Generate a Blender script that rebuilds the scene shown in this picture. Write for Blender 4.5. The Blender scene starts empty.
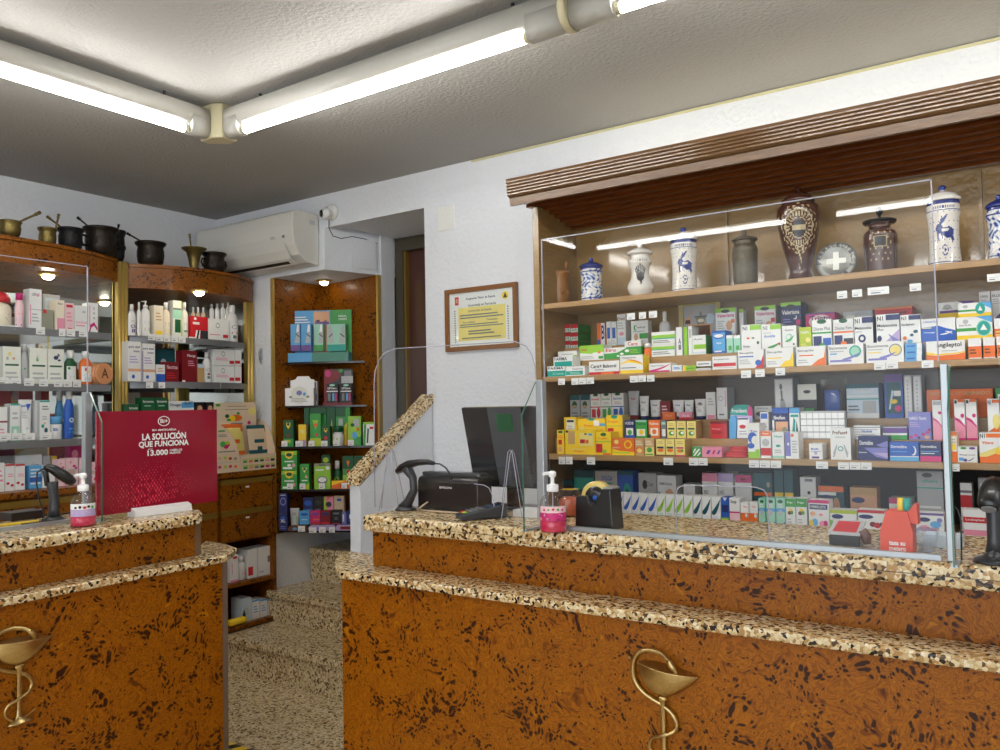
import bpy, math, random
from mathutils import Vector as V, Matrix
random.seed(7)
PI = math.pi
COL = bpy.context.scene.collection
H = 1.45
# ---------------------------------------------------------------- camera
F, YAW, PIT, ROL = 808.68, math.radians(34.5216), math.radians(2.1977), math.radians(-1.1066)
cy, sy, cp, sp, cr, sr = math.cos(YAW), math.sin(YAW), math.cos(PIT), math.sin(PIT), math.cos(ROL), math.sin(ROL)
W = V((-sy*cp, cy*cp, sp)); R0 = V((cy, sy, 0)); U0 = R0.cross(W)
R = cr*R0 + sr*U0; U = -sr*R0 + cr*U0
cam = bpy.data.objects.new('camera', bpy.data.cameras.new('camera'))
cam.matrix_world = Matrix(((R.x, U.x, -W.x, 0), (R.y, U.y, -W.y, 0), (R.z, U.z, -W.z, H), (0, 0, 0, 1)))
cam.data.sensor_width = 36; cam.data.lens = F/1000*36; cam.data.clip_start = .02
COL.objects.link(cam); bpy.context.scene.camera = cam

def hit(x, y, p, n):                       # where a sight line meets the plane (p, n)
    d = R*(x-500) + U*(375-y) + W*F; c = V((0, 0, H))
    return c + d*((V(p)-c).dot(V(n))/d.dot(V(n)))
def HY(x, y, v): return hit(x, y, (0, v, 0), (0, 1, 0))
def HX(x, y, v): return hit(x, y, (v, 0, 0), (1, 0, 0))
def HZ(x, y, v): return hit(x, y, (0, 0, v), (0, 0, 1))

# ---------------------------------------------------------------- materials
def lin(c): return tuple(((v/255)/12.92 if v/255 <= .04045 else ((v/255+.055)/1.055)**2.4) for v in c)
MATS = {}
def newmat(name):
    m = bpy.data.materials.new(name); m.use_nodes = True
    nt = m.node_tree; return m, nt, nt.nodes['Principled BSDF']
def setin(b, **k):
    for a, v in k.items(): b.inputs[a.replace('_', ' ')].default_value = v
PAL = dict(w=(238,238,236), W=(250,250,250), cr=(240,228,205), pk=(236,150,175), mg=(206,40,120), re=(205,35,45), dr=(130,18,30), or_=(238,115,40),
 ye=(250,212,40), ly=(240,222,130), gr=(60,160,70), lg=(150,205,60), dg=(20,90,50), te=(25,165,150), dt=(15,85,95), bl=(40,95,190), lb=(90,170,225),
 nv=(35,45,105), pu=(110,75,150), lp=(190,170,215), bk=(25,25,28), g1=(120,122,125), g2=(185,187,188), tan=(205,165,110), br=(110,65,35), mint=(160,215,190),
 wb=(205,222,235), lime=(185,205,50), fl=(225,170,130), kh=(150,150,130), bz=(218,195,165), dk=(50,52,58), lpk=(245,205,210), vi=(130,130,200), gy=(235,236,225))
def C(k):
    key = 'C_'+k
    if key in MATS: return MATS[key]
    m, nt, b = newmat('print_'+k); c = lin(PAL[k])
    n = nt.nodes.new('ShaderNodeTexNoise'); n.inputs['Scale'].default_value = 60
    mx = nt.nodes.new('ShaderNodeMix'); mx.data_type = 'RGBA'
    mx.inputs['A'].default_value = (*[v*.94 for v in c], 1); mx.inputs['B'].default_value = (*[min(1, v*1.04) for v in c], 1)
    nt.links.new(n.outputs['Fac'], mx.inputs['Factor']); nt.links.new(mx.outputs['Result'], b.inputs['Base Color'])
    setin(b, Roughness=.42); MATS[key] = m; return m
def plain(name, rgb, rough=.5, metal=0, bump=0, bscale=60, var=.06, coat=0, **k):
    if name in MATS: return MATS[name]
    m, nt, b = newmat(name); c = lin(rgb)
    tc = nt.nodes.new('ShaderNodeTexCoord')
    n = nt.nodes.new('ShaderNodeTexNoise'); n.inputs['Scale'].default_value = bscale; n.inputs['Detail'].default_value = 4
    nt.links.new(tc.outputs['Object'], n.inputs['Vector'])
    mx = nt.nodes.new('ShaderNodeMix'); mx.data_type = 'RGBA'
    mx.inputs['A'].default_value = (*[v*(1-var) for v in c], 1); mx.inputs['B'].default_value = (*[min(1, v*(1+var)) for v in c], 1)
    nt.links.new(n.outputs['Fac'], mx.inputs['Factor']); nt.links.new(mx.outputs['Result'], b.inputs['Base Color'])
    setin(b, Roughness=rough, Metallic=metal, **k)
    if coat: b.inputs['Coat Weight'].default_value = coat; b.inputs['Coat Roughness'].default_value = .08
    if bump:
        bp = nt.nodes.new('ShaderNodeBump'); bp.inputs['Strength'].default_value = min(bump, 1); bp.inputs['Distance'].default_value = .0055 if name in ('wall_paint', 'ceiling_plaster') else .004
        nt.links.new(n.outputs['Fac'], bp.inputs['Height']); nt.links.new(bp.outputs['Normal'], b.inputs['Normal'])
    MATS[name] = m; return m
def ramp(nt, stops):
    r = nt.nodes.new('ShaderNodeValToRGB'); e = r.color_ramp.elements
    while len(e) > 1: e.remove(e[-1])
    e[0].position = stops[0][0]; e[0].color = (*lin(stops[0][1]), 1)
    for p, c in stops[1:]:
        x = e.new(p); x.color = (*lin(c), 1)
    return r
def burl(name='burl_veneer', dark=1.0):
    m, nt, b = newmat(name); L = nt.links.new; N = nt.nodes.new
    tc = N('ShaderNodeTexCoord'); geo = N('ShaderNodeNewGeometry')
    big = N('ShaderNodeTexNoise'); big.inputs['Scale'].default_value = 7; big.inputs['Detail'].default_value = 3
    L(geo.outputs['Position'], big.inputs['Vector'])
    sc = N('ShaderNodeVectorMath'); sc.operation = 'MULTIPLY_ADD'; L(big.outputs['Color'], sc.inputs[0]); sc.inputs[1].default_value = (.14, .14, .14)
    L(geo.outputs['Position'], sc.inputs[2])
    n1 = N('ShaderNodeTexNoise'); n1.inputs['Scale'].default_value = 24; n1.inputs['Detail'].default_value = 6; n1.inputs['Distortion'].default_value = 1.6
    L(sc.outputs[0], n1.inputs['Vector'])
    r1 = ramp(nt, [(.26, (86, 42, 8)), (.36, (124, 66, 14)), (.45, (164, 98, 26)), (.50, (124, 68, 14)), (.56, (168, 102, 30)), (.63, (132, 74, 18)), (.72, (182, 118, 44)), (.85, (146, 86, 24))])
    L(n1.outputs['Fac'], r1.inputs['Fac'])
    vo = N('ShaderNodeTexVoronoi'); vo.inputs['Scale'].default_value = 64; L(sc.outputs[0], vo.inputs['Vector'])
    n2 = N('ShaderNodeTexNoise'); n2.inputs['Scale'].default_value = 14; n2.inputs['Detail'].default_value = 3; L(sc.outputs[0], n2.inputs['Vector'])
    mk = N('ShaderNodeMapRange'); mk.inputs['From Min'].default_value = .40; mk.inputs['From Max'].default_value = .62; mk.inputs['To Min'].default_value = .06; mk.inputs['To Max'].default_value = .48
    L(n2.outputs['Fac'], mk.inputs['Value'])
    lt = N('ShaderNodeMath'); lt.operation = 'SUBTRACT'; L(mk.outputs['Result'], lt.inputs[0]); L(vo.outputs['Distance'], lt.inputs[1])
    st = N('ShaderNodeMapRange'); st.inputs['From Min'].default_value = -.06; st.inputs['From Max'].default_value = .10; L(lt.outputs[0], st.inputs['Value'])
    mx = N('ShaderNodeMix'); mx.data_type = 'RGBA'; L(st.outputs['Result'], mx.inputs['Factor']); L(r1.outputs['Color'], mx.inputs['A'])
    mx.inputs['B'].default_value = (*lin((52, 20, 5)), 1)
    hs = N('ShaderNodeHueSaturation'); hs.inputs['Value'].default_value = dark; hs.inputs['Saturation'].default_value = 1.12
    L(mx.outputs['Result'], hs.inputs['Color']); L(hs.outputs['Color'], b.inputs['Base Color'])
    setin(b, Roughness=.42); b.inputs['Specular IOR Level'].default_value = .3; b.inputs['Coat Weight'].default_value = .10; b.inputs['Coat Roughness'].default_value = .12
    return m
def granite(name, scale, aspect=(1, 1, 1), tone=0):
    m, nt, b = newmat(name); L = nt.links.new; N = nt.nodes.new
    geo = N('ShaderNodeNewGeometry'); mp = N('ShaderNodeMapping'); mp.inputs['Scale'].default_value = aspect
    L(geo.outputs['Position'], mp.inputs['Vector'])
    nz = N('ShaderNodeTexNoise'); nz.inputs['Scale'].default_value = scale*.6; L(mp.outputs['Vector'], nz.inputs['Vector'])
    ad = N('ShaderNodeVectorMath'); ad.operation = 'MULTIPLY_ADD'; L(nz.outputs['Color'], ad.inputs[0]); ad.inputs[1].default_value = (.9/scale,)*3; L(mp.outputs['Vector'], ad.inputs[2])
    vo = N('ShaderNodeTexVoronoi'); vo.inputs['Scale'].default_value = scale; L(ad.outputs[0], vo.inputs['Vector'])
    sep = N('ShaderNodeSeparateColor'); L(vo.outputs['Color'], sep.inputs['Color'])
    if tone: st = [(0, (84, 64, 44)), (.14, (150, 124, 86)), (.3, (206, 182, 138)), (.5, (228, 208, 166)), (.72, (238, 222, 186)), (.9, (204, 178, 130))]
    else: st = [(0, (30, 22, 16)), (.10, (96, 70, 40)), (.20, (178, 142, 90)), (.40, (208, 182, 134)), (.62, (226, 206, 164)), (.84, (236, 222, 190)), (.93, (184, 140, 84))]
    r = ramp(nt, st); r.color_ramp.interpolation = 'CONSTANT' if not tone else 'LINEAR'
    L(sep.outputs[0], r.inputs['Fac'])
    n3 = N('ShaderNodeTexNoise'); n3.inputs['Scale'].default_value = scale*2.5; L(geo.outputs['Position'], n3.inputs['Vector'])
    mx = N('ShaderNodeMix'); mx.data_type = 'RGBA'; mx.blend_type = 'OVERLAY'; mx.inputs['Factor'].default_value = .5
    L(r.outputs['Color'], mx.inputs['A']); L(n3.outputs['Fac'], mx.inputs['B']); L(mx.outputs['Result'], b.inputs['Base Color'])
    setin(b, Roughness=.22); return m
def glass(name, tint=(1, 1, 1), refl=1.0, rough=0.0):
    m, nt, b = newmat(name); L = nt.links.new; N = nt.nodes.new; nt.nodes.remove(b)
    t = N('ShaderNodeBsdfTransparent'); t.inputs['Color'].default_value = (*tint, 1)
    g = N('ShaderNodeBsdfGlossy'); g.inputs['Roughness'].default_value = rough
    ge = N('ShaderNodeNewGeometry'); dt = N('ShaderNodeVectorMath'); dt.operation = 'DOT_PRODUCT'; L(ge.outputs['Normal'], dt.inputs[0]); L(ge.outputs['Incoming'], dt.inputs[1])
    def mt(op, a, b=None):
        q = N('ShaderNodeMath'); q.operation = op
        for i, x in enumerate((a, b)):
            if x is None: continue
            if isinstance(x, (int, float)): q.inputs[i].default_value = x
            else: L(x, q.inputs[i])
        return q.outputs[0]
    po = mt('POWER', mt('SUBTRACT', 1.0, mt('ABSOLUTE', dt.outputs['Value'])), 5.0)
    mu = N('ShaderNodeMath'); mu.operation = 'MULTIPLY'; mu.inputs[1].default_value = refl; L(mt('ADD', mt('MULTIPLY', po, .9), .06), mu.inputs[0])
    mx = N('ShaderNodeMixShader'); L(mu.outputs[0], mx.inputs['Fac']); L(t.outputs[0], mx.inputs[1]); L(g.outputs[0], mx.inputs[2])
    L(mx.outputs[0], nt.nodes['Material Output'].inputs['Surface']); return m
def emit(name, rgb, s):
    m, nt, b = newmat(name); setin(b, Emission_Color=(*rgb, 1), Emission_Strength=s, Base_Color=(*rgb, 1)); return m
def wood(name, c1, c2, scale=(1, 8, 8), rough=.3, bump=.0, coat=.3, grain=14):
    m, nt, b = newmat(name); L = nt.links.new; N = nt.nodes.new
    geo = N('ShaderNodeNewGeometry'); mp = N('ShaderNodeMapping'); mp.inputs['Scale'].default_value = scale; L(geo.outputs['Position'], mp.inputs['Vector'])
    n = N('ShaderNodeTexNoise'); n.inputs['Scale'].default_value = grain; n.inputs['Detail'].default_value = 5; L(mp.outputs['Vector'], n.inputs['Vector'])
    r = ramp(nt, [(.3, c1), (.7, c2)]); L(n.outputs['Fac'], r.inputs['Fac']); L(r.outputs['Color'], b.inputs['Base Color'])
    setin(b, Roughness=rough); b.inputs['Coat Weight'].default_value = coat; b.inputs['Coat Roughness'].default_value = .12
    if bump:
        n2 = N('ShaderNodeTexNoise'); n2.inputs['Scale'].default_value = 90; L(geo.outputs['Position'], n2.inputs['Vector'])
        bp = N('ShaderNodeBump'); bp.inputs['Strength'].default_value = bump; bp.inputs['Distance'].default_value = .003
        L(n2.outputs['Fac'], bp.inputs['Height']); L(bp.outputs['Normal'], b.inputs['Normal']); L(bp.outputs['Normal'], b.inputs['Coat Normal'])
    return m
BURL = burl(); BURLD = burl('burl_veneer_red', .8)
GRAN = granite('granite_counter', 125); GRANS = granite('granite_stairs', 105, (1, 1, 1), 1)
GLASS = glass('clear_glass', (.985, .995, .99), .45); ACRY = glass('acrylic', (.985, .985, .99), .8)
GEDGE = plain('glass_edge_green', (60, 110, 92), .2, 0, coat=.5); AEDGE = plain('acrylic_edge', (175, 175, 190), .15, 0, coat=.5)
MIRROR = plain('mirror', (225, 228, 225), .03, 1.0, var=0)
GOLD = plain('gold_anodised', (222, 190, 108), .36, .6, var=.03); BRASS = plain('aged_brass', (196, 170, 116), .30, 1.0, bump=.12, bscale=140, var=.25)
GOLDD = plain('olive_gold_strip', (138, 108, 40), .35, .35)
BRONZE = plain('dark_bronze', (46, 40, 34), .42, .75, bump=.5, bscale=90, var=.4); BRONZE2 = plain('olive_bronze', (120, 104, 60), .4, .85, bump=.5, bscale=90, var=.4)
IRON = plain('black_iron', (26, 26, 28), .5, .5, bump=.5, bscale=100, var=.3)
WALL = plain('wall_paint', (226, 229, 234), .7, bump=1.0, bscale=48, var=.03)
CEIL = plain('ceiling_plaster', (166, 164, 160), .8, bump=1.0, bscale=62, var=.05)
WHITE = plain('white_plastic', (232, 232, 228), .35, coat=.2); ACW = plain('aircon_plastic', (222, 220, 212), .3, coat=.25, var=.01); BLACK = plain('black_plastic', (18, 18, 20), .28, coat=.3)
DGREY = plain('dark_grey_plastic', (52, 54, 58), .35, coat=.2); ALU = plain('aluminium', (178, 184, 188), .32, .55); STEEL = plain('shelf_edge_grey', (128, 130, 134), .3, .4)
CAB = wood('tan_laminate', (138, 110, 68), (154, 125, 80), (1, 1, 6), .28, .35, .6); SHELFW = wood('shelf_oak', (158, 122, 76), (178, 142, 94), (1, 10, 10), .4)
SLAT = wood('slatted_mahogany', (84, 38, 10), (128, 68, 20), (1, 14, 14), .35, 0, .25); BEAMW = wood('moulded_beam_wood', (92, 64, 38), (116, 84, 50), (1, 14, 14), .3, .25, .5)
SMOKE = plain('smoked_panel', (34, 36, 40), .15, coat=.6); DOORM = plain('door_red_brown', (74, 34, 24), .3, coat=.4); FRAMEM = plain('door_frame_metal', (92, 86, 72), .35, .5)
PINKGEL = glass('pink_gel', (.95, .12, .3), .6); CLEARP = glass('clear_plastic', (.93, .93, .94), 1.2); 
SHADEIN = plain('shaded_inside', (30, 20, 15), .6)  # near-black brown standing for shade inside the cabinet and between slats

# ---------------------------------------------------------------- mesh building
class MB:
    def __init__(s): s.v = []; s.f = []; s.m = []; s.sm = []; s.mats = []
    def mi(s, m):
        if m not in s.mats: s.mats.append(m)
        return s.mats.index(m)
    def face(s, pts, m, sm=False):
        b = len(s.v); s.v += [V(p) for p in pts]; s.f.append(tuple(range(b, b+len(pts)))); s.m.append(s.mi(m)); s.sm.append(sm)
    def faces(s, vs, fs, m, sm=False):
        b = len(s.v); s.v += [V(p) for p in vs]
        k = s.mi(m) if not isinstance(m, list) else None
        for i, f in enumerate(fs):
            s.f.append(tuple(b+j for j in f)); s.m.append(k if k is not None else s.mi(m[i])); s.sm.append(sm)
        return s
    def obox(s, o, a, b, c, m):          # corner + three edge vectors
        o, a, b, c = V(o), V(a), V(b), V(c)
        vs = [o, o+a, o+a+b, o+b, o+c, o+a+c, o+a+b+c, o+b+c]
        fs = [(0, 3, 2, 1), (4, 5, 6, 7), (0, 1, 5, 4), (1, 2, 6, 5), (2, 3, 7, 6), (3, 0, 4, 7)]
        if a.cross(b).dot(c) < 0: fs = [f[::-1] for f in fs]
        return s.faces(vs, fs, m)
    def box(s, x0, x1, y0, y1, z0, z1, m): return s.obox((x0, y0, z0), (x1-x0, 0, 0), (0, y1-y0, 0), (0, 0, z1-z0), m)
    def prism(s, pts, ex, m, sm=False):  # planar outline swept along ex
        pts = [V(p) for p in pts]; ex = V(ex); n = len(pts)
        nrm = V((0, 0, 0))
        for i in range(n): nrm += pts[i].cross(pts[(i+1) % n])
        if nrm.dot(ex) > 0: pts = pts[::-1]
        vs = pts+[p+ex for p in pts]
        b = len(s.v); s.v += vs; k = s.mi(m)
        for f in [tuple(range(n)), tuple(range(2*n-1, n-1, -1))]: s.f.append(tuple(b+j for j in f)); s.m.append(k); s.sm.append(False)
        for i in range(n):
            j = (i+1) % n; s.f.append((b+i, b+n+i, b+n+j, b+j)); s.m.append(k); s.sm.append(sm)
        return s
    def lathe(s, c, prof, m, seg=32, ax=(0, 0, 1), squash=1, fn=None, ref=None):
        c = V(c); ax = V(ax).normalized(); e1 = ax.orthogonal().normalized() if ref is None else V(ref).normalized(); e2 = ax.cross(e1)
        vs = []; fs = []; ms = []
        for (r, z) in prof:
            for i in range(seg):
                a = 2*PI*i/seg; vs.append(c + ax*z + e1*(max(r, 1e-5)*math.cos(a)) + e2*(max(r, 1e-5)*math.sin(a)*squash))
        for k in range(len(prof)-1):
            for i in range(seg):
                j = (i+1) % seg; fs.append((k*seg+i, k*seg+j, (k+1)*seg+j, (k+1)*seg+i))
                ms.append(fn((i+.5)/seg, (k+.5)/(len(prof)-1)) if fn else m)
        n = len(prof)-1
        s.faces(vs, fs, ms, True)
        b = len(s.v)-len(vs)
        s.f.append(tuple(b+i for i in range(seg-1, -1, -1))); s.m.append(s.mi(m)); s.sm.append(False)
        s.f.append(tuple(b+n*seg+i for i in range(seg))); s.m.append(s.mi(m)); s.sm.append(False)
        return s
    def tube(s, pts, r, m, seg=10, flat=1, up=None):
        pts = [V(p) for p in pts]; n = len(pts); vs = []; fs = []; rs = r if isinstance(r, (list, tuple)) else [r]*n
        pe = None
        for i, p in enumerate(pts):
            t = (pts[min(i+1, n-1)]-pts[max(i-1, 0)]).normalized()
            e1 = (V(up) if up else (pe if pe else t.orthogonal())); e1 = (e1 - t*e1.dot(t))
            e1 = e1.normalized() if e1.length > 1e-4 else t.orthogonal().normalized(); pe = e1; e2 = t.cross(e1)
            for k in range(seg):
                a = 2*PI*k/seg; vs.append(p + e1*rs[i]*flat*math.cos(a) + e2*rs[i]*math.sin(a))
        for i in range(n-1):
            for k in range(seg):
                l = (k+1) % seg; fs.append((i*seg+k, i*seg+l, (i+1)*seg+l, (i+1)*seg+k))
        b = len(s.v); s.faces(vs, fs, m, True)
        s.f.append(tuple(b+i for i in range(seg-1, -1, -1))); s.m.append(s.mi(m)); s.sm.append(False)
        s.f.append(tuple(b+(n-1)*seg+i for i in range(seg))); s.m.append(s.mi(m)); s.sm.append(False)
        return s
    def build(s, name, parent=None, loc=None, bevel=0, bseg=2):
        if loc is None:
            if parent is not None: loc = parent.location
            else:
                xs = [p.x for p in s.v]; ys = [p.y for p in s.v]; zs = [p.z for p in s.v]
                loc = V(((min(xs)+max(xs))/2, (min(ys)+max(ys))/2, min(zs)))
        loc = V(loc); pl = V((0, 0, 0))
        if parent is not None:
            q = parent
            while q is not None: pl = pl + q.location; q = q.parent
        base = loc if parent is None else pl
        me = bpy.data.meshes.new(name); me.from_pydata([tuple(p-base) for p in s.v], [], s.f)
        for m in s.mats: me.materials.append(m)
        me.polygons.foreach_set('material_index', s.m); me.polygons.foreach_set('use_smooth', s.sm); me.update()
        o = bpy.data.objects.new(name, me); COL.objects.link(o)
        if parent is None: o.location = loc
        else: o.parent = parent
        if bevel:
            bv = o.modifiers.new('bevel', 'BEVEL'); bv.width = bevel; bv.segments = bseg; bv.limit_method = 'ANGLE'
        return o
LABELS = {}
def tag(o, label, cat, group=None):
    o['label'] = label; o['category'] = cat
    if group: o['group'] = group
    LABELS.setdefault(label, []).append(o.name); return o
def struct(o, label=None):
    o['kind'] = 'structure'
    if label: o['label'] = label
    return o
def empty(name, loc, label, cat, group=None):
    o = bpy.data.objects.new(name, None); o.empty_display_size = .02; o.location = V(loc); COL.objects.link(o)
    return tag(o, label, cat, group)

TXT = {}
def text_mesh(s, bold=.02):
    if (s, bold) in TXT: return TXT[(s, bold)]
    cu = bpy.data.curves.new('t', 'FONT'); cu.body = s; cu.resolution_u = 2; cu.offset = bold; cu.space_line = .9; cu.align_x = 'CENTER'
    o = bpy.data.objects.new('t', cu); COL.objects.link(o)
    dg = bpy.context.evaluated_depsgraph_get(); me = bpy.data.meshes.new_from_object(o.evaluated_get(dg))
    vs = [v.co.copy() for v in me.vertices]; fs = [tuple(p.vertices) for p in me.polygons]
    bpy.data.objects.remove(o); bpy.data.curves.remove(cu); bpy.data.meshes.remove(me)
    if not vs: return None
    x0, x1 = min(v.x for v in vs), max(v.x for v in vs); y0, y1 = min(v.y for v in vs), max(v.y for v in vs)
    r = ([((v.x-x0)/(x1-x0), (v.y-y0)/(y1-y0)) for v in vs], fs, (x1-x0)/(y1-y0)); TXT[(s, bold)] = r; return r
def decorate(mb, P, decos, bold=.02):
    """P(u, v, layer) -> point on the printed face; decos is a ;-separated list"""
    for k, d in enumerate(q.strip() for q in decos.split(';')):
        if not d: continue
        a = d.split(); t = a[0]; L = k+1
        if t == 'r':
            u0, v0, u1, v1 = map(float, a[1:5]); mb.face([P(u0, v0, L), P(u1, v0, L), P(u1, v1, L), P(u0, v1, L)], C(a[5]))
        elif t == 'p':
            q = list(map(float, a[2:])); mb.face([P(q[i], q[i+1], L) for i in range(0, len(q), 2)], C(a[1]))
        elif t == 'c':
            u, v, ru, rv = map(float, a[1:5]); mb.face([P(u+ru*math.cos(i*PI/8), v+rv*math.sin(i*PI/8), L) for i in range(16)], C(a[5]))
        elif t == 'l':
            u0, v0, u1, v1 = map(float, a[1:5]); n = int(a[5])
            for i in range(n):
                v = v0+(v1-v0)*(i+.5)/n; h = (v1-v0)/n*.22; ue = u1-(u1-u0)*.25*((i*7) % 3)/2
                mb.face([P(u0, v-h, L), P(ue, v-h, L), P(ue, v+h, L), P(u0, v+h, L)], C(a[6]))
        elif t == 't':
            tm = text_mesh(a[1].replace('_', ' '), bold); u0, v0, u1, v1 = map(float, a[2:6])
            if tm: mb.faces([P(u0+(u1-u0)*x, v0+(v1-v0)*y, L) for x, y in tm[0]], tm[1], C(a[6]))
        elif t == 's':      # swoosh: curved sliver
            u0, v0, u1, v1, th = map(float, a[1:6]); up = []; lo = []
            for i in range(9):
                q = i/8; uu = u0+(u1-u0)*q; vv = v0+(v1-v0)*q**2; w = th*math.sin(PI*min(1, q*.95+.05))**.7
                up.append(P(uu, vv+w/2, L)); lo.append(P(uu, vv-w/2, L))
            mb.face(lo+up[::-1], C(a[6]))
class Fr:
    """a vertical display plane: a point on it, the way it faces, the height things stand at"""
    def __init__(s, p, n, z, depth=.07): s.p = V(p); s.n = V(n).normalized(); s.r = V((0, 0, 1)).cross(s.n); s.z = z; s.d = depth
    def rect(s, x0, y0, x1, y1):
        xm = (x0+x1)/2; ym = (y0+(y1 if y1 else y0+15))/2
        a = hit(x0, ym, s.p, s.n); b = hit(x1, ym, s.p, s.n); zt = hit(xm, y0, s.p, s.n).z
        zb = hit(xm, y1, s.p, s.n).z if y1 else s.z
        a = V((a.x, a.y, zb)); b = V((b.x, b.y, zb)); return a, b, zb, zt
def carton(fr, x0, y0, x1, y1=None, col='w', deco='', side=None, depth=None, label='', cat='medicine box', name='medicine_box', group=None, tilt=0):
    a, b, zb, zt = fr.rect(x0, y0, x1, y1); w = (b-a).length; h = zt-zb; d = depth or fr.d
    g = .0006; a = a+fr.r*g; b = b-fr.r*g; w -= 2*g; zt -= .0005
    mb = MB(); r = fr.r; up = V((0, 0, 1)); n = fr.n
    mb.obox(a, r*w, -n*d, up*(zt-zb), C(side or col))
    mb.face([a+n*.0002, a+r*w+n*.0002, a+r*w+up*(h-.0005)+n*.0002, a+up*(h-.0005)+n*.0002], C(col))
    if deco: decorate(mb, lambda u, v, L: a + r*(u*w) + up*(v*(h-.0005)) + n*(.0002+.00018*L), deco)
    c = a + r*(w/2) - n*(d/2)
    o = mb.build(name, loc=c)
    return tag(o, label, cat, group)
def gen(col2='g1', acc='bl'):
    return f'l .1 .12 .9 .5 4 g2;r .08 .68 .75 .82 {acc}'

# ================================================================ ROOM
YB = 3.276; ZC = 2.70
XL = -4.481; XR = 1.9; YF = -1.6
def sbox(name, label=None, *a):
    return struct(MB().box(*a).build(name), label)
sbox('floor', 'speckled brown granite floor', XL, XR, YF, 4.4, -.1, 0, GRANS)
sbox('ceiling', 'rough grey plaster ceiling', XL-.1, XR+.1, YF, 4.5, ZC, ZC+.1, CEIL)
sbox('wall_left', 'bluish white side wall behind the display cabinets', XL-.1, XL, YF, YB+1.2, 0, ZC, WALL)
sbox('wall_right', None, XR, XR+.1, YF, YB+.1, 0, ZC, WALL)
for k, a in enumerate([(XL, -3.948, YB, YB+1.0, 0, ZC), (-3.472, -2.72, YB, YB+.1, 2.505, ZC), (-3.948, -3.36, 3.95, 4.1, 0, ZC), (-3.40, -3.362, 3.635, 3.75, .565, 2.505), (-4.05, -3.949, YB+.2, 4.1, 0, ZC), (-3.372, -2.62, YB+.1, 4.1, 2.505, ZC), (-2.72, XR, YB, YB+.12, 0, ZC), (-2.72, -2.6, YB+.12, 4.1, 0, 2.505), (-3.36, -2.72, 3.87, 4.1, .56, 2.505)]):
    struct(MB().box(*a, WALL).build('wall_back'), 'white textured back wall beside the stair recess' if k == 0 else None)
mb = MB(); mb.prism([(-3.948, YB, 2.262), (-3.472, YB, 2.262), (-3.377, 3.616, 2.262), (-3.377, 3.95, 2.262), (-3.948, 3.95, 2.262)], (0, 0, ZC-2.262), WALL); struct(mb.build('wall_bulkhead'), 'white boxed bulkhead above the corner niche')
# shop front behind the viewer: a wall with a wide window
for a in ((XL, -2.0, 0, ZC), (1.4, XR, 0, ZC), (-2.0, 1.4, 0, .35), (-2.0, 1.4, 2.45, ZC)):
    struct(MB().box(a[0], a[1], YF-.1, YF, a[2], a[3], WALL).build('wall_front'))
# thin cable trim along the ceiling joint
mb = MB(); mb.box(-2.4, XR, YB-.008, YB, ZC-.012, ZC-.004, plain('trim_yellow', (205, 198, 150), .6)); struct(mb.build('trim_1'), 'thin yellowish wire along the ceiling joint')

# door at the top of the stairs
mb = MB(); mb.box(-3.34, -2.725, 3.80, 3.85, .56, 2.44, DOORM); d = struct(mb.build('door_1'), 'red-brown door at the top of the stairs')
mb = MB()
mb.box(-3.36, -3.30, 3.76, 3.86, .56, 2.5, FRAMEM); mb.box(-3.3, -2.725, 3.76, 3.86, 2.42, 2.5, FRAMEM); mb.box(-3.30, -3.285, 3.77, 3.80, .56, 2.42, GOLDD)
mb.build('door_frame', d)

# ---------------------------------------------------------------- stairs
st = empty('granite_staircase', (-3.3, 3.4, 0), 'speckled granite staircase between the two counters', 'staircase')
XS0, XS1 = -3.885, -2.752
for k, (yy, z0, z1, ye) in enumerate(((2.90, 0, .2, 3.24), (3.235, .2, .375, 3.56), (3.56, .375, .583, 3.94))):
    mb = MB()
    mb.box(XS0 if k == 0 else -3.94 if k == 1 else -3.93, -2.752, yy, ye, z0 if k else 0.001, z1-.04, GRANS)
    mb.build('step', st)
    mb = MB(); mb.box(XS0 if k == 0 else -3.94 if k == 1 else -3.93, -2.752, yy-.02, ye, z1-.04, z1, GRANS); mb.build('tread', st, bevel=.006)
# parapet
pp = empty('stair_parapet', (-2.64, 2.98, 0), 'white stair side wall with sloping granite cap', 'wall')
x0, x1 = -2.748, -2.682; yn = 2.735
a = HX(433, 393, x1); b = HX(360, 473, x1)
sl = (a.z-b.z)/(a.y-b.y); zt0 = b.z+sl*(yn-.012-b.y); zt1 = b.z+sl*(3.274-b.y); th = .052
mb = MB(); mb.prism([(x1, yn, 0), (x1, 3.27, 0), (x1, 3.27, zt1-th), (x1, yn, zt0-th)], (x0-x1, 0, 0), WALL); mb.build('side_wall', pp)
mb = MB(); mb.prism([(x1+.008, yn-.015, zt0-th), (x1+.008, 3.274, zt1-th), (x1+.008, 3.274, zt1), (x1+.008, yn-.015, zt0)], (-.082, 0, 0), GRAN); mb.build('granite_cap', pp, bevel=.004)

# ================================================================ LEFT BASE CABINET
XB = -3.90
bc = empty('base_cabinet', (-4.19, 2.1, 0), 'long burl veneer base cabinet with gold strips along left wall', 'cabinet')
mb = MB()
Y0, Y1 = .9, 3.262
mb.box(XL+.004, XB-.02, Y0, 2.86, .06, 1.07, BURLD)
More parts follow.
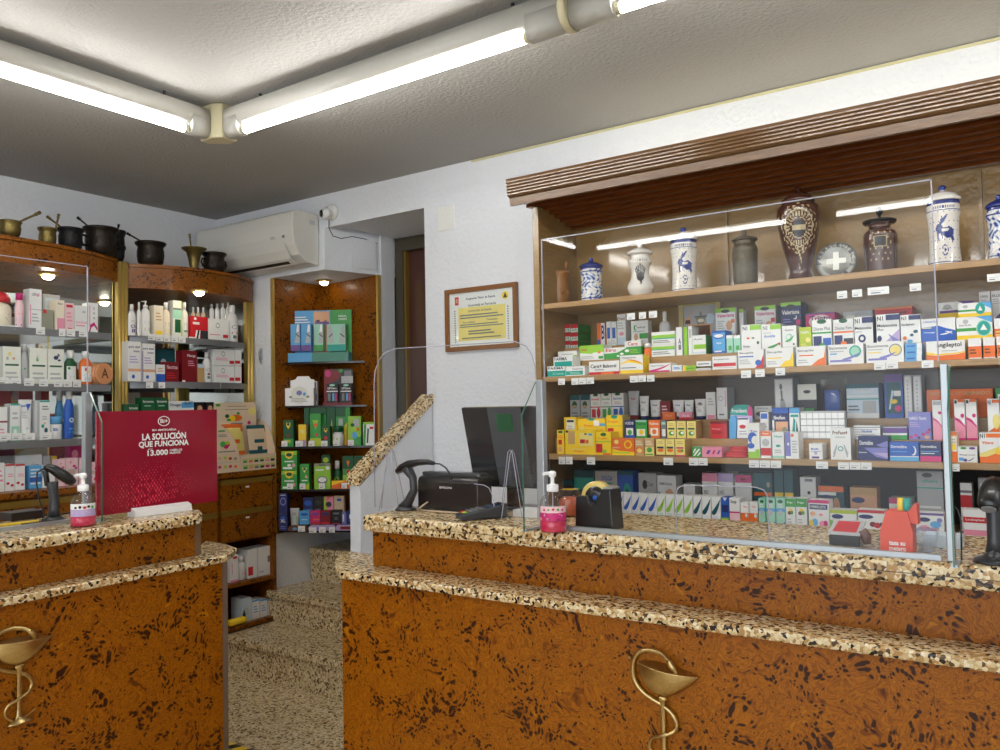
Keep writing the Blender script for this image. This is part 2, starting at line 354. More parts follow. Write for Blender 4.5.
# open compartment at the far end below the drawers
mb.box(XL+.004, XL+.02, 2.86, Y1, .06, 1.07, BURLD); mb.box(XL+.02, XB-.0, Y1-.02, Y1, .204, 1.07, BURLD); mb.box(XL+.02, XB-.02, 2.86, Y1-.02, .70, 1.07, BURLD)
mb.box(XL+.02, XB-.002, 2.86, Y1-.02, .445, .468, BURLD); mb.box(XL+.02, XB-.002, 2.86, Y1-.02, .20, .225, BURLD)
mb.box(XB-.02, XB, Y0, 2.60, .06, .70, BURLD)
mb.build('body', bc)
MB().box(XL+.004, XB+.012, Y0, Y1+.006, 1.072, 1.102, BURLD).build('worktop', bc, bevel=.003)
for (ya, yb_) in ((Y0, 1.55), (1.56, 2.2), (2.21, 2.85), (2.87, 3.235)):
    for (za, zb_) in ((.885, 1.035), (.712, .858)):
        dm = MB(); dm.box(XB-.02, XB+.002, ya+.004, yb_-.004, za, zb_, BURLD); dr = dm.build('drawer', bc)
        g = MB(); g.box(XB-.02, XB+.008, ya+.004, yb_-.004, zb_-.004, zb_+.026, GOLDD); o = g.build('grip_strip', dr)
        q = MB(); q.box(XB+.002, XB+.004, (ya+yb_)/2-.012, (ya+yb_)/2+.012, zb_-.03, zb_-.02, C('w')); q.build('size_sticker', dr)

# ================================================================ UPPER CABINETS (bow fronted)
def arc(x, y0, y1, bulge, n=18):
    return [(x+bulge*math.sin(PI*i/n)**.9*1.0 if 0 < i < n else x, y0+(y1-y0)*i/n) for i in range(n+1)]
def arcc(x, y0, y1, b, n=20):            # true circular bow
    h = (y1-y0)/2; r = (h*h+b*b)/(2*b); c = x+b-r; a0 = math.asin(h/r)
    return [(c+r*math.cos(-a0+2*a0*i/n), y0+h+r*math.sin(-a0+2*a0*i/n)) for i in range(n+1)]
def spot(parent, c, glow=None):
    mb = MB(); mb.lathe((c[0], c[1], c[2]-.012), [(.030, 0), (.045, .002), (.048, .008), (.04, .0125)], GOLD, 24); o = mb.build('lamp_ring', parent)
    mb = MB(); mb.lathe((c[0], c[1], c[2]-.034), [(.0, 0), (.016, .003), (.026, .012), (.028, .022)], glow or emit('spot_glow', (1, .9, .7), 22), 20); mb.build('bulb', o)
def upper(y0, y1, bulge, zb, zt, label, shelves, shx, ysh):
    t = empty('display_cabinet', (-4.3, (y0+y1)/2, 1.104), label, 'cabinet', 'bow-fronted display cabinets on the left wall')
    pts = arcc(-4.1, y0, y1, bulge)
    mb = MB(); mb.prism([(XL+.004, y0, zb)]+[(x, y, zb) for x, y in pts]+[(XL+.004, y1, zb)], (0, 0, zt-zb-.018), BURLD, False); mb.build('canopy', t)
    p2 = arcc(-4.09, y0, y1, bulge+.004)
    mb = MB(); mb.prism([(XL+.004, y0, zt-.0175)]+[(x, y, zt-.0175) for x, y in p2]+[(XL+.004, y1, zt-.0175)], (0, 0, .0175), BURLD, False); mb.build('canopy_top', t)
    MB().box(XL+.004, XL+.012, y0, y1, 1.104, zb, MIRROR).build('mirror_back', t)
    mb = MB(); mb.box(XL+.012, -4.14, y0+.0, y0+.006, 1.104, zb, MIRROR); mb.build('mirror_side', t)
    mb = MB(); mb.box(XL+.012, -4.14, y1-.006, y1, 1.104, zb, MIRROR); mb.build('mirror_side', t)
    for z in shelves:
        pp_ = arcc(shx[0], ysh[0], ysh[1], shx[1])
        mb = MB(); mb.prism([(XL+.014, ysh[0], z-.008)]+[(x, y, z-.008) for x, y in pp_]+[(XL+.014, ysh[1], z-.008)], (0, 0, .008), plain('shelf_glass', (150, 160, 160), .1, coat=.5)); sh = mb.build('shelf', t)
        mb = MB(); q = [(x+.0015, y) for x, y in pp_]; k = [(x+.006, y) for x, y in pp_]
        mb.prism([(x, y, z-.035) for x, y in q]+[(x, y, z-.035) for x, y in k[::-1]], (0, 0, .034), STEEL); mb.build('edge_rail', sh)
    return t
cab1 = upper(1.10, 2.38, .17, 2.152, 2.272, 'left display cabinet with long bowed burl canopy and mirror back', (1.862, 1.598, 1.33), (-3.99, .012), (1.115, 2.28))
cab2 = upper(2.442, 3.262, .15, 2.125, 2.256, 'right display cabinet with shallow bowed burl canopy, beside the air conditioner', (1.864, 1.618, 1.36), (-4.105, .125), (2.45, 3.205))
spot(cab1, (HZ(48, 273, 2.152).x, HZ(48, 273, 2.152).y, 2.152)); spot(cab2, (HZ(199, 290, 2.125).x, HZ(199, 290, 2.125).y, 2.125))
for nm, ya, yb_, lab in (('left', 2.384, 2.44, 'wide fluted gold post between the two display cabinets'), ('right', 3.215, 3.262, 'slim gold post at the right end of the display cabinets')):
    mb = MB(); n = 3 if nm == 'left' else 2; zt = 2.262 if nm == 'left' else 2.124
    mb.box(-4.132, -4.10, ya, yb_, 1.104, zt, GOLD)
    for i in range(n):
        w = (yb_-ya)/n; mb.lathe((-4.10, ya+w*(i+.5), 1.104), [(w*.5, 0), (w*.5, zt-1.104)], GOLD, 16)
    o = mb.build('gold_post'); 
    tag(o, lab, 'post')

# ================================================================ AIR CONDITIONER
ac = empty('air_conditioner', (-3.95, YB, 2.29), 'white wall-mounted air conditioner above the corner niche', 'air conditioner')
prof = [(3.270, 2.588), (3.10, 2.588), (3.078, 2.575), (3.072, 2.50), (3.076, 2.44), (3.09, 2.385), (3.125, 2.335), (3.19, 2.298), (3.270, 2.285)]
mb = MB(); mb.prism([(-4.40, y, z) for y, z in prof], (.885, 0, 0), ACW); mb.build('housing', ac, bevel=.006, bseg=3)
mb = MB(); fl = [(3.074, 2.398), (3.088, 2.362), (3.118, 2.322), (3.165, 2.294), (3.162, 2.290), (3.112, 2.317), (3.082, 2.36), (3.068, 2.397)]
mb.prism([(-4.37, y, z) for y, z in fl], (.79, 0, 0), ACW); mb.build('louvre_flap', ac)
mb = MB(); mb.obox((-4.34, 3.12, 2.3205), (.72, 0, 0), (0, .034, -.022), (0, -.004, -.004), BLACK); mb.build('air_slot', ac)
mb = MB(); mb.box(-3.70, -3.665, 3.070, 3.0715, 2.432, 2.448, C('g2')); mb.box(-3.60, -3.58, 3.070, 3.0715, 2.43, 2.445, C('g1')); mb.build('energy_sticker', ac)
mb = MB(); mb.box(-3.5155, -3.514, 3.2, 3.24, 2.52, 2.545, C('g2')); mb.build('vent_mark', ac)
# soffit box spotlight (in the bulkhead above the niche)
t = empty('recessed_spotlight', (0, 0, 0), 'round recessed spotlight in the box above the corner niche', 'light'); p = HZ(324, 280.5, 2.26); t.location = (p.x, p.y, 2.2617)
spot(t, (p.x, p.y, 2.2617), emit('spot_glow_dim', (1, .92, .78), 7))
# camera dome + cable
cc = empty('security_camera', HY(335, 213, YB), 'small white dome security camera with black lens beside air conditioner', 'camera')
p = HY(333, 212.5, YB); q = HY(327, 213, 3.2)
mb = MB(); mb.lathe(p, [(.046, 0), (.046, .018), (.036, .03), (.0, .032)], WHITE, 28, (0, -1, 0)); mb.build('mount', cc)
mb = MB(); mb.lathe((q.x, q.y+.02, q.z), [(.0, -.01), (.022, 0), (.034, .02), (.034, .034), (.026, .046), (.02, .05)], WHITE, 28, (-.35, -1, -.12)); mb.build('camera_ball', cc)
ax = V((-.35, -1, -.12)).normalized()
mb = MB(); mb.lathe(V((q.x, q.y+.02, q.z))+ax*.0505, [(.0, 0), (.021, .0), (.018, .004), (.0, .006)], BLACK, 24, ax); mb.build('lens', cc)
mb = MB(); pts = [HY(329, 220, YB-.01), HY(329, 228, YB-.01), HY(333, 236, YB-.01), HY(341, 238.5, YB-.01)]+[hit(352, 236.5, (-3.472, YB, 0), (.96, -.27, 0)), hit(365, 239, (-3.465, YB, 0), (.96, -.27, 0)), hit(377, 243.5, (-3.46, YB, 0), (.96, -.27, 0))]
mb.tube(pts, .0025, BLACK, 6); tag(mb.build('cable'), 'thin black cable hanging from the security camera', 'cable')
a = hit(352, 238, (-3.465, YB, 0), (.963, -.27, 0)); b = hit(376, 245, (-3.465, YB, 0), (.963, -.27, 0)); c = hit(376, 271, (-3.465, YB, 0), (.963, -.27, 0)); e = hit(352, 269, (-3.465, YB, 0), (.963, -.27, 0))
mb = MB(); zt_ = min(a.z, 2.49); 
mb.prism([(a.x, a.y, zt_), (b.x, b.y, zt_), (c.x, c.y, c.z+.005), (e.x, e.y, c.z+.005)], (.006, -.002, 0), WALL); tag(mb.build('access_panel'), 'white square cover plate on the box above the niche', 'panel')
# small hinge on pillar, switch plate
p = HY(262, 355, YB); mb = MB(); mb.box(p.x-.008, p.x+.008, YB-.012, YB-.001, p.z-.05, p.z+.04, ALU); mb.tube([(p.x, YB-.016, p.z-.03), (p.x, YB-.02, p.z+.02)], .006, ALU, 8); tag(mb.build('door_bolt'), 'small metal bolt on the white pillar', 'bolt')
a = HY(438, 208, YB); b = HY(455, 229, YB); mb = MB(); mb.box(a.x, b.x, YB-.006, YB-.0005, b.z, a.z, WHITE); tag(mb.build('cover_plate', bevel=.002), 'small square white plate on the wall above the certificate', 'wall plate')

# ================================================================ CERTIFICATE
cx = empty('framed_certificate', HY(480, 352, YB-.005), 'brown framed yellow certificate on the white wall', 'certificate')
a = HY(444.5, 290, YB-.02); b = HY(517.5, 350, YB-.02); a.z = HY(444.5, 290.5, YB-.02).z; zb = HY(446, 352, YB-.02).z; x0, x1, z1 = a.x, b.x, a.z
FW = plain('frame_brown', (132, 82, 30), .3, coat=.5); ff = .022
mb = MB(); 
for (p0, p1, p2, p3) in (((x0, zb), (x1, zb), (x1-ff, zb+ff), (x0+ff, zb+ff)), ((x1, zb), (x1, z1), (x1-ff, z1-ff), (x1-ff, zb+ff)), ((x1, z1), (x0, z1), (x0+ff, z1-ff), (x1-ff, z1-ff)), ((x0, z1), (x0, zb), (x0+ff, zb+ff), (x0+ff, z1-ff))):
    mb.prism([(q[0], YB-.022, q[1]) for q in (p0, p1, p2, p3)], (0, .021, 0), FW)
mb.build('frame', cx)
mb = MB(); mb.box(x0+ff, x1-ff, YB-.008, YB-.003, zb+ff, z1-ff, C('w')); w_, h_ = x1-x0-2*ff, z1-zb-2*ff
decorate(mb, lambda u, v, L: V((x0+ff+u*w_, YB-.0082-.0002*L, zb+ff+v*h_)), 'r .14 .1 .87 .72 ly;t Resguardo_Título_de_España .27 .85 .72 .9 nv;t Licenciada_en_Farmacia .3 .73 .73 .78 g1;c .87 .87 .05 .07 ye;p bk .84 .83 .9 .83 .87 .93;r .09 .78 .15 .93 re;r .105 .82 .135 .9 fl;t Universidad_de_España .3 .62 .66 .67 g1;l .17 .5 .84 .6 2 g1;t Facultad .22 .43 .4 .46 g1;t Titulación .58 .45 .76 .48 g1;l .17 .34 .84 .42 2 g1;l .3 .2 .7 .3 2 g1;l .2 .13 .8 .17 1 g1')
for (u0, v0, u1, v1) in ((.08, .08, .1, .7), (.9, .08, .92, .7)):
    decorate(mb, lambda u, v, L: V((x0+ff+u*w_, YB-.0085-.0002*L, zb+ff+v*h_)), ';'.join(f'r {u0} {v0+.62*i/14:.3f} {u1} {v0+.62*(i+.5)/14:.3f} g1' for i in range(14)))
mb.build('paper', cx)
mb = MB(); mb.box(x0+ff, x1-ff, YB-.0165, YB-.015, zb+ff, z1-ff, GLASS); mb.build('glazing', cx)

# ================================================================ CORNER NICHE
A = V((-3.925, 3.285, 0)); D = V((-3.925, 3.69, 0)); Cc = V((-3.377, 3.63, 0))
nc = empty('corner_shelf_unit', (-3.7, 3.55, .70), 'burl panelled corner shelf unit with black shelves beside the stairs', 'shelf unit')
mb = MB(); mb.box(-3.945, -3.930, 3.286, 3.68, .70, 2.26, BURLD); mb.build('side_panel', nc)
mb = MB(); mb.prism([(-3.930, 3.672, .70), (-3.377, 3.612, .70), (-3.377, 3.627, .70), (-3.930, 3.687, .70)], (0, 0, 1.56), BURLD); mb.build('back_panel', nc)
mb = MB(); mb.box(-3.947, -3.928, YB-.004, YB+.012, .70, 2.26, GOLD); mb.build('gold_strip', nc)
mb = MB(); mb.box(-3.377, -3.362, 3.600, 3.63, .70, 2.26, GOLD); mb.build('gold_strip', nc)
def nshelf(z, k, m, th=.012, bow=.03):
    a = V((-3.929, 3.66-(3.66-3.30)*k, z)); b = V((-3.905+.51*k, 3.665-.055*k, z)); n = V((b.y-a.y, -(b.x-a.x), 0)).normalized()
    pts = [V((-3.929, 3.668, z)), a]+[a+(b-a)*(i/8)+n*bow*math.sin(PI*i/8) for i in range(1, 8)]+[b]
    mb = MB(); mb.prism([p-V((0, 0, th)) for p in pts], (0, 0, th), m); return mb.build('shelf', nc)
for z, k in ((1.745, .80), (1.475, .82), (1.228, 1.0), (.968, .97), (.722, 1.0)): nshelf(z, k, BLACK if z > .8 else SMOKE)

# ================================================================ COUNTERS
def counter(kind, label):
    t = empty('counter', (0, 0, 0), label, 'counter', None)
    return t
rc = empty('counter', (-.2, 2.2, 0), 'long right burl veneer counter with two granite tiers', 'counter')
XE = 1.2
ZL = .913
mb = MB(); mb.prism([(-2.018, 1.965, 0), (XE, 1.965, 0), (XE, 2.06, 0), (-2.018, 2.06, 0)], (0, 0, .888), BURL); mb.build('lower_front', rc)
mb = MB(); mb.prism([(-1.963, 2.061, 0), (XE, 2.061, 0), (XE, 2.40, 0), (-1.963, 2.40, 0)], (0, 0, 1.033), BURL); mb.build('upper_front', rc)
q = [HZ(340, 571.5, ZL), HZ(334.5, 567, ZL), HZ(334.5, 560, ZL), HZ(338, 555.5, ZL), HZ(350, 551, ZL)]
mb = MB(); mb.prism([(p.x, p.y, .8885) for p in q]+[(-1.964, q[-1].y, .8885), (-1.964, 2.06, .8885), (XE, 2.06, .8885), (XE, 1.94, .8885)], (0, 0, ZL-.8885), GRAN); mb.build('lower_ledge', rc, bevel=.006, bseg=3)
mb = MB(); mb.box(-1.955, XE, 2.0, 2.445, 1.036, 1.09, GRAN); mb.build('worktop', rc, bevel=.012, bseg=3)
mb = MB(); mb.box(-1.9, XE, 1.999, 2.0005, 1.0615, 1.063, plain('joint_dark', (80, 62, 42), .6)); mb.build('slab_joint', rc)
lc = empty('counter', (-2.8, 1.2, 0), 'left burl veneer counter with two granite tiers, beside the stairs', 'counter')
YE = .35
ZLL = .937
mb = MB(); mb.prism([(-2.485, YE, 0), (-2.485, 1.834, 0), (-2.56, 1.85, 0), (-2.56, YE, 0)], (0, 0, .912), BURL); mb.build('lower_front', lc)
mb = MB(); mb.prism([(-2.484, 1.835, 0), (-2.50, 1.868, 0), (-2.56, 1.872, 0), (-2.56, 1.851, 0)], (0, 0, .912), plain('edge_post_brown', (120, 92, 66), .35)); mb.build('corner_post', lc)
mb = MB(); mb.box(-2.95, -2.561, YE, 1.775, 0, 1.051, BURL); mb.build('upper_front', lc)
mb = MB(); mb.box(-2.59, -2.56, 1.776, 1.80, ZLL+.001, 1.051, plain('edge_post_brown', (120, 92, 66), .35)); mb.build('corner_post', lc)
p1 = HZ(228, 555, ZLL); p2 = HZ(237, 547.5, ZLL); p3 = HZ(226, 543.5, ZLL); p4 = HZ(205, 540.5, ZLL)
mb = MB(); mb.prism([(-2.458, YE, .913), (-2.458, p1.y-.06, .913), (p1.x, p1.y, .913), (p2.x, p2.y, .913), (p3.x, p3.y, .913), (p4.x, p4.y, .913), (-2.62, 1.801, .913), (-2.559, 1.801, .913), (-2.559, YE, .913)], (0, 0, ZLL-.913), GRAN); mb.build('lower_ledge', lc, bevel=.006, bseg=3)
mb = MB(); mb.prism([(-2.505, YE, 1.0525), (-2.505, 1.75, 1.0525), (-2.515, 1.775, 1.0525), (-2.55, 1.80, 1.0525), (-2.62, 1.84, 1.0525), (-2.98, 1.86, 1.0525), (-2.98, YE, 1.0525)], (0, 0, .0375), GRAN); mb.build('worktop', lc, bevel=.010, bseg=3)

# emblems: cup of Hygieia
SN = [(.044, .060), (.034, .075), (.020, .093), (.002, .103), (-.026, .107), (-.051, .101), (-.067, .085), (-.074, .062), (-.071, .032), (-.054, .009), (-.029, -.005), (-.005, -.015), (.021, -.030), (.033, -.053), (.024, -.072), (-.005, -.085), (-.030, -.098), (-.036, -.120), (-.02, -.139), (0, -.143), (.016, -.140), (.043, -.126)]
def smooth(P, k=4):
    out = []
    for i in range(len(P)-1):
        p0, p1, p2, p3 = P[max(i-1, 0)], P[i], P[i+1], P[min(i+2, len(P)-1)]
        for j in range(k):
            t = j/k; out.append(tuple(.5*((2*b)+(-a+c)*t+(2*a-5*b+4*c-d)*t*t+(-a+3*b-3*c+d)*t**3) for a, b, c, d in zip(p0, p1, p2, p3)))
    out.append(tuple(P[-1])); return out
def emblem(o, n, label, k=1):
    o = V(o); n = V(n); r = V((0, 0, 1)).cross(n); up = V((0, 0, 1))
    t = empty('hygieia_emblem', o-up*.15*k, label, 'emblem', 'brass snake and cup emblems on the counter fronts')
    P = lambda a, b, d=0: o + (r*a + up*b)*k + n*d
    # bowl: half relief, tapered section along its tilted rim
    mb = MB(); L_, R_ = (-.062, .072), (.088, .061); nseg = 16; rows = []
    bot = smooth([(-.062, .072), (-.053, .034), (-.031, .012), (0, .004), (.03, .013), (.064, .037), (.088, .061)], 4)
    N_ = len(bot)
    for i, (bx, by) in enumerate(bot):
        u = (bx-L_[0])/(R_[0]-L_[0]); rim = L_[1]+(R_[1]-L_[1])*u; th = .032*math.sin(PI*min(max(u, .03), .985))**.6
        rows.append([P(bx, rim+(by-rim)*math.sin(PI/2*j/8), .004+th*math.cos(PI/2*j/8)**.8 if j < 8 else .002) for j in range(9)])
    vs = [p for q in rows for p in q]; fs = [(i*9+j, (i+1)*9+j, (i+1)*9+j+1, i*9+j+1) for i in range(N_-1) for j in range(8)]
    mb.faces(vs, fs, BRASS, True)
    rim_ = [rows[i][0] for i in range(N_)]; back = [P(b[0], L_[1]+(R_[1]-L_[1])*(b[0]-L_[0])/(R_[0]-L_[0])+.012*math.sin(PI*i/(N_-1)), .002) for i, b in enumerate(bot)]
    mb.faces(rim_+back, [(i, i+1, N_+i+1, N_+i) for i in range(N_-1)], BRASS, True)
    mb.tube([p+up*.0015 for p in rim_], .0022, BRASS, 8)
    mb.lathe(P(-.083, .08, .006), [(0, -.006), (.004, -.003), (.005, 0), (.004, .003), (0, .006)], BRASS, 12, n)
    mb.build('bowl', t)
    mb = MB(); mb.tube([P(0, .006, .012), P(0, 0, .012), P(0, -.004, .012), P(0, -.007, .012), P(0, -.05, .012), P(0, -.11, .012), P(0, -.132, .012), P(0, -.140, .012), P(0, -.146, .012), P(0, -.150, .012)],
        [.010, .014, .010, .0075, .0065, .0065, .008, .014, .03, .037], BRASS, 16, flat=1, up=r); 
    for i, v_ in enumerate(mb.v):     # flatten towards the panel so nothing passes through it
        d_ = (v_-o).dot(n); mb.v[i] = v_ + n*(max(.0015, .012+(d_-.012)*.5)-d_)
    mb.build('stem', t)
    pts = smooth(SN, 4); rs = []; P3 = []
    for i, (a, b) in enumerate(pts):
        q = i/len(pts); s_ = .0030 if q < .02 else (.0045 if q < .04 else (.0085 if q < .09 else (.0060 if q < .14 else .0062*(1-.75*max(0, (q-.55)/.45)))))
        near = abs(a) < .016 and b < 0
        dd = .022 if q < .12 else .010
        if near and b < -.02 and b > -.13: dd = .022 if b < -.05 else .010
        if near and -.02 < b: dd = .008
        rs.append(s_); P3.append([a, b, dd])
    for _ in range(4):
        for i in range(1, len(P3)-1): P3[i][2] = (P3[i-1][2]+P3[i][2]+P3[i+1][2])/3
    mb = MB(); mb.tube([P(a, b, max(d_, rs[i]+.001)) for i, (a, b, d_) in enumerate(P3)], rs, BRASS, 12); 
    mb.lathe(P(.022, .094, .030), [(0, 0), (.0022, .0006), (0, .0016)], BRONZE, 8, n)
    mb.build('snake', t)
emblem((-.859, 1.9645, .6955), (0, -1, 0), 'brass snake and cup emblem on the right counter front', 1.10)
emblem((-2.4843, 1.142, .732), (1, 0, 0), 'brass snake and cup emblem on the left counter front', 1.05)
# ================================================================ RIGHT WALL CABINET
X0 = -1.83; XEND = .9
wc = empty('wall_cabinet', (-.5, 3.1, .9), 'wide tan wooden wall cabinet with slatted canopy and shelves of medicines', 'cabinet')
MB().box(X0, X0+.028, 2.93, YB-.004, .5, 2.30, CAB).build('side_panel', wc)
mb = MB(); mb.box(X0+.028, XEND, YB-.014, YB-.004, 1.57, 2.26, plain('tan_back_panel', (150, 118, 66), .28, bump=.9, bscale=45, var=.05, coat=.8)); mb.build('back_panel', wc)
MB().box(X0+.028, XEND, YB-.014, YB-.004, 1.235, 1.57, wood('shaded_laminate', (74, 54, 34), (90, 68, 44), (1, 1, 6), .35, 0, .3)).build('back_panel', wc)  # lower back panel bands coloured darker to carry the shade behind the shelves
MB().box(X0+.028, XEND, YB-.014, YB-.004, .5, 1.235, SHADEIN).build('back_panel', wc)
for z, n_ in ((1.88, 1), (1.57, 0), (1.243, 0), (1.005, 0)):
    MB().box(X0+.029, XEND, 2.935, YB-.015, z-.022, z, SHELFW).build('shelf', wc, bevel=.002)
for z, zz in ((1.57, 1.636), (1.243, 1.309)):
    MB().box(X0+.03, XEND, 3.035, 3.125, zz-.014, zz, SHELFW).build('display_step', wc)
    MB().box(X0+.03, XEND, 3.03, 3.036, z+.001, zz, SHELFW).build('step_front', wc)
for z, zz in ((1.57, 1.70), (1.243, 1.38)):
    MB().box(X0+.03, XEND, 3.126, YB-.016, zz-.014, zz, SHELFW).build('display_step', wc)
    MB().box(X0+.03, XEND, 3.124, 3.13, z+.001, zz-.014, SHELFW).build('step_front', wc)
MB().box(X0+.03, XEND, 3.0, YB-.016, .55, .56, SHADEIN).build('bottom_panel', wc)
for x in (-1.1, -.2): MB().box(x, x+.012, YB-.03, YB-.015, 1.885, 2.24, CAB).build('back_batten', wc)
# canopy: fluted front beam and slatted soffit
mb = MB(); zb_, zt_ = 2.292, 2.398; pr = [(2.83, zb_), (2.815, zb_), (2.812, zb_+.03), (2.800, zb_+.034)]
for i in range(5):
    z_ = zb_+.036+i*.0125; pr += [(2.798-.002*i, z_), (2.792-.002*i, z_+.004), (2.792-.002*i, z_+.0085), (2.797-.002*i, z_+.011)]
pr += [(2.785, zt_), (2.83, zt_)]
mb.prism([(-1.868, y, z) for y, z in pr], (XEND+1.868, 0, 0), BEAMW); mb.build('fluted_beam', wc)
mb = MB(); ns = 9; ya, za, yb_, zb2 = 2.832, 2.335, YB-.016, 2.25
for i in range(ns):
    t0 = i/ns; t1 = (i+.80)/ns
    p0 = V((X0-.03, ya+(yb_-ya)*t0, za+(zb2-za)*t0-.012)); p1 = V((X0-.03, ya+(yb_-ya)*t1, za+(zb2-za)*t1-.002))
    mb.obox(p0, (XEND-X0+.03, 0, 0), p1-p0, (0, .004, .018), SLAT)
mb.obox((X0-.03, ya, za+.012), (XEND-X0+.03, 0, 0), (0, yb_-ya, zb2-za), (0, .002, .008), SHADEIN)  # dark sheet that paints the shade into the gaps between slats
mb.build('slatted_soffit', wc)
MB().box(X0-.03, XEND, 2.831, YB-.004, 2.372, 2.384, CAB).build('canopy_top', wc)
# strip lamp lying on the canopy
t = empty('strip_lamp', (-.4, 3.12, 2.385), 'fluorescent strip lamp lying on top of the wall cabinet', 'light')
MB().box(-1.70, .85, 3.10, 3.14, 2.386, 2.40, WHITE).build('batten', t)
mb = MB(); mb.tube([(-1.68, 3.12, 2.418), (.83, 3.12, 2.418)], .013, emit('strip_glow', (1, .95, .76), 3.0), 10); mb.build('lamp_tube', t)

# ================================================================ CEILING FLUORESCENTS
TUBE = emit('tube_glow', (1, .985, .95), 19); CAP = plain('cream_cap', (205, 196, 160), .5)
FIXW = plain('fixture_enamel', (176, 174, 166), .4)
def fixture(a, b, tubes, label):
    a = V(a); b = V(b); d = (b-a).normalized(); L = (b-a).length; s_ = d.cross(V((0, 0, 1)))
    t = empty('fluorescent_light', a+(b-a)*.5, label, 'ceiling light', 'white fluorescent battens under the ceiling')
    mb = MB(); prof = [(-.032, .06), (-.036, .02), (-.026, -.008), (0, -.014), (.026, -.008), (.036, .02), (.032, .06)]
    mb.prism([a+s_*x+V((0, 0, z)) for x, z in prof], b-a, FIXW, True); mb.build('channel', t)
    segs = [0]+[q for t_ in tubes for q in (t_[0]-.004, t_[1]+.004)]+[L]
    for u0, u1 in zip(segs[0::2], segs[1::2]):
        if u1-u0 < .01: continue
        mb = MB(); mb.prism([a+d*u0+s_*x+V((0, 0, z)) for x, z in [(-.036, .02), (-.034, -.03), (-.02, -.05), (0, -.054), (.02, -.05), (.034, -.03), (.036, .02)]], d*(u1-u0), FIXW, True); mb.build('end_block', t)
    for q in (.12, .88):
        c = a+d*L*q; mb = MB(); mb.tube([c+V((0, 0, .055)), c+V((0, 0, .12))], .006, BLACK, 8); mb.build('hanger', t)
    for u0, u1 in tubes:
        mb = MB(); mb.tube([a+d*(u0+.012)+V((0, 0, -.034)), a+d*(u1-.012)+V((0, 0, -.034))], .0165, TUBE, 14); tu = mb.build('lamp_tube', t)
        for q, e in ((u0, 1), (u1, -1)):
            c = a+d*q; mb = MB(); mb.tube([c+V((0, 0, -.034)), c+d*e*.014+V((0, 0, -.034))], .017, CAP, 14); mb.build('end_cap', tu)
            mb = MB(); mb.obox(c-d*e*.012-s_*.012+V((0, 0, -.05)), s_*.024, d*e*.011, (0, 0, .045), WHITE); mb.build('lampholder', tu)
    return t
zf = 2.612
fixture((-2.80, -1.13, zf), (-1.2, -1.13, zf), [(.09, 1.45)], 'added unseen fluorescent batten behind the viewer for frontal fill, left half')  # back run of two battens added out of view as frontal fill
fixture((-1.17, -1.13, zf), (.40, -1.13, zf), [(.09, 1.45)], 'added unseen fluorescent batten behind the viewer for frontal fill, middle')
fixture((-2.735, 2.07, zf), (-1.16, 2.07, zf), [(.085, 1.445)], 'long white fluorescent batten running right from the ceiling corner joint')
fixture((-1.135, 2.07, zf), (.40, 2.07, zf), [(.14, 1.46)], 'white fluorescent batten at the top edge above the wall cabinet')
fixture((-2.815, 2.01, zf), (-2.815, .48, zf), [(.085, 1.45)], 'long white fluorescent batten above the left counter')
fixture((-2.815, .45, zf), (-2.815, -1.10, zf), [(.09, 1.45)], 'white fluorescent batten behind the viewer, over the left side')
fixture((.43, 2.07, zf), (1.85, 2.07, zf), [(.09, 1.35)], 'white fluorescent batten further right outside the picture')
mb = MB()
mb.prism([(-2.853, 2.011, zf-.056), (-2.777, 2.011, zf-.056), (-2.736, 2.033, zf-.056), (-2.736, 2.107, zf-.056), (-2.79, 2.107, zf-.056), (-2.853, 2.05, zf-.056)], (0, 0, .1435), CAP)
tag(mb.build('corner_connector', bevel=.006), 'cream plastic corner piece joining the two fluorescent battens', 'connector')
mb = MB(); mb.tube([(-1.159, 2.07, zf-.0), (-1.136, 2.07, zf-.0)], .058, CAP, 20); tag(mb.build('joint_band'), 'cream band joining two fluorescent battens over the counter', 'connector')

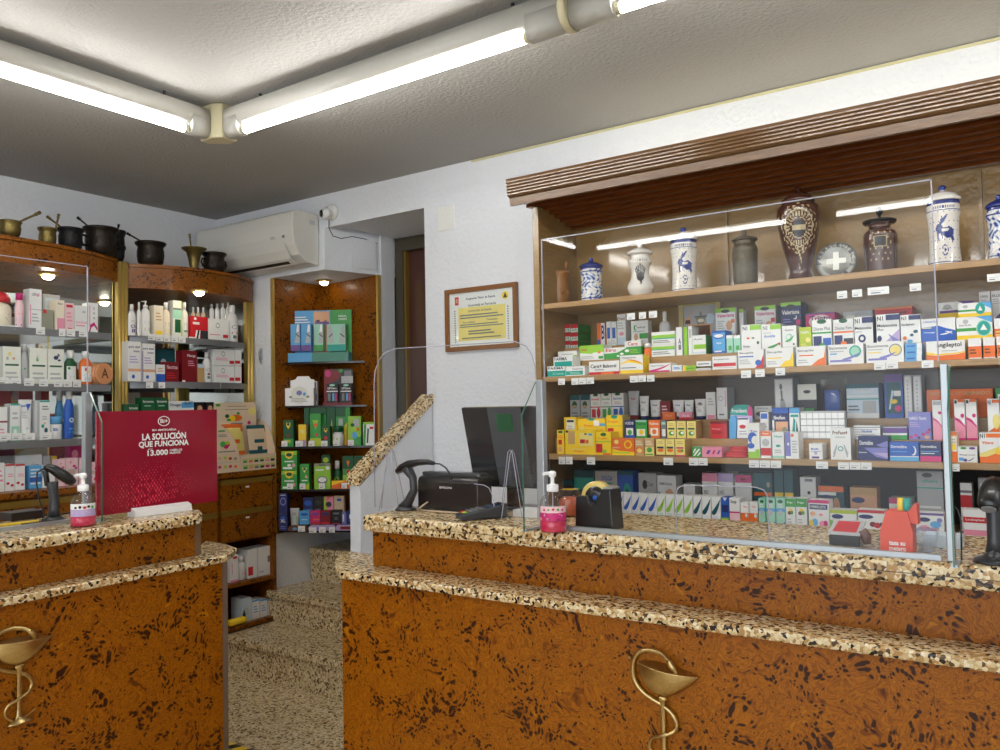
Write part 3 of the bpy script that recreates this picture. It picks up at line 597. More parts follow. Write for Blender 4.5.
# ================================================================ GLASS SCREENS
GY = 2.035
def screen_r():
    t = empty('glass_screen', (-.75, GY, 1.091), 'tall clear glass screen with aluminium posts on the right counter', 'screen')
    mb = MB(); xa, xb = -1.252, -.204; zt = 1.938
    ar = [(-.842, 1.10), (-.842, 1.21), (-.834, 1.226), (-.815, 1.233), (-.63, 1.235), (-.609, 1.228), (-.60, 1.21), (-.60, 1.10)]
    out = [(xa+.012, 1.10)]+ar+[(xb-.012, 1.10), (xb-.012, zt), (xa+.012, zt)]
    mb.face([(x, GY, z) for x, z in out], GLASS); mb.build('pane', t)
    mb = MB(); mb.tube([(x, GY, z) for x, z in ar], .0016, AEDGE, 6); mb.build('hatch_edge', t)
    mb = MB(); mb.box(xa+.012, xb-.012, GY-.002, GY+.002, zt, zt+.0025, AEDGE); mb.box(xa+.010, xa+.0125, GY-.002, GY+.002, 1.53, zt, AEDGE); mb.box(xb-.012, xb-.0095, GY-.002, GY+.002, 1.53, zt, AEDGE); mb.build('pane_edge', t)
    mb = MB(); mb.box(xa+.02, xb-.02, GY-.008, GY+.008, 1.0905, 1.102, ALU); mb.build('bottom_rail', t)
    for x in (xa, xb):
        MB().box(x-.013 if x < -1 else x-.008, x+.009 if x < -1 else x+.007, GY-.012, GY+.012, 1.0905, 1.525, ALU).build('post', t, bevel=.002)
    # wings towards the customer
    for x in (xa-.012, xb+.012):
        e = 2.02-.005; mb = MB(); mb.face([(x, GY-.012, 1.094), (x, 1.945 if x < -1 else 1.955, 1.094), (x, 1.945 if x < -1 else 1.955, 1.42), (x, GY-.012, 1.515)], GLASS); w = mb.build('side_wing', t)
        yf = 1.945 if x < -1 else 1.955
        mb = MB(); mb.obox((x-.002, yf-.003, 1.092), (.004, 0, 0), (0, .003, 0), (0, 0, .33), GEDGE); mb.obox((x-.002, yf-.003, 1.422), (.004, 0, 0), (0, GY-.012-yf, .095), (0, .003, .003), GEDGE); mb.box(x-.007, x+.007, yf, GY-.013, 1.0905, 1.096, ALU); mb.build('wing_edge', t)
screen_r()
def screen_l():
    x = -2.72; yr = HX(87, 300, x).y; yp = HX(87, 450, x).y
    t = empty('glass_screen', (x, 1.1, 1.091), 'tall clear glass screen with aluminium post on the left counter', 'screen')
    zt = HX(87, 267, x).z
    mb = MB(); mb.face([(x, .4, 1.10), (x, yr, 1.10), (x, yr, zt), (x, .4, zt)], GLASS); mb.build('pane', t)
    mb = MB(); mb.box(x-.002, x+.002, .4, yr, zt, zt+.0025, AEDGE); mb.box(x-.002, x+.002, yr, yr+.003, 1.52, zt, AEDGE); mb.build('pane_edge', t)
    MB().box(x-.012, x+.012, yp-.013, yp+.011, 1.0905, 1.525, ALU).build('post', t, bevel=.002)
    MB().box(x-.008, x+.008, .4, yp-.014, 1.0905, 1.102, ALU).build('bottom_rail', t)
    xf = -2.635; yy = yp+.004
    mb = MB(); mb.face([(x+.014, yy, 1.094), (xf, yy, 1.094), (xf, yy, 1.42), (x+.014, yy, 1.515)], GLASS); mb.build('side_wing', t)
    mb = MB(); mb.obox((xf, yy-.002, 1.092), (.003, 0, 0), (0, .004, 0), (0, 0, .33), GEDGE); mb.obox((xf, yy-.002, 1.422), (x+.014-xf, 0, .095), (0, .004, 0), (0, 0, .003), GEDGE); mb.box(x+.014, xf, yy-.006, yy+.006, 1.0905, 1.096, ALU); mb.build('wing_edge', t)
screen_l()
# rounded acrylic screen by the till
def acryl(y, pts, label, w=.0016, z0=1.0925):
    t = empty('acrylic_screen', (HY(pts[0][0], 500, y).x, y, z0), label, 'screen')
    P = [HY(a, b, y) for a, b in pts]; P[0].z = P[-1].z = z0
    mb = MB(); mb.face(P, ACRY); mb.build('pane', t)
    mb = MB(); mb.tube(P, w, AEDGE, 6); mb.build('pane_edge', t)
    return t
AC_ = acryl(2.16, [(375, 512), (374, 385), (375, 371), (379, 360), (386, 352), (396, 348.5), (515, 341.5), (526, 346), (532, 355), (535, 366), (536, 380), (538, 520)], 'large rounded clear acrylic screen in front of the monitor')
for xg, yg in ((392, 449), (513, 450)):
    b = HY(xg, 518, 2.16); tp = HY(xg, yg, 2.16).z
    P = [V((b.x+.016*math.copysign(1, q)*0, 2.163+q, z_)) for q, z_ in ((-.07, 1.0925), (-.012, tp-.012), (0, tp), (.012, tp-.012), (.07, 1.0925))]
    mb = MB(); mb.face([p+V((.0, 0, 0)) for p in P], ACRY); mb.tube(P, .0014, AEDGE, 6)
    P2 = [V((b.x+q, 2.15, z_)) for q, z_ in ((-.042, 1.0925), (-.008, tp-.006), (0, tp), (.008, tp-.006), (.042, 1.0925))]; mb.tube(P2, .0014, AEDGE, 6); mb.build('foot', AC_)
P = [(474, 484), (484, 485), (489, 488), (492, 495), (494, 505), (495, 522)]
y = 2.13; q = [HY(a, b, y) for a, b in P]; q[-1].z = 1.0925; q = [V((q[0].x, y, 1.0925))]+q
mb = MB(); mb.face(q, ACRY); mb.tube(q[1:], .0015, AEDGE, 6); tag(mb.build('acrylic_holder'), 'small curved clear acrylic holder between terminal and monitor', 'holder')
q = [HY(a, b, GY+.01) for a, b in ((961, 545), (961, 520), (958, 510), (950, 502))]; q[0].z = 1.092; mb = MB(); mb.tube(q, .0018, DGREY, 6); tag(mb.build('screen_hook'), 'thin bent rod just right of the glass screen post', 'rod')

# ================================================================ PRODUCTS
ORD = ['first', 'second', 'third', 'fourth', 'fifth', 'sixth', 'seventh', 'eighth', 'ninth', 'tenth']
NUM = ['', 'one', 'two', 'three', 'four', 'five', 'six', 'seven', 'eight', 'nine', 'ten']
TAGREF = []
def row(fr, where, group, items):
    cnt = {}
    for it in items: cnt[it[6]] = cnt.get(it[6], 0)+1
    seen = {}
    for it in items:
        x0, y0, x1, y1, col, deco, desc = it[:7]; opt = it[7] if len(it) > 7 else {}
        kind = opt.get('kind', 'box'); lab = desc
        if cnt[desc] > 1:
            k = seen.get(desc, 0); seen[desc] = k+1; ordn = ['left one', 'right one'][k] if cnt[desc] == 2 else f'{ORD[k]} of {NUM[cnt[desc]]} from left'
            lab = f'{desc}, {ordn}'
        lab = f'{lab}, {where}'
        f2 = fr
        if 'dy' in opt: f2 = Fr(fr.p-fr.n*opt['dy'], fr.n, opt.get('z', fr.z), opt.get('depth', fr.d))
        if kind == 'box': carton(f2, x0, y0, x1, y1, col, deco, opt.get('side'), opt.get('depth'), lab, opt.get('cat', 'medicine box'), opt.get('name', 'medicine_box'), group)
        elif kind == 'bottle': bottle(f2, x0, y0, x1, y1, col, deco, lab, opt, group)
        elif kind == 'tube': ctube(f2, x0, y0, x1, y1, col, deco, lab, opt, group)
        elif kind == 'jar': cjar(f2, x0, y0, x1, y1, col, deco, lab, opt, group)
        TAGREF.append(((x0+x1)/2, y1 or 0, desc, where))
def bottle(fr, x0, y0, x1, y1, col, deco, lab, opt, group):
    a, b, zb, zt = fr.rect(x0, y0, x1, y1); w = (b-a).length*.5*.96; h = zt-zb; c = (a+b)/2-fr.n*(w*.8+.002); c.z = zb
    t = empty(opt.get('name', 'bottle'), c, lab, opt.get('cat', 'bottle'), group)
    cf = opt.get('cap', .2); hb = h*(1-cf); capc = C(opt.get('capcol', 'w')); cw = w*opt.get('capw', .5); flat = opt.get('flat', .8)
    m = opt.get('mat') or C(col)
    mb = MB(); mb.lathe(c, [(w*.9, 0), (w, .004), (w, hb*.74), (w*.93, hb*.84), (w*.7, hb*.93), (cw*.95, hb*.985), (cw*.9, hb)], m, 24, squash=flat, ref=fr.r)
    if deco:
        def P(u, v, L):
            xx = (u-.5)*2*.88; yy = math.sqrt(max(0, 1-xx*xx)); return c+fr.r*(w*xx)+fr.n*((w*yy)*flat+.0006+.0002*L)+V((0, 0, .05*hb+v*hb*.7))
        # printed label bent round the front
        lc = opt.get('lab')
        if lc:
            for i in range(8):
                u0, u1 = .06+.88*i/8, .06+.88*(i+1)/8; mb.face([P(u0, .08, 0), P(u1, .08, 0), P(u1, .92, 0), P(u0, .92, 0)], C(lc))
        decorate(mb, lambda u, v, L: P(u, v, L+2), deco)
    mb.build('bottle_body', t)
    mb = MB(); st_ = opt.get('capstyle', 'cyl')
    if st_ == 'cyl': mb.lathe(c+V((0, 0, hb)), [(cw, .0), (cw, h*cf*.85), (cw*.85, h*cf)], capc, 20)
    elif st_ == 'dome': mb.lathe(c+V((0, 0, hb)), [(w*.92, 0), (w*.9, h*cf*.4), (w*.65, h*cf*.8), (w*.3, h*cf)], capc, 24, squash=flat, ref=fr.r)
    elif st_ == 'pump':
        mb.lathe(c+V((0, 0, hb)), [(cw, 0), (cw, h*cf*.4), (cw*.35, h*cf*.45), (cw*.3, h*cf*.8), (cw*.6, h*cf*.82), (cw*.6, h*cf*.98), (cw*.3, h*cf)], capc, 16); mb.tube([c+V((0, 0, hb+h*cf*.9)), c+V((0, 0, hb+h*cf*.86))-fr.r*w*.9], cw*.22, capc, 8)
    mb.build('cap', t)
def ctube(fr, x0, y0, x1, y1, col, deco, lab, opt, group):
    a, b, zb, zt = fr.rect(x0, y0, x1, y1); w = (b-a).length*.5; h = zt-zb; c = (a+b)/2-fr.n*(w*.6+.004); c.z = zb
    t = empty('cream_tube', c, lab, opt.get('cat', 'cream tube'), group); ch = h*.16; r = fr.r; n = fr.n
    mb = MB(); vs = []; N_ = 20; K = 7
    for k in range(K+1):
        q = k/K; zz = zb+ch+(h-ch)*q; ww = w*(.78+.22*q); dd = w*.62*(1-q)**.8+.0015
        for i in range(N_): an = 2*PI*i/N_; vs.append(V((c.x, c.y, zz))+r*ww*math.cos(an)+n*dd*math.sin(an))
    fs = [(k*N_+i, k*N_+(i+1) % N_, (k+1)*N_+(i+1) % N_, (k+1)*N_+i) for k in range(K) for i in range(N_)]
    mb.faces(vs, fs, C(col), True); mb.face([vs[K*N_+i] for i in range(N_)], C(col)); mb.face([vs[N_-1-i] for i in range(N_)], C(col))
    def P(u, v, L):
        q = .06+.86*v; ww = w*(.78+.22*q); dd = w*.62*(1-q)**.8+.0015; xx = (u-.5)*1.7
        return V((c.x, c.y, zb+ch+(h-ch)*q))+r*ww*xx+n*(dd*math.sqrt(max(0, 1-xx*xx))+.0012+.0003*L)
    if deco: decorate(mb, P, deco)
    mb.build('tube_body', t)
    mb = MB(); mb.lathe((c.x, c.y, zb), [(w*.7, 0), (w*.76, .002), (w*.74, ch)], C(opt.get('capcol', 'w')), 20, squash=.75, ref=r); mb.build('cap', t)
def cjar(fr, x0, y0, x1, y1, col, deco, lab, opt, group):
    a, b, zb, zt = fr.rect(x0, y0, x1, y1); w = (b-a).length*.5; h = zt-zb; c = (a+b)/2-fr.n*(w+.002); c.z = zb
    t = empty('cream_jar', c, lab, opt.get('cat', 'cream jar'), group)
    mb = MB(); mb.lathe(c, [(w*.9, 0), (w*.97, .004), (w*.97, h*.66)], C(col), 28, ref=fr.r)
    decorate(mb, lambda u, v, L: c+fr.r*(w*(u-.5)*1.4)+fr.n*(w*.97*math.sqrt(1-((u-.5)*1.44)**2)+.0008+.0003*L)+V((0, 0, v*h*.66)), deco); mb.build('jar_body', t)
    mb = MB(); mb.lathe(c+V((0, 0, h*.66)), [(w, 0), (w, h*.31), (w*.92, h*.34)], C(opt.get('capcol', 'w')), 28, ref=fr.r); mb.build('lid', t)
def tags(fr, where, xs, y0, y1, group='white price tags on the shelf edges'):
    """small white price cards hung on a shelf edge, each named after what stands above it"""
    for k, (xa, xb, dy) in enumerate(xs):
        a = hit(xa, y0+dy, fr.p, fr.n); b = hit(xb, y0+dy, fr.p, fr.n); zt = a.z; zb = hit(xa, y1+dy, fr.p, fr.n).z; b.z = zt
        mb = MB(); w = b-a; mb.obox(V((a.x, a.y, zb)), V((w.x, w.y, 0)), fr.n*.0012, V((0, 0, zt-zb)), C('w'))
        decorate(mb, lambda u, v, L: V((a.x, a.y, zb))+V((w.x, w.y, 0))*u+V((0, 0, (zt-zb)*v))+fr.n*(.0012+.0002*L), 'r .15 .2 .6 .32 g1;r .15 .5 .8 .56 g2')
        near = min([q for q in TAGREF if q[3] == where], key=lambda q: abs(q[0]-(xa+xb)/2), default=None)
        sh_ = ' '.join(near[2].split()[:6]) if near else 'products'
        o = mb.build('price_tag'); o['pending'] = sh_; o['where'] = where; PEND.append((o, sh_, where, (xa+xb)/2, group))
PEND = []
Y1_, Y2_, Y3_ = 2.95, 3.045, 3.14
N0 = (0, -1, 0)
G2 = 'medicine boxes on the second shelf of the wall cabinet'
wa = 'upper medicine shelf, front row'
row(Fr((0, 2.95, 0), N0, 1.5705, .065), wa, G2, [
 (547.5, 366, 565.5, None, 'w', 'r 0 0 1 .55 te;t FARMA .05 .66 .9 .92 bk;t Crema .3 .15 .9 .4 mint', 'white and teal carton, left end'),
 (566, 366, 585, None, 'w', 'r 0 .08 .9 .5 te;t Derma .35 .62 .9 .8 g1;l .2 .15 .8 .4 2 mint', 'white and teal carton, beside the end one'),
 (553.5, 356.5, 573, 366.3, 'w', 'r .05 0 .95 .5 te;t FARMA .05 .6 .7 .95 bk', 'white and teal carton stacked on two others'),
 (589, 361, 619.5, None, 'w', 'r 0 0 1 .2 re;r .4 0 .8 .18 or_;t Care+ .05 .5 .42 .78 bk;t Balsoral .47 .5 .9 .75 bk;l .2 .3 .5 .42 1 g1', 'wide white carton with red base'),
 (620, 355, 643, None, 'w', 'r 0 0 1 .17 ye;p ye 0 .55 .3 .72 .7 .7 1 .5 1 .44 .6 .56 .25 .6 0 .5;s .3 .75 1 .5 .06 or_;t Vitamina .06 .82 .7 .92 g1;l .05 .25 .7 .36 1 g1', 'white carton with yellow swoosh', {'side': 'ye'}),
 (649, 363, 671, None, 'w', 'r 0 .0 .95 .18 mg;s 0 .2 1 .9 .2 mg;t Regenerador .08 .62 .72 .8 g1', 'white carton with pink swoosh'),
 (672, 365, 682, None, 'w', 'r .1 .2 .9 .8 wb;l .2 .3 .8 .7 2 bl', 'tiny pale blue box'),
 (683, 365.5, 696, None, 'lg', 'r 0 0 .22 1 ye;l .3 .35 .9 .6 2 dg', 'tiny green and yellow box'),
 (696.3, 368, 711, None, 'w', 'l .1 .2 .9 .7 1 g1', 'flat white box at the bottom of a pair'),
 (696.3, 361, 711, 366.2, 'w', 'l .1 .2 .9 .7 1 g1', 'flat white box on top of a pair', {'z': 0}),
 (712.3, 356, 737, None, 'w', 'r .04 .22 .96 .48 re;t Pranarom .08 .72 .7 .84 g1;l .1 .08 .9 .18 1 g2', 'white carton with red band'),
 (738, 349.5, 764, None, 'w', 'p re .65 0 1 0 1 .75 .9 .4;c .78 .28 .12 .16 bl;t Sinupilis .05 .76 .6 .88 bk;r .05 .6 .6 .66 bl;l .06 .2 .5 .5 3 g2', 'white carton with blue dot and red corner'),
 (765.5, 347.5, 793.5, None, 'w', 'p ye .5 0 1 0 1 .8 .88 .35 .7 .3;t Sinupilis .05 .7 .6 .84 g1;r .05 .44 .58 .5 ye;l .06 .12 .4 .34 2 g2', 'white carton with yellow corner'),
 (796, 346, 826, None, 'w', 'p or_ .5 0 1 0 1 .98 .93 .4 .75 .3;t Sinupilis .05 .7 .6 .84 g1;r .1 .5 .58 .56 or_;l .06 .12 .4 .34 2 g2', 'white carton with orange corner'),
 (828, 344, 863.5, None, 'w', 'c .77 .62 .17 .3 te;c .77 .62 .13 .23 mint;t Eucomenta .04 .76 .55 .9 g1;s .4 .25 .95 .6 .12 vi;r .05 .12 .66 .22 vi;r .05 .5 .25 .56 lb;l .06 .6 .45 .7 1 g2', 'white carton with teal disc'),
 (866, 342, 904, None, 'w', 'c .78 .6 .17 .3 bl;c .78 .6 .15 .26 ly;t Eucomenta .04 .76 .6 .9 g1;s .35 .25 .8 .5 .12 vi;r .05 .12 .55 .22 vi;r .05 .48 .4 .54 ly;l .06 .6 .45 .7 1 g2', 'white carton with yellow disc'),
 (905, 355.2, 922, None, 'lb', 'r .7 0 1 1 w;l .1 .2 .6 .8 1 bl', 'thin light blue box, bottom of a stack', {}),
 (905, 349, 922, 355.2, 'lb', 'r .7 0 1 1 w;l .1 .2 .6 .8 1 bl', 'thin light blue box, middle of a stack', {}),
 (905, 343, 922, 349, 'lb', 'r .7 0 1 1 w;l .1 .2 .6 .8 1 bl', 'thin light blue box, top of a stack', {}),
 (926, 340.5, 965, None, 'w', 'p or_ 0 0 1 0 1 .35 .8 .28 .3 .22 0 .3;p ye 0 .3 .3 .24 .8 .3 1 .36 1 .42 .8 .36 .3 .32 0 .45;t angileptol .28 .6 .92 .9 bk;l .4 .42 .8 .52 1 g2', 'wide white carton with orange wavy base'),
 (968, 338, 981.5, None, 'w', 'r 0 .05 1 .6 or_;l .1 .2 .6 .5 2 br', 'white and orange pill box'),
 (983, 337, 995, None, 'w', 'r 0 .05 1 .6 or_;l .1 .2 .6 .5 2 br', 'white and orange pill box'),
 (996.5, 336, 1010, None, 'w', 'r 0 .05 1 .6 or_;l .1 .2 .6 .5 2 br', 'white and orange pill box'),
])
wb_ = 'upper medicine shelf, middle row'
row(Fr((0, Y2_, 0), N0, 1.6365, .075), wb_, G2, [
 (558, 351, 577, None, 'w', 'r 0 0 1 .5 g2;r .8 0 1 .6 lg;l .2 .6 .8 .8 1 g2', 'pale grey carton with green edge'),
 (579.5, 345, 604, None, 'w', 'r 0 .5 1 1 lg;p lg 0 .5 .5 .42 .7 .6 0 .7;t Vital .08 .62 .3 .8 re;c .82 .5 .06 .08 or_;r .78 .08 .97 .25 gr;l .1 .1 .6 .3 2 g2', 'green topped white carton'),
 (604.3, 347, 641.5, None, 'gr', 'p w 0 .5 .35 .55 .6 .9 .6 1 0 1;c .62 .66 .06 .13 w;c .48 .42 .05 .1 w;c .38 .25 .04 .09 w;t Eiro .04 .64 .33 .94 re;l .7 .4 .95 .8 3 lg', 'long green display carton with white speech bubbles'),
 (624.5, 340.5, 641, 347, 'w', 't Care .2 .25 .8 .8 re', 'small white card above the long green carton', {'depth': .02}),
 (642.5, 343, 650.5, None, 'or_', 'r .2 .3 .8 .5 ly', 'small orange bottle with white cap', {'kind': 'bottle', 'cap': .3, 'capw': .8}),
 (651.5, 344.5, 675, None, 'w', 'r 0 .62 1 .85 lg;r 0 .55 1 .62 te;l .05 .15 .8 .45 2 g1', 'white and green carton at the bottom of a pair'),
 (651.5, 331.5, 675, 344.3, 'w', 'r 0 .5 1 .75 lg;r 0 .42 1 .5 te;l .05 .1 .8 .35 2 g1', 'white and green carton on top of a pair'),
 (676, 327, 683, None, 'w', 't A .3 .4 .7 .6 nv;r .3 .2 .7 .38 g1;r .9 0 1 1 nv', 'narrow upright white box with navy edge'),
 (683.5, 327, 687.5, None, 'lg', '', 'very narrow upright green box'),
 (688, 326, 692, None, 'w', 'r .2 .6 .8 .9 g2', 'very narrow upright white box'),
 (692.3, 335, 706, None, 'w', 'r .1 .28 1 .52 lg;c .3 .42 .14 .1 lg;r 0 .05 1 .14 wb;t Activ .1 .75 .8 .84 g1', 'white carton with green patch', {'side': 'gr'}),
 (712, 330.5, 725.5, None, 'bl', 'r .05 .1 .95 .9 lb;c .5 .75 .4 .12 bl;c .5 .77 .35 .08 w;t Agua .3 .4 .7 .5 w;r .15 .06 .7 .12 w', 'blue bag-like carton with white oval'),
 (726.3, 335, 733, None, 'mint', 'r 0 .82 1 1 w;r .3 .15 .8 .4 gr', 'small pale green box with white top'),
 (733.6, 335, 740.5, None, 'mint', 'r 0 .82 1 1 w;r .3 .15 .8 .4 gr', 'small pale green box with white top'),
 (741, 324.5, 761, None, 'w', 't N1 .08 .8 .32 .94 bk;r .45 .8 1 .98 lg;c .35 .5 .08 .04 or_;c .6 .5 .08 .04 kh;c .84 .32 .06 .06 dg;t Relax .1 .16 .45 .24 g1', 'white number-one carton with lime corner and leaf'),
 (761.3, 324, 781, None, 'w', 't N2 .08 .8 .32 .94 g1;r .45 .8 1 .98 lg;t Acoblis .12 .5 .7 .6 bl;s .3 .12 .95 .3 .1 gr;c .9 .24 .06 .05 re;l .1 .64 .5 .7 1 g2', 'white number-two carton with lime corner'),
 (782, 325.5, 796.5, None, 'w', 'c .5 .5 .25 .17 mint;c .45 .52 .14 .1 w;s .2 .35 .85 .6 .1 gr;c .8 .22 .06 .05 dg;t Gastro .2 .78 .8 .86 g1;r 0 .1 1 .12 g2', 'white carton with green stomach drawing'),
 (799, 327, 811.5, None, 'lime', 't Vientre .1 .7 .8 .85 w;c .7 .4 .2 .12 ly;l .1 .1 .6 .25 2 ly', 'lime green carton'),
 (812, 319.5, 831.5, None, 'w', 'c .5 .93 .25 .08 dg;t Diurax_Plus .08 .62 .92 .74 g1;r 0 .5 1 .56 gr;r .05 0 .48 .42 nv;r .55 0 .97 .34 bl;c .5 .1 .14 .07 gr', 'white carton with navy squares and green line'),
 (833, 319, 853.5, None, 'w', 'c .5 .94 .22 .08 dg;t Diurax_Fem .08 .62 .92 .74 g1;r 0 .5 1 .56 or_;r .05 0 .45 .42 nv;r .5 0 .97 .3 dk;c .5 .12 .16 .08 or_', 'white carton with navy squares and orange line'),
 (854, 316.5, 873, None, 'w', 't N1 .04 .78 .3 .94 bk;r .42 .78 1 .98 nv;t Melatonina .04 .56 .92 .66 bk;c .4 .25 .2 .14 nv;c .4 .25 .1 .07 w;l .05 .44 .4 .52 1 g2', 'white melatonin carton with navy corner and ring', {'side': 'nv'}),
 (876, 314, 899.5, None, 'w', 't N1 .04 .8 .3 .94 bk;r .42 .8 1 .98 nv;t Melatonina .04 .58 .9 .68 bk;p lp .4 .1 1 .1 1 .5 .7 .3;p vi .5 .35 .8 .2 1 .1 .7 .1;c .12 .2 .1 .1 nv;t Plus .05 .46 .3 .54 g1', 'white melatonin carton with lilac wave', {'side': 'nv'}),
 (900.2, 314.5, 920.5, None, 'w', 't N1 .04 .82 .3 .95 bk;r .42 .82 1 .98 nv;t Sedaben .04 .62 .7 .7 bk;c .75 .4 .12 .06 dt;c .55 .28 .1 .05 dt;c .2 .18 .1 .07 or_;c .45 .06 .14 .07 lb', 'white carton with navy corner and teal capsules'),
 (921.2, 318, 955.5, None, 'w', 'p bl 0 0 1 0 1 .45 .75 .55 .5 .68 0 .62;t ORNATUL .06 .82 .5 .9 bl;s .55 .3 .92 .42 .06 w;s .7 .42 .92 .3 .05 w;t Omega .06 .36 .4 .44 wb;r .02 .58 .3 .62 ly', 'wide white carton with blue wave'),
 (956.2, 316.5, 992.5, None, 'w', 'r 0 0 1 .2 ye;r 0 .38 .6 .52 gr;p lb .55 1 1 1 1 .7;c .76 .48 .21 .36 mint;c .76 .48 .18 .31 te;p w .66 .4 .86 .4 .76 .66;t AQUILEA .07 .6 .42 .68 g1;c .26 .8 .08 .1 g2', 'white yellow and green carton at the bottom of two', {}),
 (958, 302.5, 991.5, 316.4, 'w', 'r 0 0 1 .25 ye;r 0 .38 .55 .52 gr;p lb .6 1 1 1 1 .5;c .67 .55 .15 .42 te;p w .6 .4 .74 .4 .67 .75;c .22 .75 .08 .12 g2', 'white yellow and green carton on top of two', {}),
 (994, 318, 1008, None, 'w', 'r 0 0 1 .48 or_;l .1 .1 .8 .4 2 ly', 'white and orange carton, right end'),
])
wcx = 'upper medicine shelf, back row'
BR = []
for r_ in range(3):
    for c_ in range(2):
        BR.append((563+7.6*c_, 324+8.4*r_+.2, 570.4+7.6*c_, 332.2+8.4*r_, 'w', 'r 0 .5 1 1 re;t A+B .15 .1 .85 .45 gr', f'small red and white box, {("top","middle","bottom")[r_]} {("left","right")[c_]} of six', {'side': 'gr', 'depth': .12}))
row(Fr((0, Y3_, 0), N0, 1.7005, .1), wcx, G2, BR+[
 (597, 323, 605, None, 'or_', 'r .0 0 .4 .3 bl;r .5 0 1 1 w;t B .55 .3 .95 .9 nv', 'orange and white upright box'),
 (606.3, 321.5, 611, None, 'w', 'r .15 .3 .8 .75 bl;l .2 .05 .8 .25 3 g2', 'narrow white and blue upright box'),
 (611.3, 321.5, 616.5, None, 'w', 'r .15 .3 .8 .75 bl;l .2 .05 .8 .25 3 g2', 'narrow white and blue upright box'),
 (617, 314, 625.5, None, 'w', 't Dol .05 .8 .9 .9 dr;r 0 0 1 .25 wb;c .5 .36 .3 .06 pk;l .1 .5 .8 .75 3 g2', 'tall white box with dark red heading', {'depth': .06}),
 (631, 320.5, 648, None, 'w', 'c .25 .7 .1 .12 gr;c .29 .7 .06 .08 w;t redoxyl .36 .64 .85 .76 g1;r .5 .22 1 .45 gr;c .28 .3 .12 .16 fl;l .1 .5 .8 .58 1 g2', 'white carton with green crescent logo', {'depth': .04}),
 (657, 311, 668.5, None, 'w', 'r .0 .1 1 .55 nv;t Uli .3 .25 .7 .4 w', 'white bottle with navy label', {'kind': 'bottle', 'cap': .3, 'capw': .35, 'capcol': 'w'}),
 (715.5, 308, 735.5, None, 'w', 'r 0 .86 1 1 lg;c .5 .9 .22 .06 dk;t Valeriana .06 .7 .94 .82 mg;c .68 .42 .16 .16 fl;l .08 .3 .45 .6 4 g2;r .5 .06 .95 .1 re;r .78 .5 .95 .62 or_', 'white valerian carton with green top, in front of copies', {'depth': .02}),
 (739, 309, 743.5, None, 'w', 'r 0 .88 1 1 lg', 'white valerian carton edge with green top, behind the first', {'dy': .04, 'depth': .04}),
 (754.5, 305.5, 775.5, None, 'w', 'r 0 .86 1 1 lg;c .5 .9 .22 .06 dk;t Valeriana .06 .68 .94 .8 mg;c .68 .34 .16 .14 fl;l .08 .3 .45 .56 3 g2;r .78 .44 .97 .58 re', 'white valerian carton with green top and red square'),
 (780.5, 302, 801, None, 'nv', 'r 0 .88 1 1 lg;c .5 .86 .22 .07 dk;t Valeriana .06 .62 .92 .76 w;c .7 .52 .1 .07 w;c .66 .54 .09 .06 nv;r .75 .28 .95 .44 mg;l .1 .35 .5 .5 2 vi;c .85 .08 .2 .08 lpk', 'navy valerian carton with green top'),
 (805.5, 312.5, 835, None, 'mg', 'c .5 .55 .4 .35 lpk;t Tripto .15 .5 .85 .85 nv;r 0 .93 1 1 pu', 'magenta carton with pale centre'),
 (843, 311, 873, None, 'g2', 't Lasea .42 .5 1 .72 bk;r .1 .2 .4 .8 gy', 'pale grey carton with black lettering'),
 (874.5, 307, 912.5, None, 're', 't pranatil .3 .6 .85 .78 bk;r 0 .9 1 1 or_', 'wide red carton behind the melatonin boxes'),
 (938, 301.5, 974, None, 'w', 'r 0 0 1 .5 ye;r .04 .5 .7 .62 pu;p pu .55 1 1 1 1 .7;c .26 .78 .12 .12 g2;t AQUI .1 .66 .4 .74 g1', 'white carton with purple stripe and yellow base'),
 (979, 291.5, 990.5, None, 'w', 't UREA .1 .8 .8 .88 g1;p pu 0 0 1 0 1 .35;l .1 .55 .8 .75 3 g2', 'tall white box with purple wedge'),
 (991, 290.5, 1003, None, 'w', 't ELLE .1 .8 .8 .88 g1;p pu 0 0 1 0 1 .35;l .1 .55 .8 .75 3 g2', 'tall white box with purple wedge'),
])
# picture of mortars leaning at the back of the shelf
t = empty('framed_picture', HY(700, 345, 3.225), 'cream framed picture of mortars behind the medicine boxes', 'picture')
a = HY(679.5, 325, 3.225); b = HY(721, 325, 3.225); z1 = HY(700, 302.5, 3.225).z; z0 = 1.7005; ff = .02; w_, h_ = b.x-a.x, z1-z0
t.location = V(((a.x+b.x)/2, 3.225, z0))
mb = MB(); CR = plain('frame_cream', (196, 180, 120), .4)
for (q0, q1, q2, q3) in ((a.x, a.x+ff, z0, z1), (b.x-ff, b.x, z0, z1), (a.x+ff, b.x-ff, z0, z0+ff), (a.x+ff, b.x-ff, z1-ff*.6, z1)): mb.box(q0, q1, 3.218, 3.24, q2, q3, CR)
mb.build('frame', t)
mb = MB(); mb.box(a.x+ff, b.x-ff, 3.228, 3.236, z0+ff, z1-ff*.6, C('g2')); P_ = lambda u, v, L: V((a.x+ff+u*(w_-2*ff), 3.2278-.0002*L, z0+ff+v*(h_-1.6*ff)))
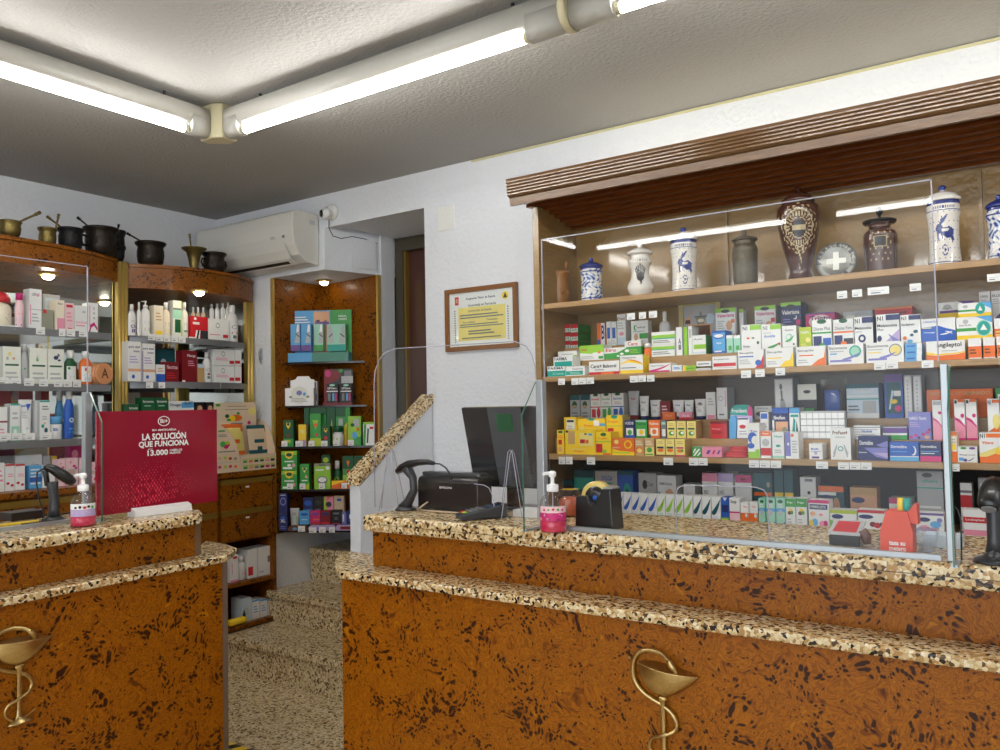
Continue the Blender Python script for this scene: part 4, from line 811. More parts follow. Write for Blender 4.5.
decorate(mb, P_, 'r 0 0 1 1 g2;r .1 .0 .85 .42 fl;r .15 .0 .8 .36 br;p fl .03 .44 .2 .44 .22 .62 .02 .62;p br .03 .44 .2 .44 .19 .56 .05 .56;p fl .1 .62 .14 .62 .3 .84 .26 .87;p kh .42 .4 .62 .4 .68 .62 .36 .62;p g1 .34 .62 .72 .62 .72 .67 .34 .67;c .53 .52 .1 .06 cr;p kh .48 .67 .58 .67 .56 .8 .5 .8;p wb .72 .4 .9 .4 .96 .6 .9 .72 .76 .72 .7 .6'); mb.build('picture_panel', t)
TG = Fr((0, 2.932, 0), N0, 0)
tags(TG, wa, [(558.3, 565, 0), (571.5, 578.5, -.2), (579, 586, -.6), (586.5, 594, -1), (630, 638, -2.5), (638.4, 646, -3), (647, 654.5, -3.3)], 378.5, 385)
tags(TG, wa, [(741, 751, 0), (755.2, 764.7, -1), (775.5, 785, -2.5), (874, 885.5, -8), (886, 898, -9), (921.5, 933.5, -10)], 370.5, 378)
tags(TG, wa, [(627, 635, 0), (639, 646, -1), (649, 657, -2)], 313.5, 320); 
tags(TG, wa, [(837, 847, 0), (852, 862, -1.6), (867.5, 889, -3.5), (909.5, 921, -7.5), (987, 1000, -17)], 291.5, 299)

# ---- lower medicine shelf
wl = 'lower medicine shelf, front row'; G3 = 'medicine boxes on the third shelf of the wall cabinet'
PG = 'r 0 .85 1 1 ye'
row(Fr((0, 2.95, 0), N0, 1.2435, .07), wl, G3, [
 (557, 430, 564, None, 'ye', 'c .5 .92 .35 .06 dg;r .2 .1 .7 .3 fl;r .2 .4 .7 .6 re;l .1 .65 .9 .8 2 or_', 'narrow yellow carton at left end'),
 (565, 430, 595.5, None, 'ye', 'r .1 .42 .33 .95 tan;r .48 .35 .93 .88 ly;c .68 .84 .05 .03 dk;r .78 .78 .9 .86 lb;r .5 .46 .66 .62 re;r .68 .46 .78 .6 or_;r .2 .2 .68 .24 ly;t Propol .32 .06 .6 .17 or_;c .07 .94 .05 .05 dg', 'big yellow display carton with tan bottle window'),
 (596, 432, 611, None, 'ye', 'c .5 .9 .2 .08 dg;t Propol .12 .66 .7 .77 or_;r 0 .56 1 .6 lg;r 0 .1 .42 .48 re;c .55 .15 .16 .1 lg;r .45 .0 .95 .08 or_', 'yellow carton with orange square and green line'),
 (612, 438.5, 634.5, None, 'or_', 'p ye 0 .0 1 0 1 .2 .3 .28 0 .4;c .2 .8 .1 .13 ly;c .72 .65 .18 .25 ye;c .72 .65 .12 .18 or_;t Vitamina_C .02 .42 .35 .5 w;l .1 .1 .8 .22 1 lg', 'wide orange carton with yellow swirl'),
 (635, 438.5, 643.8, None, 'tan', 'r .1 .15 .85 .5 or_;c .5 .3 .3 .13 ly;l .1 .6 .9 .9 3 cr', 'small tan box with orange picture'),
 (644.6, 438.5, 654, None, 'tan', 'r .0 .0 1 .5 ly;c .5 .35 .3 .15 gr;l .1 .6 .9 .9 3 cr;r .1 .05 .9 .12 gr', 'small tan box with green picture'),
 (656, 439, 665, None, 'ly', 'r 0 0 1 .08 br;r .12 .45 .85 .56 dk;c .5 .34 .36 .1 or_;l .2 .7 .8 .9 2 tan', 'small cream box with orange bird', {'side': 'tan'}),
 (665.5, 439, 674.6, None, 'ly', 'r 0 0 1 .08 br;r .12 .45 .85 .56 dk;c .5 .34 .36 .1 or_;l .2 .7 .8 .9 2 tan', 'small cream box with orange bird', {'side': 'tan'}),
 (675.2, 439, 685, None, 'ly', 'r 0 0 1 .08 mg;r .12 .45 .85 .54 mg;c .5 .32 .34 .1 or_;c .7 .34 .15 .08 gr;l .2 .7 .8 .9 2 tan', 'small cream box with red fruit', {'side': 'tan'}),
 (692, 447, 701.5, None, 'mint', 'r 0 0 1 1 gr;p w .1 .1 .3 .1 .9 .8 .7 .85;p w .5 .1 .7 .1 .95 .4 .9 .55;p w .1 .4 .2 .4 .5 .85 .3 .85', 'green box with white diagonal stripes'),
 (702, 447, 722, None, 'pk', 'p pu .2 .3 .35 .3 .45 .7 .3 .7;p mg .5 .3 .6 .3 .7 .7 .6 .7;p pu .75 .3 .85 .3 .95 .7 .85 .7', 'pink box with purple stripes'),
 (747.5, 423, 759.5, None, 'w', 'r 0 0 1 .18 lg;c .4 .58 .4 .16 bl;c .65 .5 .35 .14 gy;c .25 .35 .3 .08 bl;t Tos .2 .74 .8 .8 nv;r 0 .88 1 1 gy;c .8 .2 .2 .06 lg', 'tall white carton with blue cloud and green base'),
 (760.3, 431, 771, None, 'w', 'r 0 .0 1 .1 w;r 0 .1 1 .38 re;r 0 .82 1 1 or_;c .5 .58 .35 .14 g2;t Phyto .2 .86 .8 .94 w', 'white carton with red bands'),
 (772, 432, 784, None, 'w', 'r 0 .02 1 .1 mint;t Nasal .2 .8 .85 .88 te;c .5 .48 .2 .05 te;l .2 .2 .8 .35 2 g2', 'slim white carton with teal line', ),
 (785, 432, 798.5, None, 'w', 'r 0 .1 .4 1 vi;r .15 .5 .3 .6 w;c .55 .88 .12 .06 or_;l .5 .2 .9 .7 5 g2', 'white carton with lilac strip and bee'),
 (809, 443.5, 822.5, None, 'w', 'r .2 .05 .75 .18 pu;t Belli .15 .6 .7 .72 bl;c .5 .4 .12 .1 lp;l .1 .45 .9 .55 1 g2', 'small square white box with purple label'),
 (830, 428, 850.5, None, 'w', 't ProFaes4 .12 .8 .85 .92 br;s .12 .1 .3 .5 .06 g1;s .85 .1 .7 .5 .06 g1;c .5 .35 .14 .08 te;c .5 .35 .1 .055 w;r .25 .7 .75 .73 g2;p g2 .2 .1 .35 .45 .3 .48 .12 .2;p g2 .8 .1 .65 .45 .7 .48 .88 .2', 'white carton with drawn hands round a globe'),
 (858, 447.5, 888, None, 'nv', 'p vi .2 1 .6 .3 1 .1 1 1;p lp .5 .6 1 .2 1 .6;t Aquimun .02 .55 .3 .68 w', 'purple and blue carton under a matching one'),
 (858, 436, 888, 447.3, 'nv', 't Dormidine .05 .2 .5 .6 w;p vi .6 .2 .8 0 1 0 1 .6', 'purple and blue carton on a matching one'),
 (889.5, 442, 918.8, None, 'bl', 'r 0 0 1 .22 lb;r 0 .22 1 .26 w;t Dormidina .05 .68 .6 .84 w;c .82 .55 .1 .25 w;c .78 .58 .09 .22 bl;l .06 .45 .6 .55 1 lb', 'blue carton with white moon'),
 (919.6, 442, 941, None, 'nv', 'r 0 0 1 .28 mg;t Normidina .06 .7 .8 .84 w;r .05 .5 .9 .54 lb;r .05 .4 .7 .44 w', 'navy carton with pink base'),
 (948.5, 432, 957, None, 'cr', 'r 0 0 1 .35 or_;r 0 .88 1 1 or_;r .2 .4 .8 .6 ye;l .1 .62 .9 .8 2 g2', 'cream and orange box right of the screen post'),
 (957.6, 446.5, 977.5, None, 'w', 'c .3 .9 .16 .08 gr;c .75 .9 .16 .08 pu;r .05 .1 .3 .3 lb;c .38 .14 .1 .1 pu;s .5 .1 .85 .35 .08 g1;t Magnesio .1 .42 .9 .52 g1', 'white box with green and purple ovals'),
 (979, 432.5, 1003, None, 'w', 'r 0 0 1 .2 or_;p ly 0 .2 1 .2 1 .6 .5 .45 0 .3;p or_ .3 .2 1 .2 1 .4;t N1 .04 .82 .24 .97 bk;r .3 .84 1 .97 or_;t Vitans .1 .62 .6 .72 or_;c .8 .38 .14 .1 ye', 'white and orange vitamin carton, right end'),
])
# red tins
for (xa, yt, xb, yb2, w_) in ((723, 455, 746, None, 'bottom'), (727, 449.5, 745, 455, 'top')):
    fr = Fr((0, 2.95, 0), N0, 1.2435, .05); a, b, zb, zt = fr.rect(xa, yt, xb, yb2); c = (a+b)/2+V((0, .03, 0)); c.z = zb if yb2 is None else 1.2435+.0205
    w2 = (b.x-a.x)/2; hh = .0195
    t = empty('pastille_tin', c, f'small oval red tin, {w_} of two, beside red carton', 'tin', 'red pastille tins on the third shelf')
    mb = MB(); mb.lathe(c, [(w2*.97, 0), (w2, .002), (w2, hh*.6)], C('re'), 32, squash=.6, ref=(1, 0, 0)); mb.build('tin_body', t)
    mb = MB(); mb.lathe(c+V((0, 0, hh*.6)), [(w2*1.02, 0), (w2*1.02, hh*.3), (w2*.9, hh*.4)], C('re'), 32, squash=.6, ref=(1, 0, 0)); mb.build('lid', t)
wm = 'lower medicine shelf, middle row'
row(Fr((0, Y2_, 0), N0, 1.3095, .07), wm, G3, [
 (564, 417, 576.5, None, 'ye', 'r .2 .05 .85 .9 gy;r .25 .75 .8 .85 bk;l .3 .3 .8 .6 3 g2', 'yellow carton with white pill label'),
 (577.5, 418.5, 605.5, None, 'ye', 'c .5 .95 .13 .06 te;r .58 .62 .78 .9 W;r .8 .6 1 .75 lb;t Propol .25 .55 .58 .7 or_;c .15 .4 .1 .16 ly;r .05 .25 .5 .3 or_', 'wide yellow propolis display carton'),
 (606.3, 415, 622.5, None, 'ye', 'c .5 .92 .2 .08 te;t Propol .1 .64 .7 .76 or_;r 0 .5 1 .53 lg;r .08 .22 .45 .42 re', 'yellow propolis carton with red square', {'side': 'ly'}),
 (624.5, 420, 634.8, None, 'nv', 'r .15 .1 .85 .55 gy;c .5 .3 .22 .15 gr;t KIDS .1 .75 .9 .9 w;r 0 0 1 .15 bl', 'navy carton with white picture'),
 (635.5, 420, 647, None, 'gr', 'r .1 .1 .85 .5 gy;c .5 .32 .2 .14 ye;t Kalma .1 .72 .9 .86 dg;r 0 .9 1 1 mint', 'green carton with flower picture'),
 (648.5, 420, 660, None, 'or_', 'r .15 .12 .85 .55 gy;c .5 .35 .2 .14 or_;t Kalma .1 .74 .9 .88 w;r .0 .0 .2 .2 dg', 'orange carton with cup picture'),
 (661, 420, 666, None, 'g1', 'r .2 .1 .9 .5 w;r .1 .75 .9 .9 mint', 'narrow grey green carton', ),
 (667, 421, 676, None, 'ly', 'r .12 .5 .85 .6 dg;c .5 .28 .32 .14 gr;c .6 .3 .18 .08 w;l .2 .7 .8 .9 2 tan', 'small cream box with green leaf', {'side': 'tan'}),
 (676.5, 421, 686, None, 'ly', 'r .12 .5 .85 .6 dg;c .5 .28 .32 .14 gr;c .6 .3 .18 .08 w;l .2 .7 .8 .9 2 tan', 'small cream box with green leaf', {'side': 'tan'}),
 (686.7, 421, 696, None, 'ly', 'r .12 .5 .85 .6 dg;c .5 .28 .32 .14 gr;c .6 .3 .18 .08 w;l .2 .7 .8 .9 2 tan', 'small cream box with green leaf', {'side': 'tan'}),
 (702, 438, 709.5, None, 'pk', 'r 0 0 1 1 re;r .4 0 .9 1 pk', 'small pink box left of the red carton'),
 (710.3, 421, 727, None, 're', 't Propol .1 .5 .6 .58 lpk;r .1 .35 .8 .38 dr;r .1 .28 .7 .31 dr;r 0 .85 1 1 dr', 'bright red carton', {'side': 'dr'}),
 (760, 412, 768.5, None, 'w', 'r .1 .75 .9 .95 bl;l .2 .4 .8 .6 2 g2', 'small white box with blue heading'),
 (772, 407.5, 788.5, None, 'nv', 'r .2 .0 .95 .55 fl;r .05 .82 1 1 bl;c .75 .2 .2 .18 kh;t Ibufen .1 .62 .8 .74 w;r .0 .0 .12 .6 w', 'navy carton with orange photo'),
 (789.2, 407.5, 799.5, None, 'w', 'r 0 .82 1 1 lb;p te .2 .1 .5 .1 .6 .6 .4 .7;p dt .6 .1 .85 .2 .7 .6;r .1 .7 .9 .78 te', 'white and aqua carton'),
 (853.5, 425.5, 880.5, None, 'w', 'l .05 .1 .9 .8 4 g2;t Viscofresh .3 .5 .7 .7 bl;r 0 .85 1 .9 g1', 'long low white carton'),
 (883, 433, 907.5, None, 'gr', 'r 0 .7 1 1 w', 'flat green and white box under a purple one'),
 (883, 426.5, 907.5, 432.8, 'pu', 'r 0 .8 1 1 g2', 'flat purple box on a green one'),
 (908.2, 412, 931, None, 'vi', 't HARO_Tarrin .05 .72 .8 .84 w;l .06 .45 .5 .65 3 lp;c .1 .1 .08 .05 mg;c .3 .16 .08 .05 mg;c .45 .08 .07 .04 dr;c .65 .2 .09 .05 mg;c .85 .28 .08 .05 mg;c .8 .1 .12 .06 fl;c .92 .36 .06 .04 dr', 'lavender blue carton with pink berries'),
 (932, 400, 942, None, 'w', 'p pk 0 0 1 0 1 .36 .5 .46 0 .6;s 0 .52 1 .3 .05 mg;r .1 .88 .9 .97 g2;c .75 .68 .18 .04 mg', 'white and pink tall box'),
 (953.8, 399.3, 964.8, None, 'w', 'p pk 0 0 1 0 1 .36 .5 .46 0 .6;s 0 .52 1 .3 .08 mg;r .35 .93 1 1 or_;r .05 .9 .28 .98 dk;c .75 .6 .18 .05 mg;r 0 0 1 .05 mg', 'white and pink tall box'),
 (965.4, 399, 976.5, None, 'w', 'p pk 0 0 1 0 1 .36 .5 .46 0 .6;s 0 .52 1 .3 .08 mg;r .35 .93 1 1 or_;r .05 .9 .28 .98 dk;c .75 .6 .18 .05 mg;r 0 0 1 .05 mg', 'white and pink tall box'),
 (987, 398.5, 999.5, None, 'w', 'p or_ 0 0 1 0 1 .4 0 .2;c .7 .45 .3 .18 ly;t N1 .05 .86 .3 .97 bk;r .4 .9 1 .97 or_', 'white and orange tall box, right end'),
])
# rounded blister pack
t_fr = Fr((0, Y2_, 0), N0, 1.3095)
a, b, zb, zt = t_fr.rect(729.5, 404.5, 752.5, None); w_ = b.x-a.x; h_ = zt-zb
t = empty('blister_pack', ((a.x+b.x)/2, Y2_+.02, zb), 'teal blister pack with rounded top and white label', 'blister pack')
mb = MB(); out = [(0, 0), (1, 0), (1, .84), (.96, .93), (.85, .98), (.6, 1), (.3, .99), (.12, .93), (.04, .84)]
mb.prism([(a.x+u*w_, Y2_, zb+v*h_) for u, v in out], (0, .002, 0), C('te'))
decorate(mb, lambda u, v, L: V((a.x+u*w_, Y2_-.0002*L, zb+v*h_)), 'p mg .78 .7 1 .6 1 .84 .96 .93 .85 .98;t Freident .1 .76 .76 .88 w;p lp .0 .0 1 0 .98 .66 .06 .7'); mb.build('backing_card', t)
mb = MB(); mb.prism([(a.x+u*w_, Y2_-.0008, zb+v*h_) for u, v in ((.03, .0), (.3, .0), (.35, .55), (.3, .68), (.1, .66), (.04, .5))], (0, -.016, 0), C('lb')); mb.prism([(a.x+u*w_, Y2_-.0008, zb+v*h_) for u, v in ((.34, .02), (.86, .02), (.88, .6), (.4, .62))], (0, -.012, 0), C('W'))
decorate(mb, lambda u, v, L: V((a.x+u*w_, Y2_-.0128-.0002*L, zb+v*h_)), 'r .4 .56 .85 .6 nv;c .6 .35 .14 .06 re;l .45 .1 .8 .25 2 g2'); mb.build('blister', t)
# weekly pill organiser
a, b, zb, zt = Fr((0, Y2_, 0), N0, 1.3095).rect(801, 411, 845, 437.5); zb = 1.3095
t = empty('pill_organiser', ((a.x+b.x)/2, Y2_+.015, zb), 'white pill organiser box with a grid of lids', 'pill organiser')
mb = MB(); mb.box(a.x, b.x, Y2_, Y2_+.03, zb, zt, C('g2')); mb.build('tray', t)
for i in range(7):
    for j in range(4):
        cw_ = (b.x-a.x)/7; chh = (zt-zb)/4.3
        mb = MB(); mb.box(a.x+cw_*i+.001, a.x+cw_*(i+1)-.001, Y2_-.006, Y2_-.0002, zb+.004+chh*j, zb+chh*(j+1), C('W')); mb.build('lid', t)
wbk = 'lower medicine shelf, back row'
ES = 'c .5 .96 .25 .05 dg;t Essential .1 .76 .85 .84 {0};r 0 .48 1 .52 {0};r .1 .1 .5 .42 {0};c .78 .28 .18 .2 {0};l .2 .58 .8 .7 2 g2'
TB = lambda c2: f'r .05 .5 .95 .53 {c2};t Piel .25 .66 .75 .78 {c2};l .2 .2 .8 .42 3 g2'
row(Fr((0, Y3_, 0), N0, 1.3805, .09), wbk, G3, [
 (570, 395, 580, None, 'g2', 'r 0 .8 1 1 dt;c .45 .62 .25 .14 dg;c .45 .55 .2 .05 tan;l .15 .1 .8 .35 2 g1', 'grey box with teal top and green crest'),
 (580.6, 395, 590, None, 'g2', 'r 0 .8 1 1 dt;c .45 .62 .25 .14 dg;c .45 .55 .2 .05 tan;l .15 .1 .8 .35 2 g1', 'grey box with teal top and green crest'),
 (590.5, 394, 600.8, None, 'w', ES.format('re'), 'white box with red squares and green logo'),
 (601.2, 393.5, 611.5, None, 'w', ES.format('gr'), 'white box with green squares and green logo'),
 (612, 393, 623.5, None, 'w', ES.format('bl'), 'white box with blue squares and green logo'),
 (626.5, 391, 637.5, None, 'g2', TB('re'), 'tall pale tube with red cap', {'kind': 'tube', 'capcol': 'dr'}),
 (637.8, 396, 647.5, None, 'w', TB('g1'), 'pale tube with navy cap', {'kind': 'tube', 'capcol': 'nv'}),
 (648.5, 400, 659.3, None, 'w', TB('nv'), 'white tube with navy band', {'kind': 'tube', 'capcol': 'nv'}),
 (659.8, 401, 670, None, 'dr', 'l .2 .3 .8 .8 3 lpk', 'dark red box between two tubes'),
 (671, 400, 682.5, None, 'w', TB('bl'), 'white tube with blue band', {'kind': 'tube', 'capcol': 'nv'}),
 (683, 400, 692.3, None, 'w', TB('dt'), 'white tube with teal band', {'kind': 'tube', 'capcol': 'nv'}),
 (693.3, 399, 705, None, 'w', TB('nv')+';c .5 .8 .2 .06 g1', 'wide white tube with navy cap', {'kind': 'tube', 'capcol': 'nv'}),
 (705.8, 392, 715.5, None, 'w', 'r .1 0 .9 .16 pk;l .2 .5 .8 .8 3 g2', 'tall white carton with pink foot'),
 (716.5, 387.5, 727, None, 'w', 'c .4 .66 .25 .07 g1;c .4 .66 .22 .06 w;r .8 .4 .9 .9 pk;l .2 .1 .7 .2 1 g1', 'tallest white carton with small ring mark', {'side': 'g2'}),
 (754.5, 406, 772, None, 'w', 'c .5 .4 .45 .2 bk;t Salva .1 .8 .8 .9 g1', 'white carton with black device picture'),
 (774.2, 378.5, 793, None, 'g2', 'r .05 .02 .95 .97 w;c .35 .8 .08 .08 g1;p g2 .3 .5 .5 .5 .7 .1 .3 .1;p g1 .32 .7 .42 .72 .45 .45 .36 .45;c .2 .08 .08 .04 re', 'tall white carton with grey figure'),
 (797.5, 384, 816.5, None, 'bk', 'r 0 .55 1 1 gy;c .5 .78 .2 .05 bk;r .15 0 .85 .3 gr', 'black and white carton with green base', {'depth': .05}),
 (846.2, 383.5, 878.5, None, 'wb', 't ActivMount7 .2 .72 .85 .84 w;r 0 .62 1 .66 w;r 0 .54 1 .57 te;r .5 .1 .92 .5 g2;l .05 .2 .4 .4 2 g1;r 0 0 1 .15 w;r 0 .87 1 1 dt', 'pale teal boxed device carton'),
 (884, 374, 902.5, None, 'bl', 'r .1 .1 .9 .9 dt;r .0 .82 1 1 pu;p wb .2 .2 .3 .2 .5 .6 .4 .65;c .5 .38 .2 .05 ye;c .72 .22 .2 .07 mg;r .5 .5 .9 .62 w', 'tall blue toothbrush carton'),
 (903.5, 375, 912, None, 'g2', 'r .1 0 .9 .97 w;l .4 .1 .55 .9 9 g2', 'tall plain white carton'),
 (912.5, 375, 921.5, None, 'g2', 'r .1 0 .9 .97 w;l .4 .1 .55 .9 9 g2', 'tall plain white carton'),
 (926.5, 389, 993, None, 'or_', 't NATURAL_VITAMINADO .05 .8 .96 .92 tan;r .55 .0 .72 .75 or_;c .64 .5 .04 .06 fl;c .64 .28 .04 .06 fl;r .6 .3 .68 .33 fl', 'wide orange vitamin display behind the pink boxes', {'depth': .03, 'name': 'display_stand', 'cat': 'display'}),
 (995.5, 388, 1006, None, 'gr', 't F .2 .3 .6 .8 w', 'green carton, right end', ),
 (662.5, 412, 675, None, 'or_', 't Flor .25 .4 .8 .7 fl', 'small orange box in front of the tubes', {'dy': -.028, 'depth': .02}),
 (679, 412, 692, None, 'pk', 't Rosa .3 .4 .8 .7 w;r 0 0 1 .3 re', 'small pink box in front of the tubes', {'dy': -.028, 'depth': .02}),
])
# clear bag with a blue thing
a, b, zb, zt = Fr((0, Y3_, 0), N0, 1.3805).rect(819, 379, 845, None); w_ = b.x-a.x; h_ = zt-zb
t = empty('plastic_bag', ((a.x+b.x)/2, Y3_+.03, zb), 'crinkled clear plastic bag holding a blue item', 'bag')
mb = MB(); vs = []; NX, NZ = 10, 12
for sgn in (0, 1):
    for j in range(NZ+1):
        for i in range(NX+1):
            bul = math.sin(PI*i/NX)*math.sin(PI*min(1, j/NZ*1.0+.0))*.02+.004*random.random()
            vs.append(V((a.x+w_*i/NX, Y3_+.03+(bul if sgn else -bul), zb+h_*j/NZ)))
fs = []
for sgn in (0, 1):
    o_ = sgn*(NX+1)*(NZ+1)
    fs += [(o_+j*(NX+1)+i, o_+j*(NX+1)+i+1, o_+(j+1)*(NX+1)+i+1, o_+(j+1)*(NX+1)+i) for j in range(NZ) for i in range(NX)]
mb.faces(vs, fs, CLEARP, True); mb.build('film', t)
mb = MB(); mb.box(a.x+w_*.15, a.x+w_*.72, Y3_+.022, Y3_+.038, zb+.025, zb+h_*.72, C('bl')); mb.build('blue_card', t)
tags(TG, wl, [(558.7, 565.3, 0), (565.9, 572.5, 0), (587, 595, .3), (663.6, 673, .9), (689, 698, 1.2), (698.4, 707.5, 1.2), (749, 759, 3.4), (759.6, 769.9, 3.6), (770.6, 781, 3.8), (816, 828, 4.6), (838, 849, 5.4), (849.6, 860.5, 5.4), (861, 871.5, 5.6), (952, 959.5, 7.2)], 456.7, 464)

# ---- bottom shelf behind the counter
w4 = 'bottom shelf behind counter'; G4 = 'boxes on the bottom shelf of the wall cabinet'
sw = lambda c: f's 0 .34 1.0 .92 .3 {c};l .1 .08 .8 .22 2 {"wb" if c!="lg" else "mint"}'
it = []
for (a_, b_, c_, t_, nm) in [(616.5, 623.2, 'bl', 493.2, 'blue'), (623.7, 631.4, 'bl', 493.5, 'blue'), (632, 639.7, 'bl', 494, 'blue'), (640.2, 648.1, 'bl', 494.5, 'blue'), (648.6, 656.8, 'bl', 494.9, 'blue'),
     (657.3, 665.3, 'lg', 495, 'green'), (665.8, 674, 'lg', 495.2, 'green'), (674.5, 683.4, 'lg', 495.5, 'green'), (684, 692.6, 'lg', 495.8, 'green'), (693.2, 701.6, 'dt', 496.2, 'teal'), (702.1, 710.9, 'dt', 496.6, 'teal'), (711.5, 720.6, 'dt', 497, 'teal')]:
    it.append((a_, t_, b_, None, 'w', sw(c_), f'white box with {nm} swoosh'))
it += [(721.2, 497.5, 728.7, None, 'bl', 'r 0 0 1 .18 lg;p w .2 1 .8 1 .5 .85;r .1 .4 .9 .7 nv', 'blue box with green foot'),
 (729.3, 498, 739.8, None, 'w', 't Stopp .1 .75 .7 .93 bk;r 0 .38 1 .45 mg;r 0 0 1 .36 lpk', 'white box with magenta line'),
 (740.4, 502.5, 748.8, None, 'w', 'r 0 0 1 .5 or_;c .7 .38 .16 .1 w;t Otix .3 .76 .8 .86 or_', 'white and orange small box'),
 (749.3, 502.5, 758, None, 'w', 'r 0 0 1 .5 or_;c .7 .38 .16 .1 w;t Otix .3 .76 .8 .86 or_', 'white and orange small box')]
for a_, b_ in ((758.5, 765.3), (766, 775.2), (775.8, 784.9)):
    it.append((a_, 498.2, b_, None, 'mint', 'c .5 .88 .3 .06 dg;r 0 .5 1 .62 lb;c .5 .46 .25 .12 g2;p bl .4 0 1 0 1 .14;l .2 .65 .8 .8 2 w', 'pale green box with dark crest'))
for a_, b_ in ((785.5, 795.2), (795.8, 806.8)):
    it.append((a_, 498.4, b_, None, 'w', 'r 0 .7 1 1 gr;t Propo .15 .8 .75 .9 w;c .5 .55 .22 .1 ye;c .4 .48 .2 .07 br;c .65 .5 .14 .07 gr;l .15 .1 .6 .3 2 g2', 'white box with green top and yellow flower'))
it += [(808.4, 499.8, 829.2, None, 'w', 'r 0 .88 1 1 mg;r .05 .66 .92 .84 nv;t FARMALASTIC .1 .7 .86 .8 w;c .2 .5 .13 .08 fl;c .7 .15 .2 .12 pk;c .3 .2 .15 .13 lb;c .12 .15 .1 .14 ye;c .6 .48 .1 .05 pk;c .82 .18 .1 .1 mg', 'colourful white plaster box with navy label'),
 (830, 510, 857, None, 'w', 'r 0 .82 1 1 lime;c .28 .66 .22 .12 nv;p lg 0 .0 .3 .0 .15 .4 0 .5;p lime .7 0 1 0 1 .6;c .5 .3 .25 .2 gy;c .15 .3 .1 .1 kh', 'lime and white plaster box with navy oval'),
 (857.8, 510, 885, None, 'w', 'r 0 .86 1 1 re;c .3 .68 .28 .1 nv;c .55 .34 .12 .12 dr;c .72 .3 .12 .14 re;c .88 .35 .1 .1 dk;r 0 0 .6 .1 lb', 'white plaster box with red top and navy oval'),
 (916, 513, 944, None, 'w', 'r 0 .9 1 1 pu;c .3 .7 .22 .1 nv;c .3 .3 .2 .15 pk;c .7 .5 .2 .15 lb;c .6 .2 .2 .1 mg;c .85 .7 .1 .1 vi', 'purple topped white plaster box'),
 (963, 510, 987, None, 'w', 'r 0 .55 1 .75 re;t Leukoplast .1 .6 .9 .7 w;r 0 .1 1 .3 pk', 'white plaster box with red band', ), (987.5, 508, 1003, None, 're', 'r .1 .3 .6 .5 w', 'red carton at the right end')]
row(Fr((0, 2.95, 0), N0, 1.0055, .06), w4, G4, it)
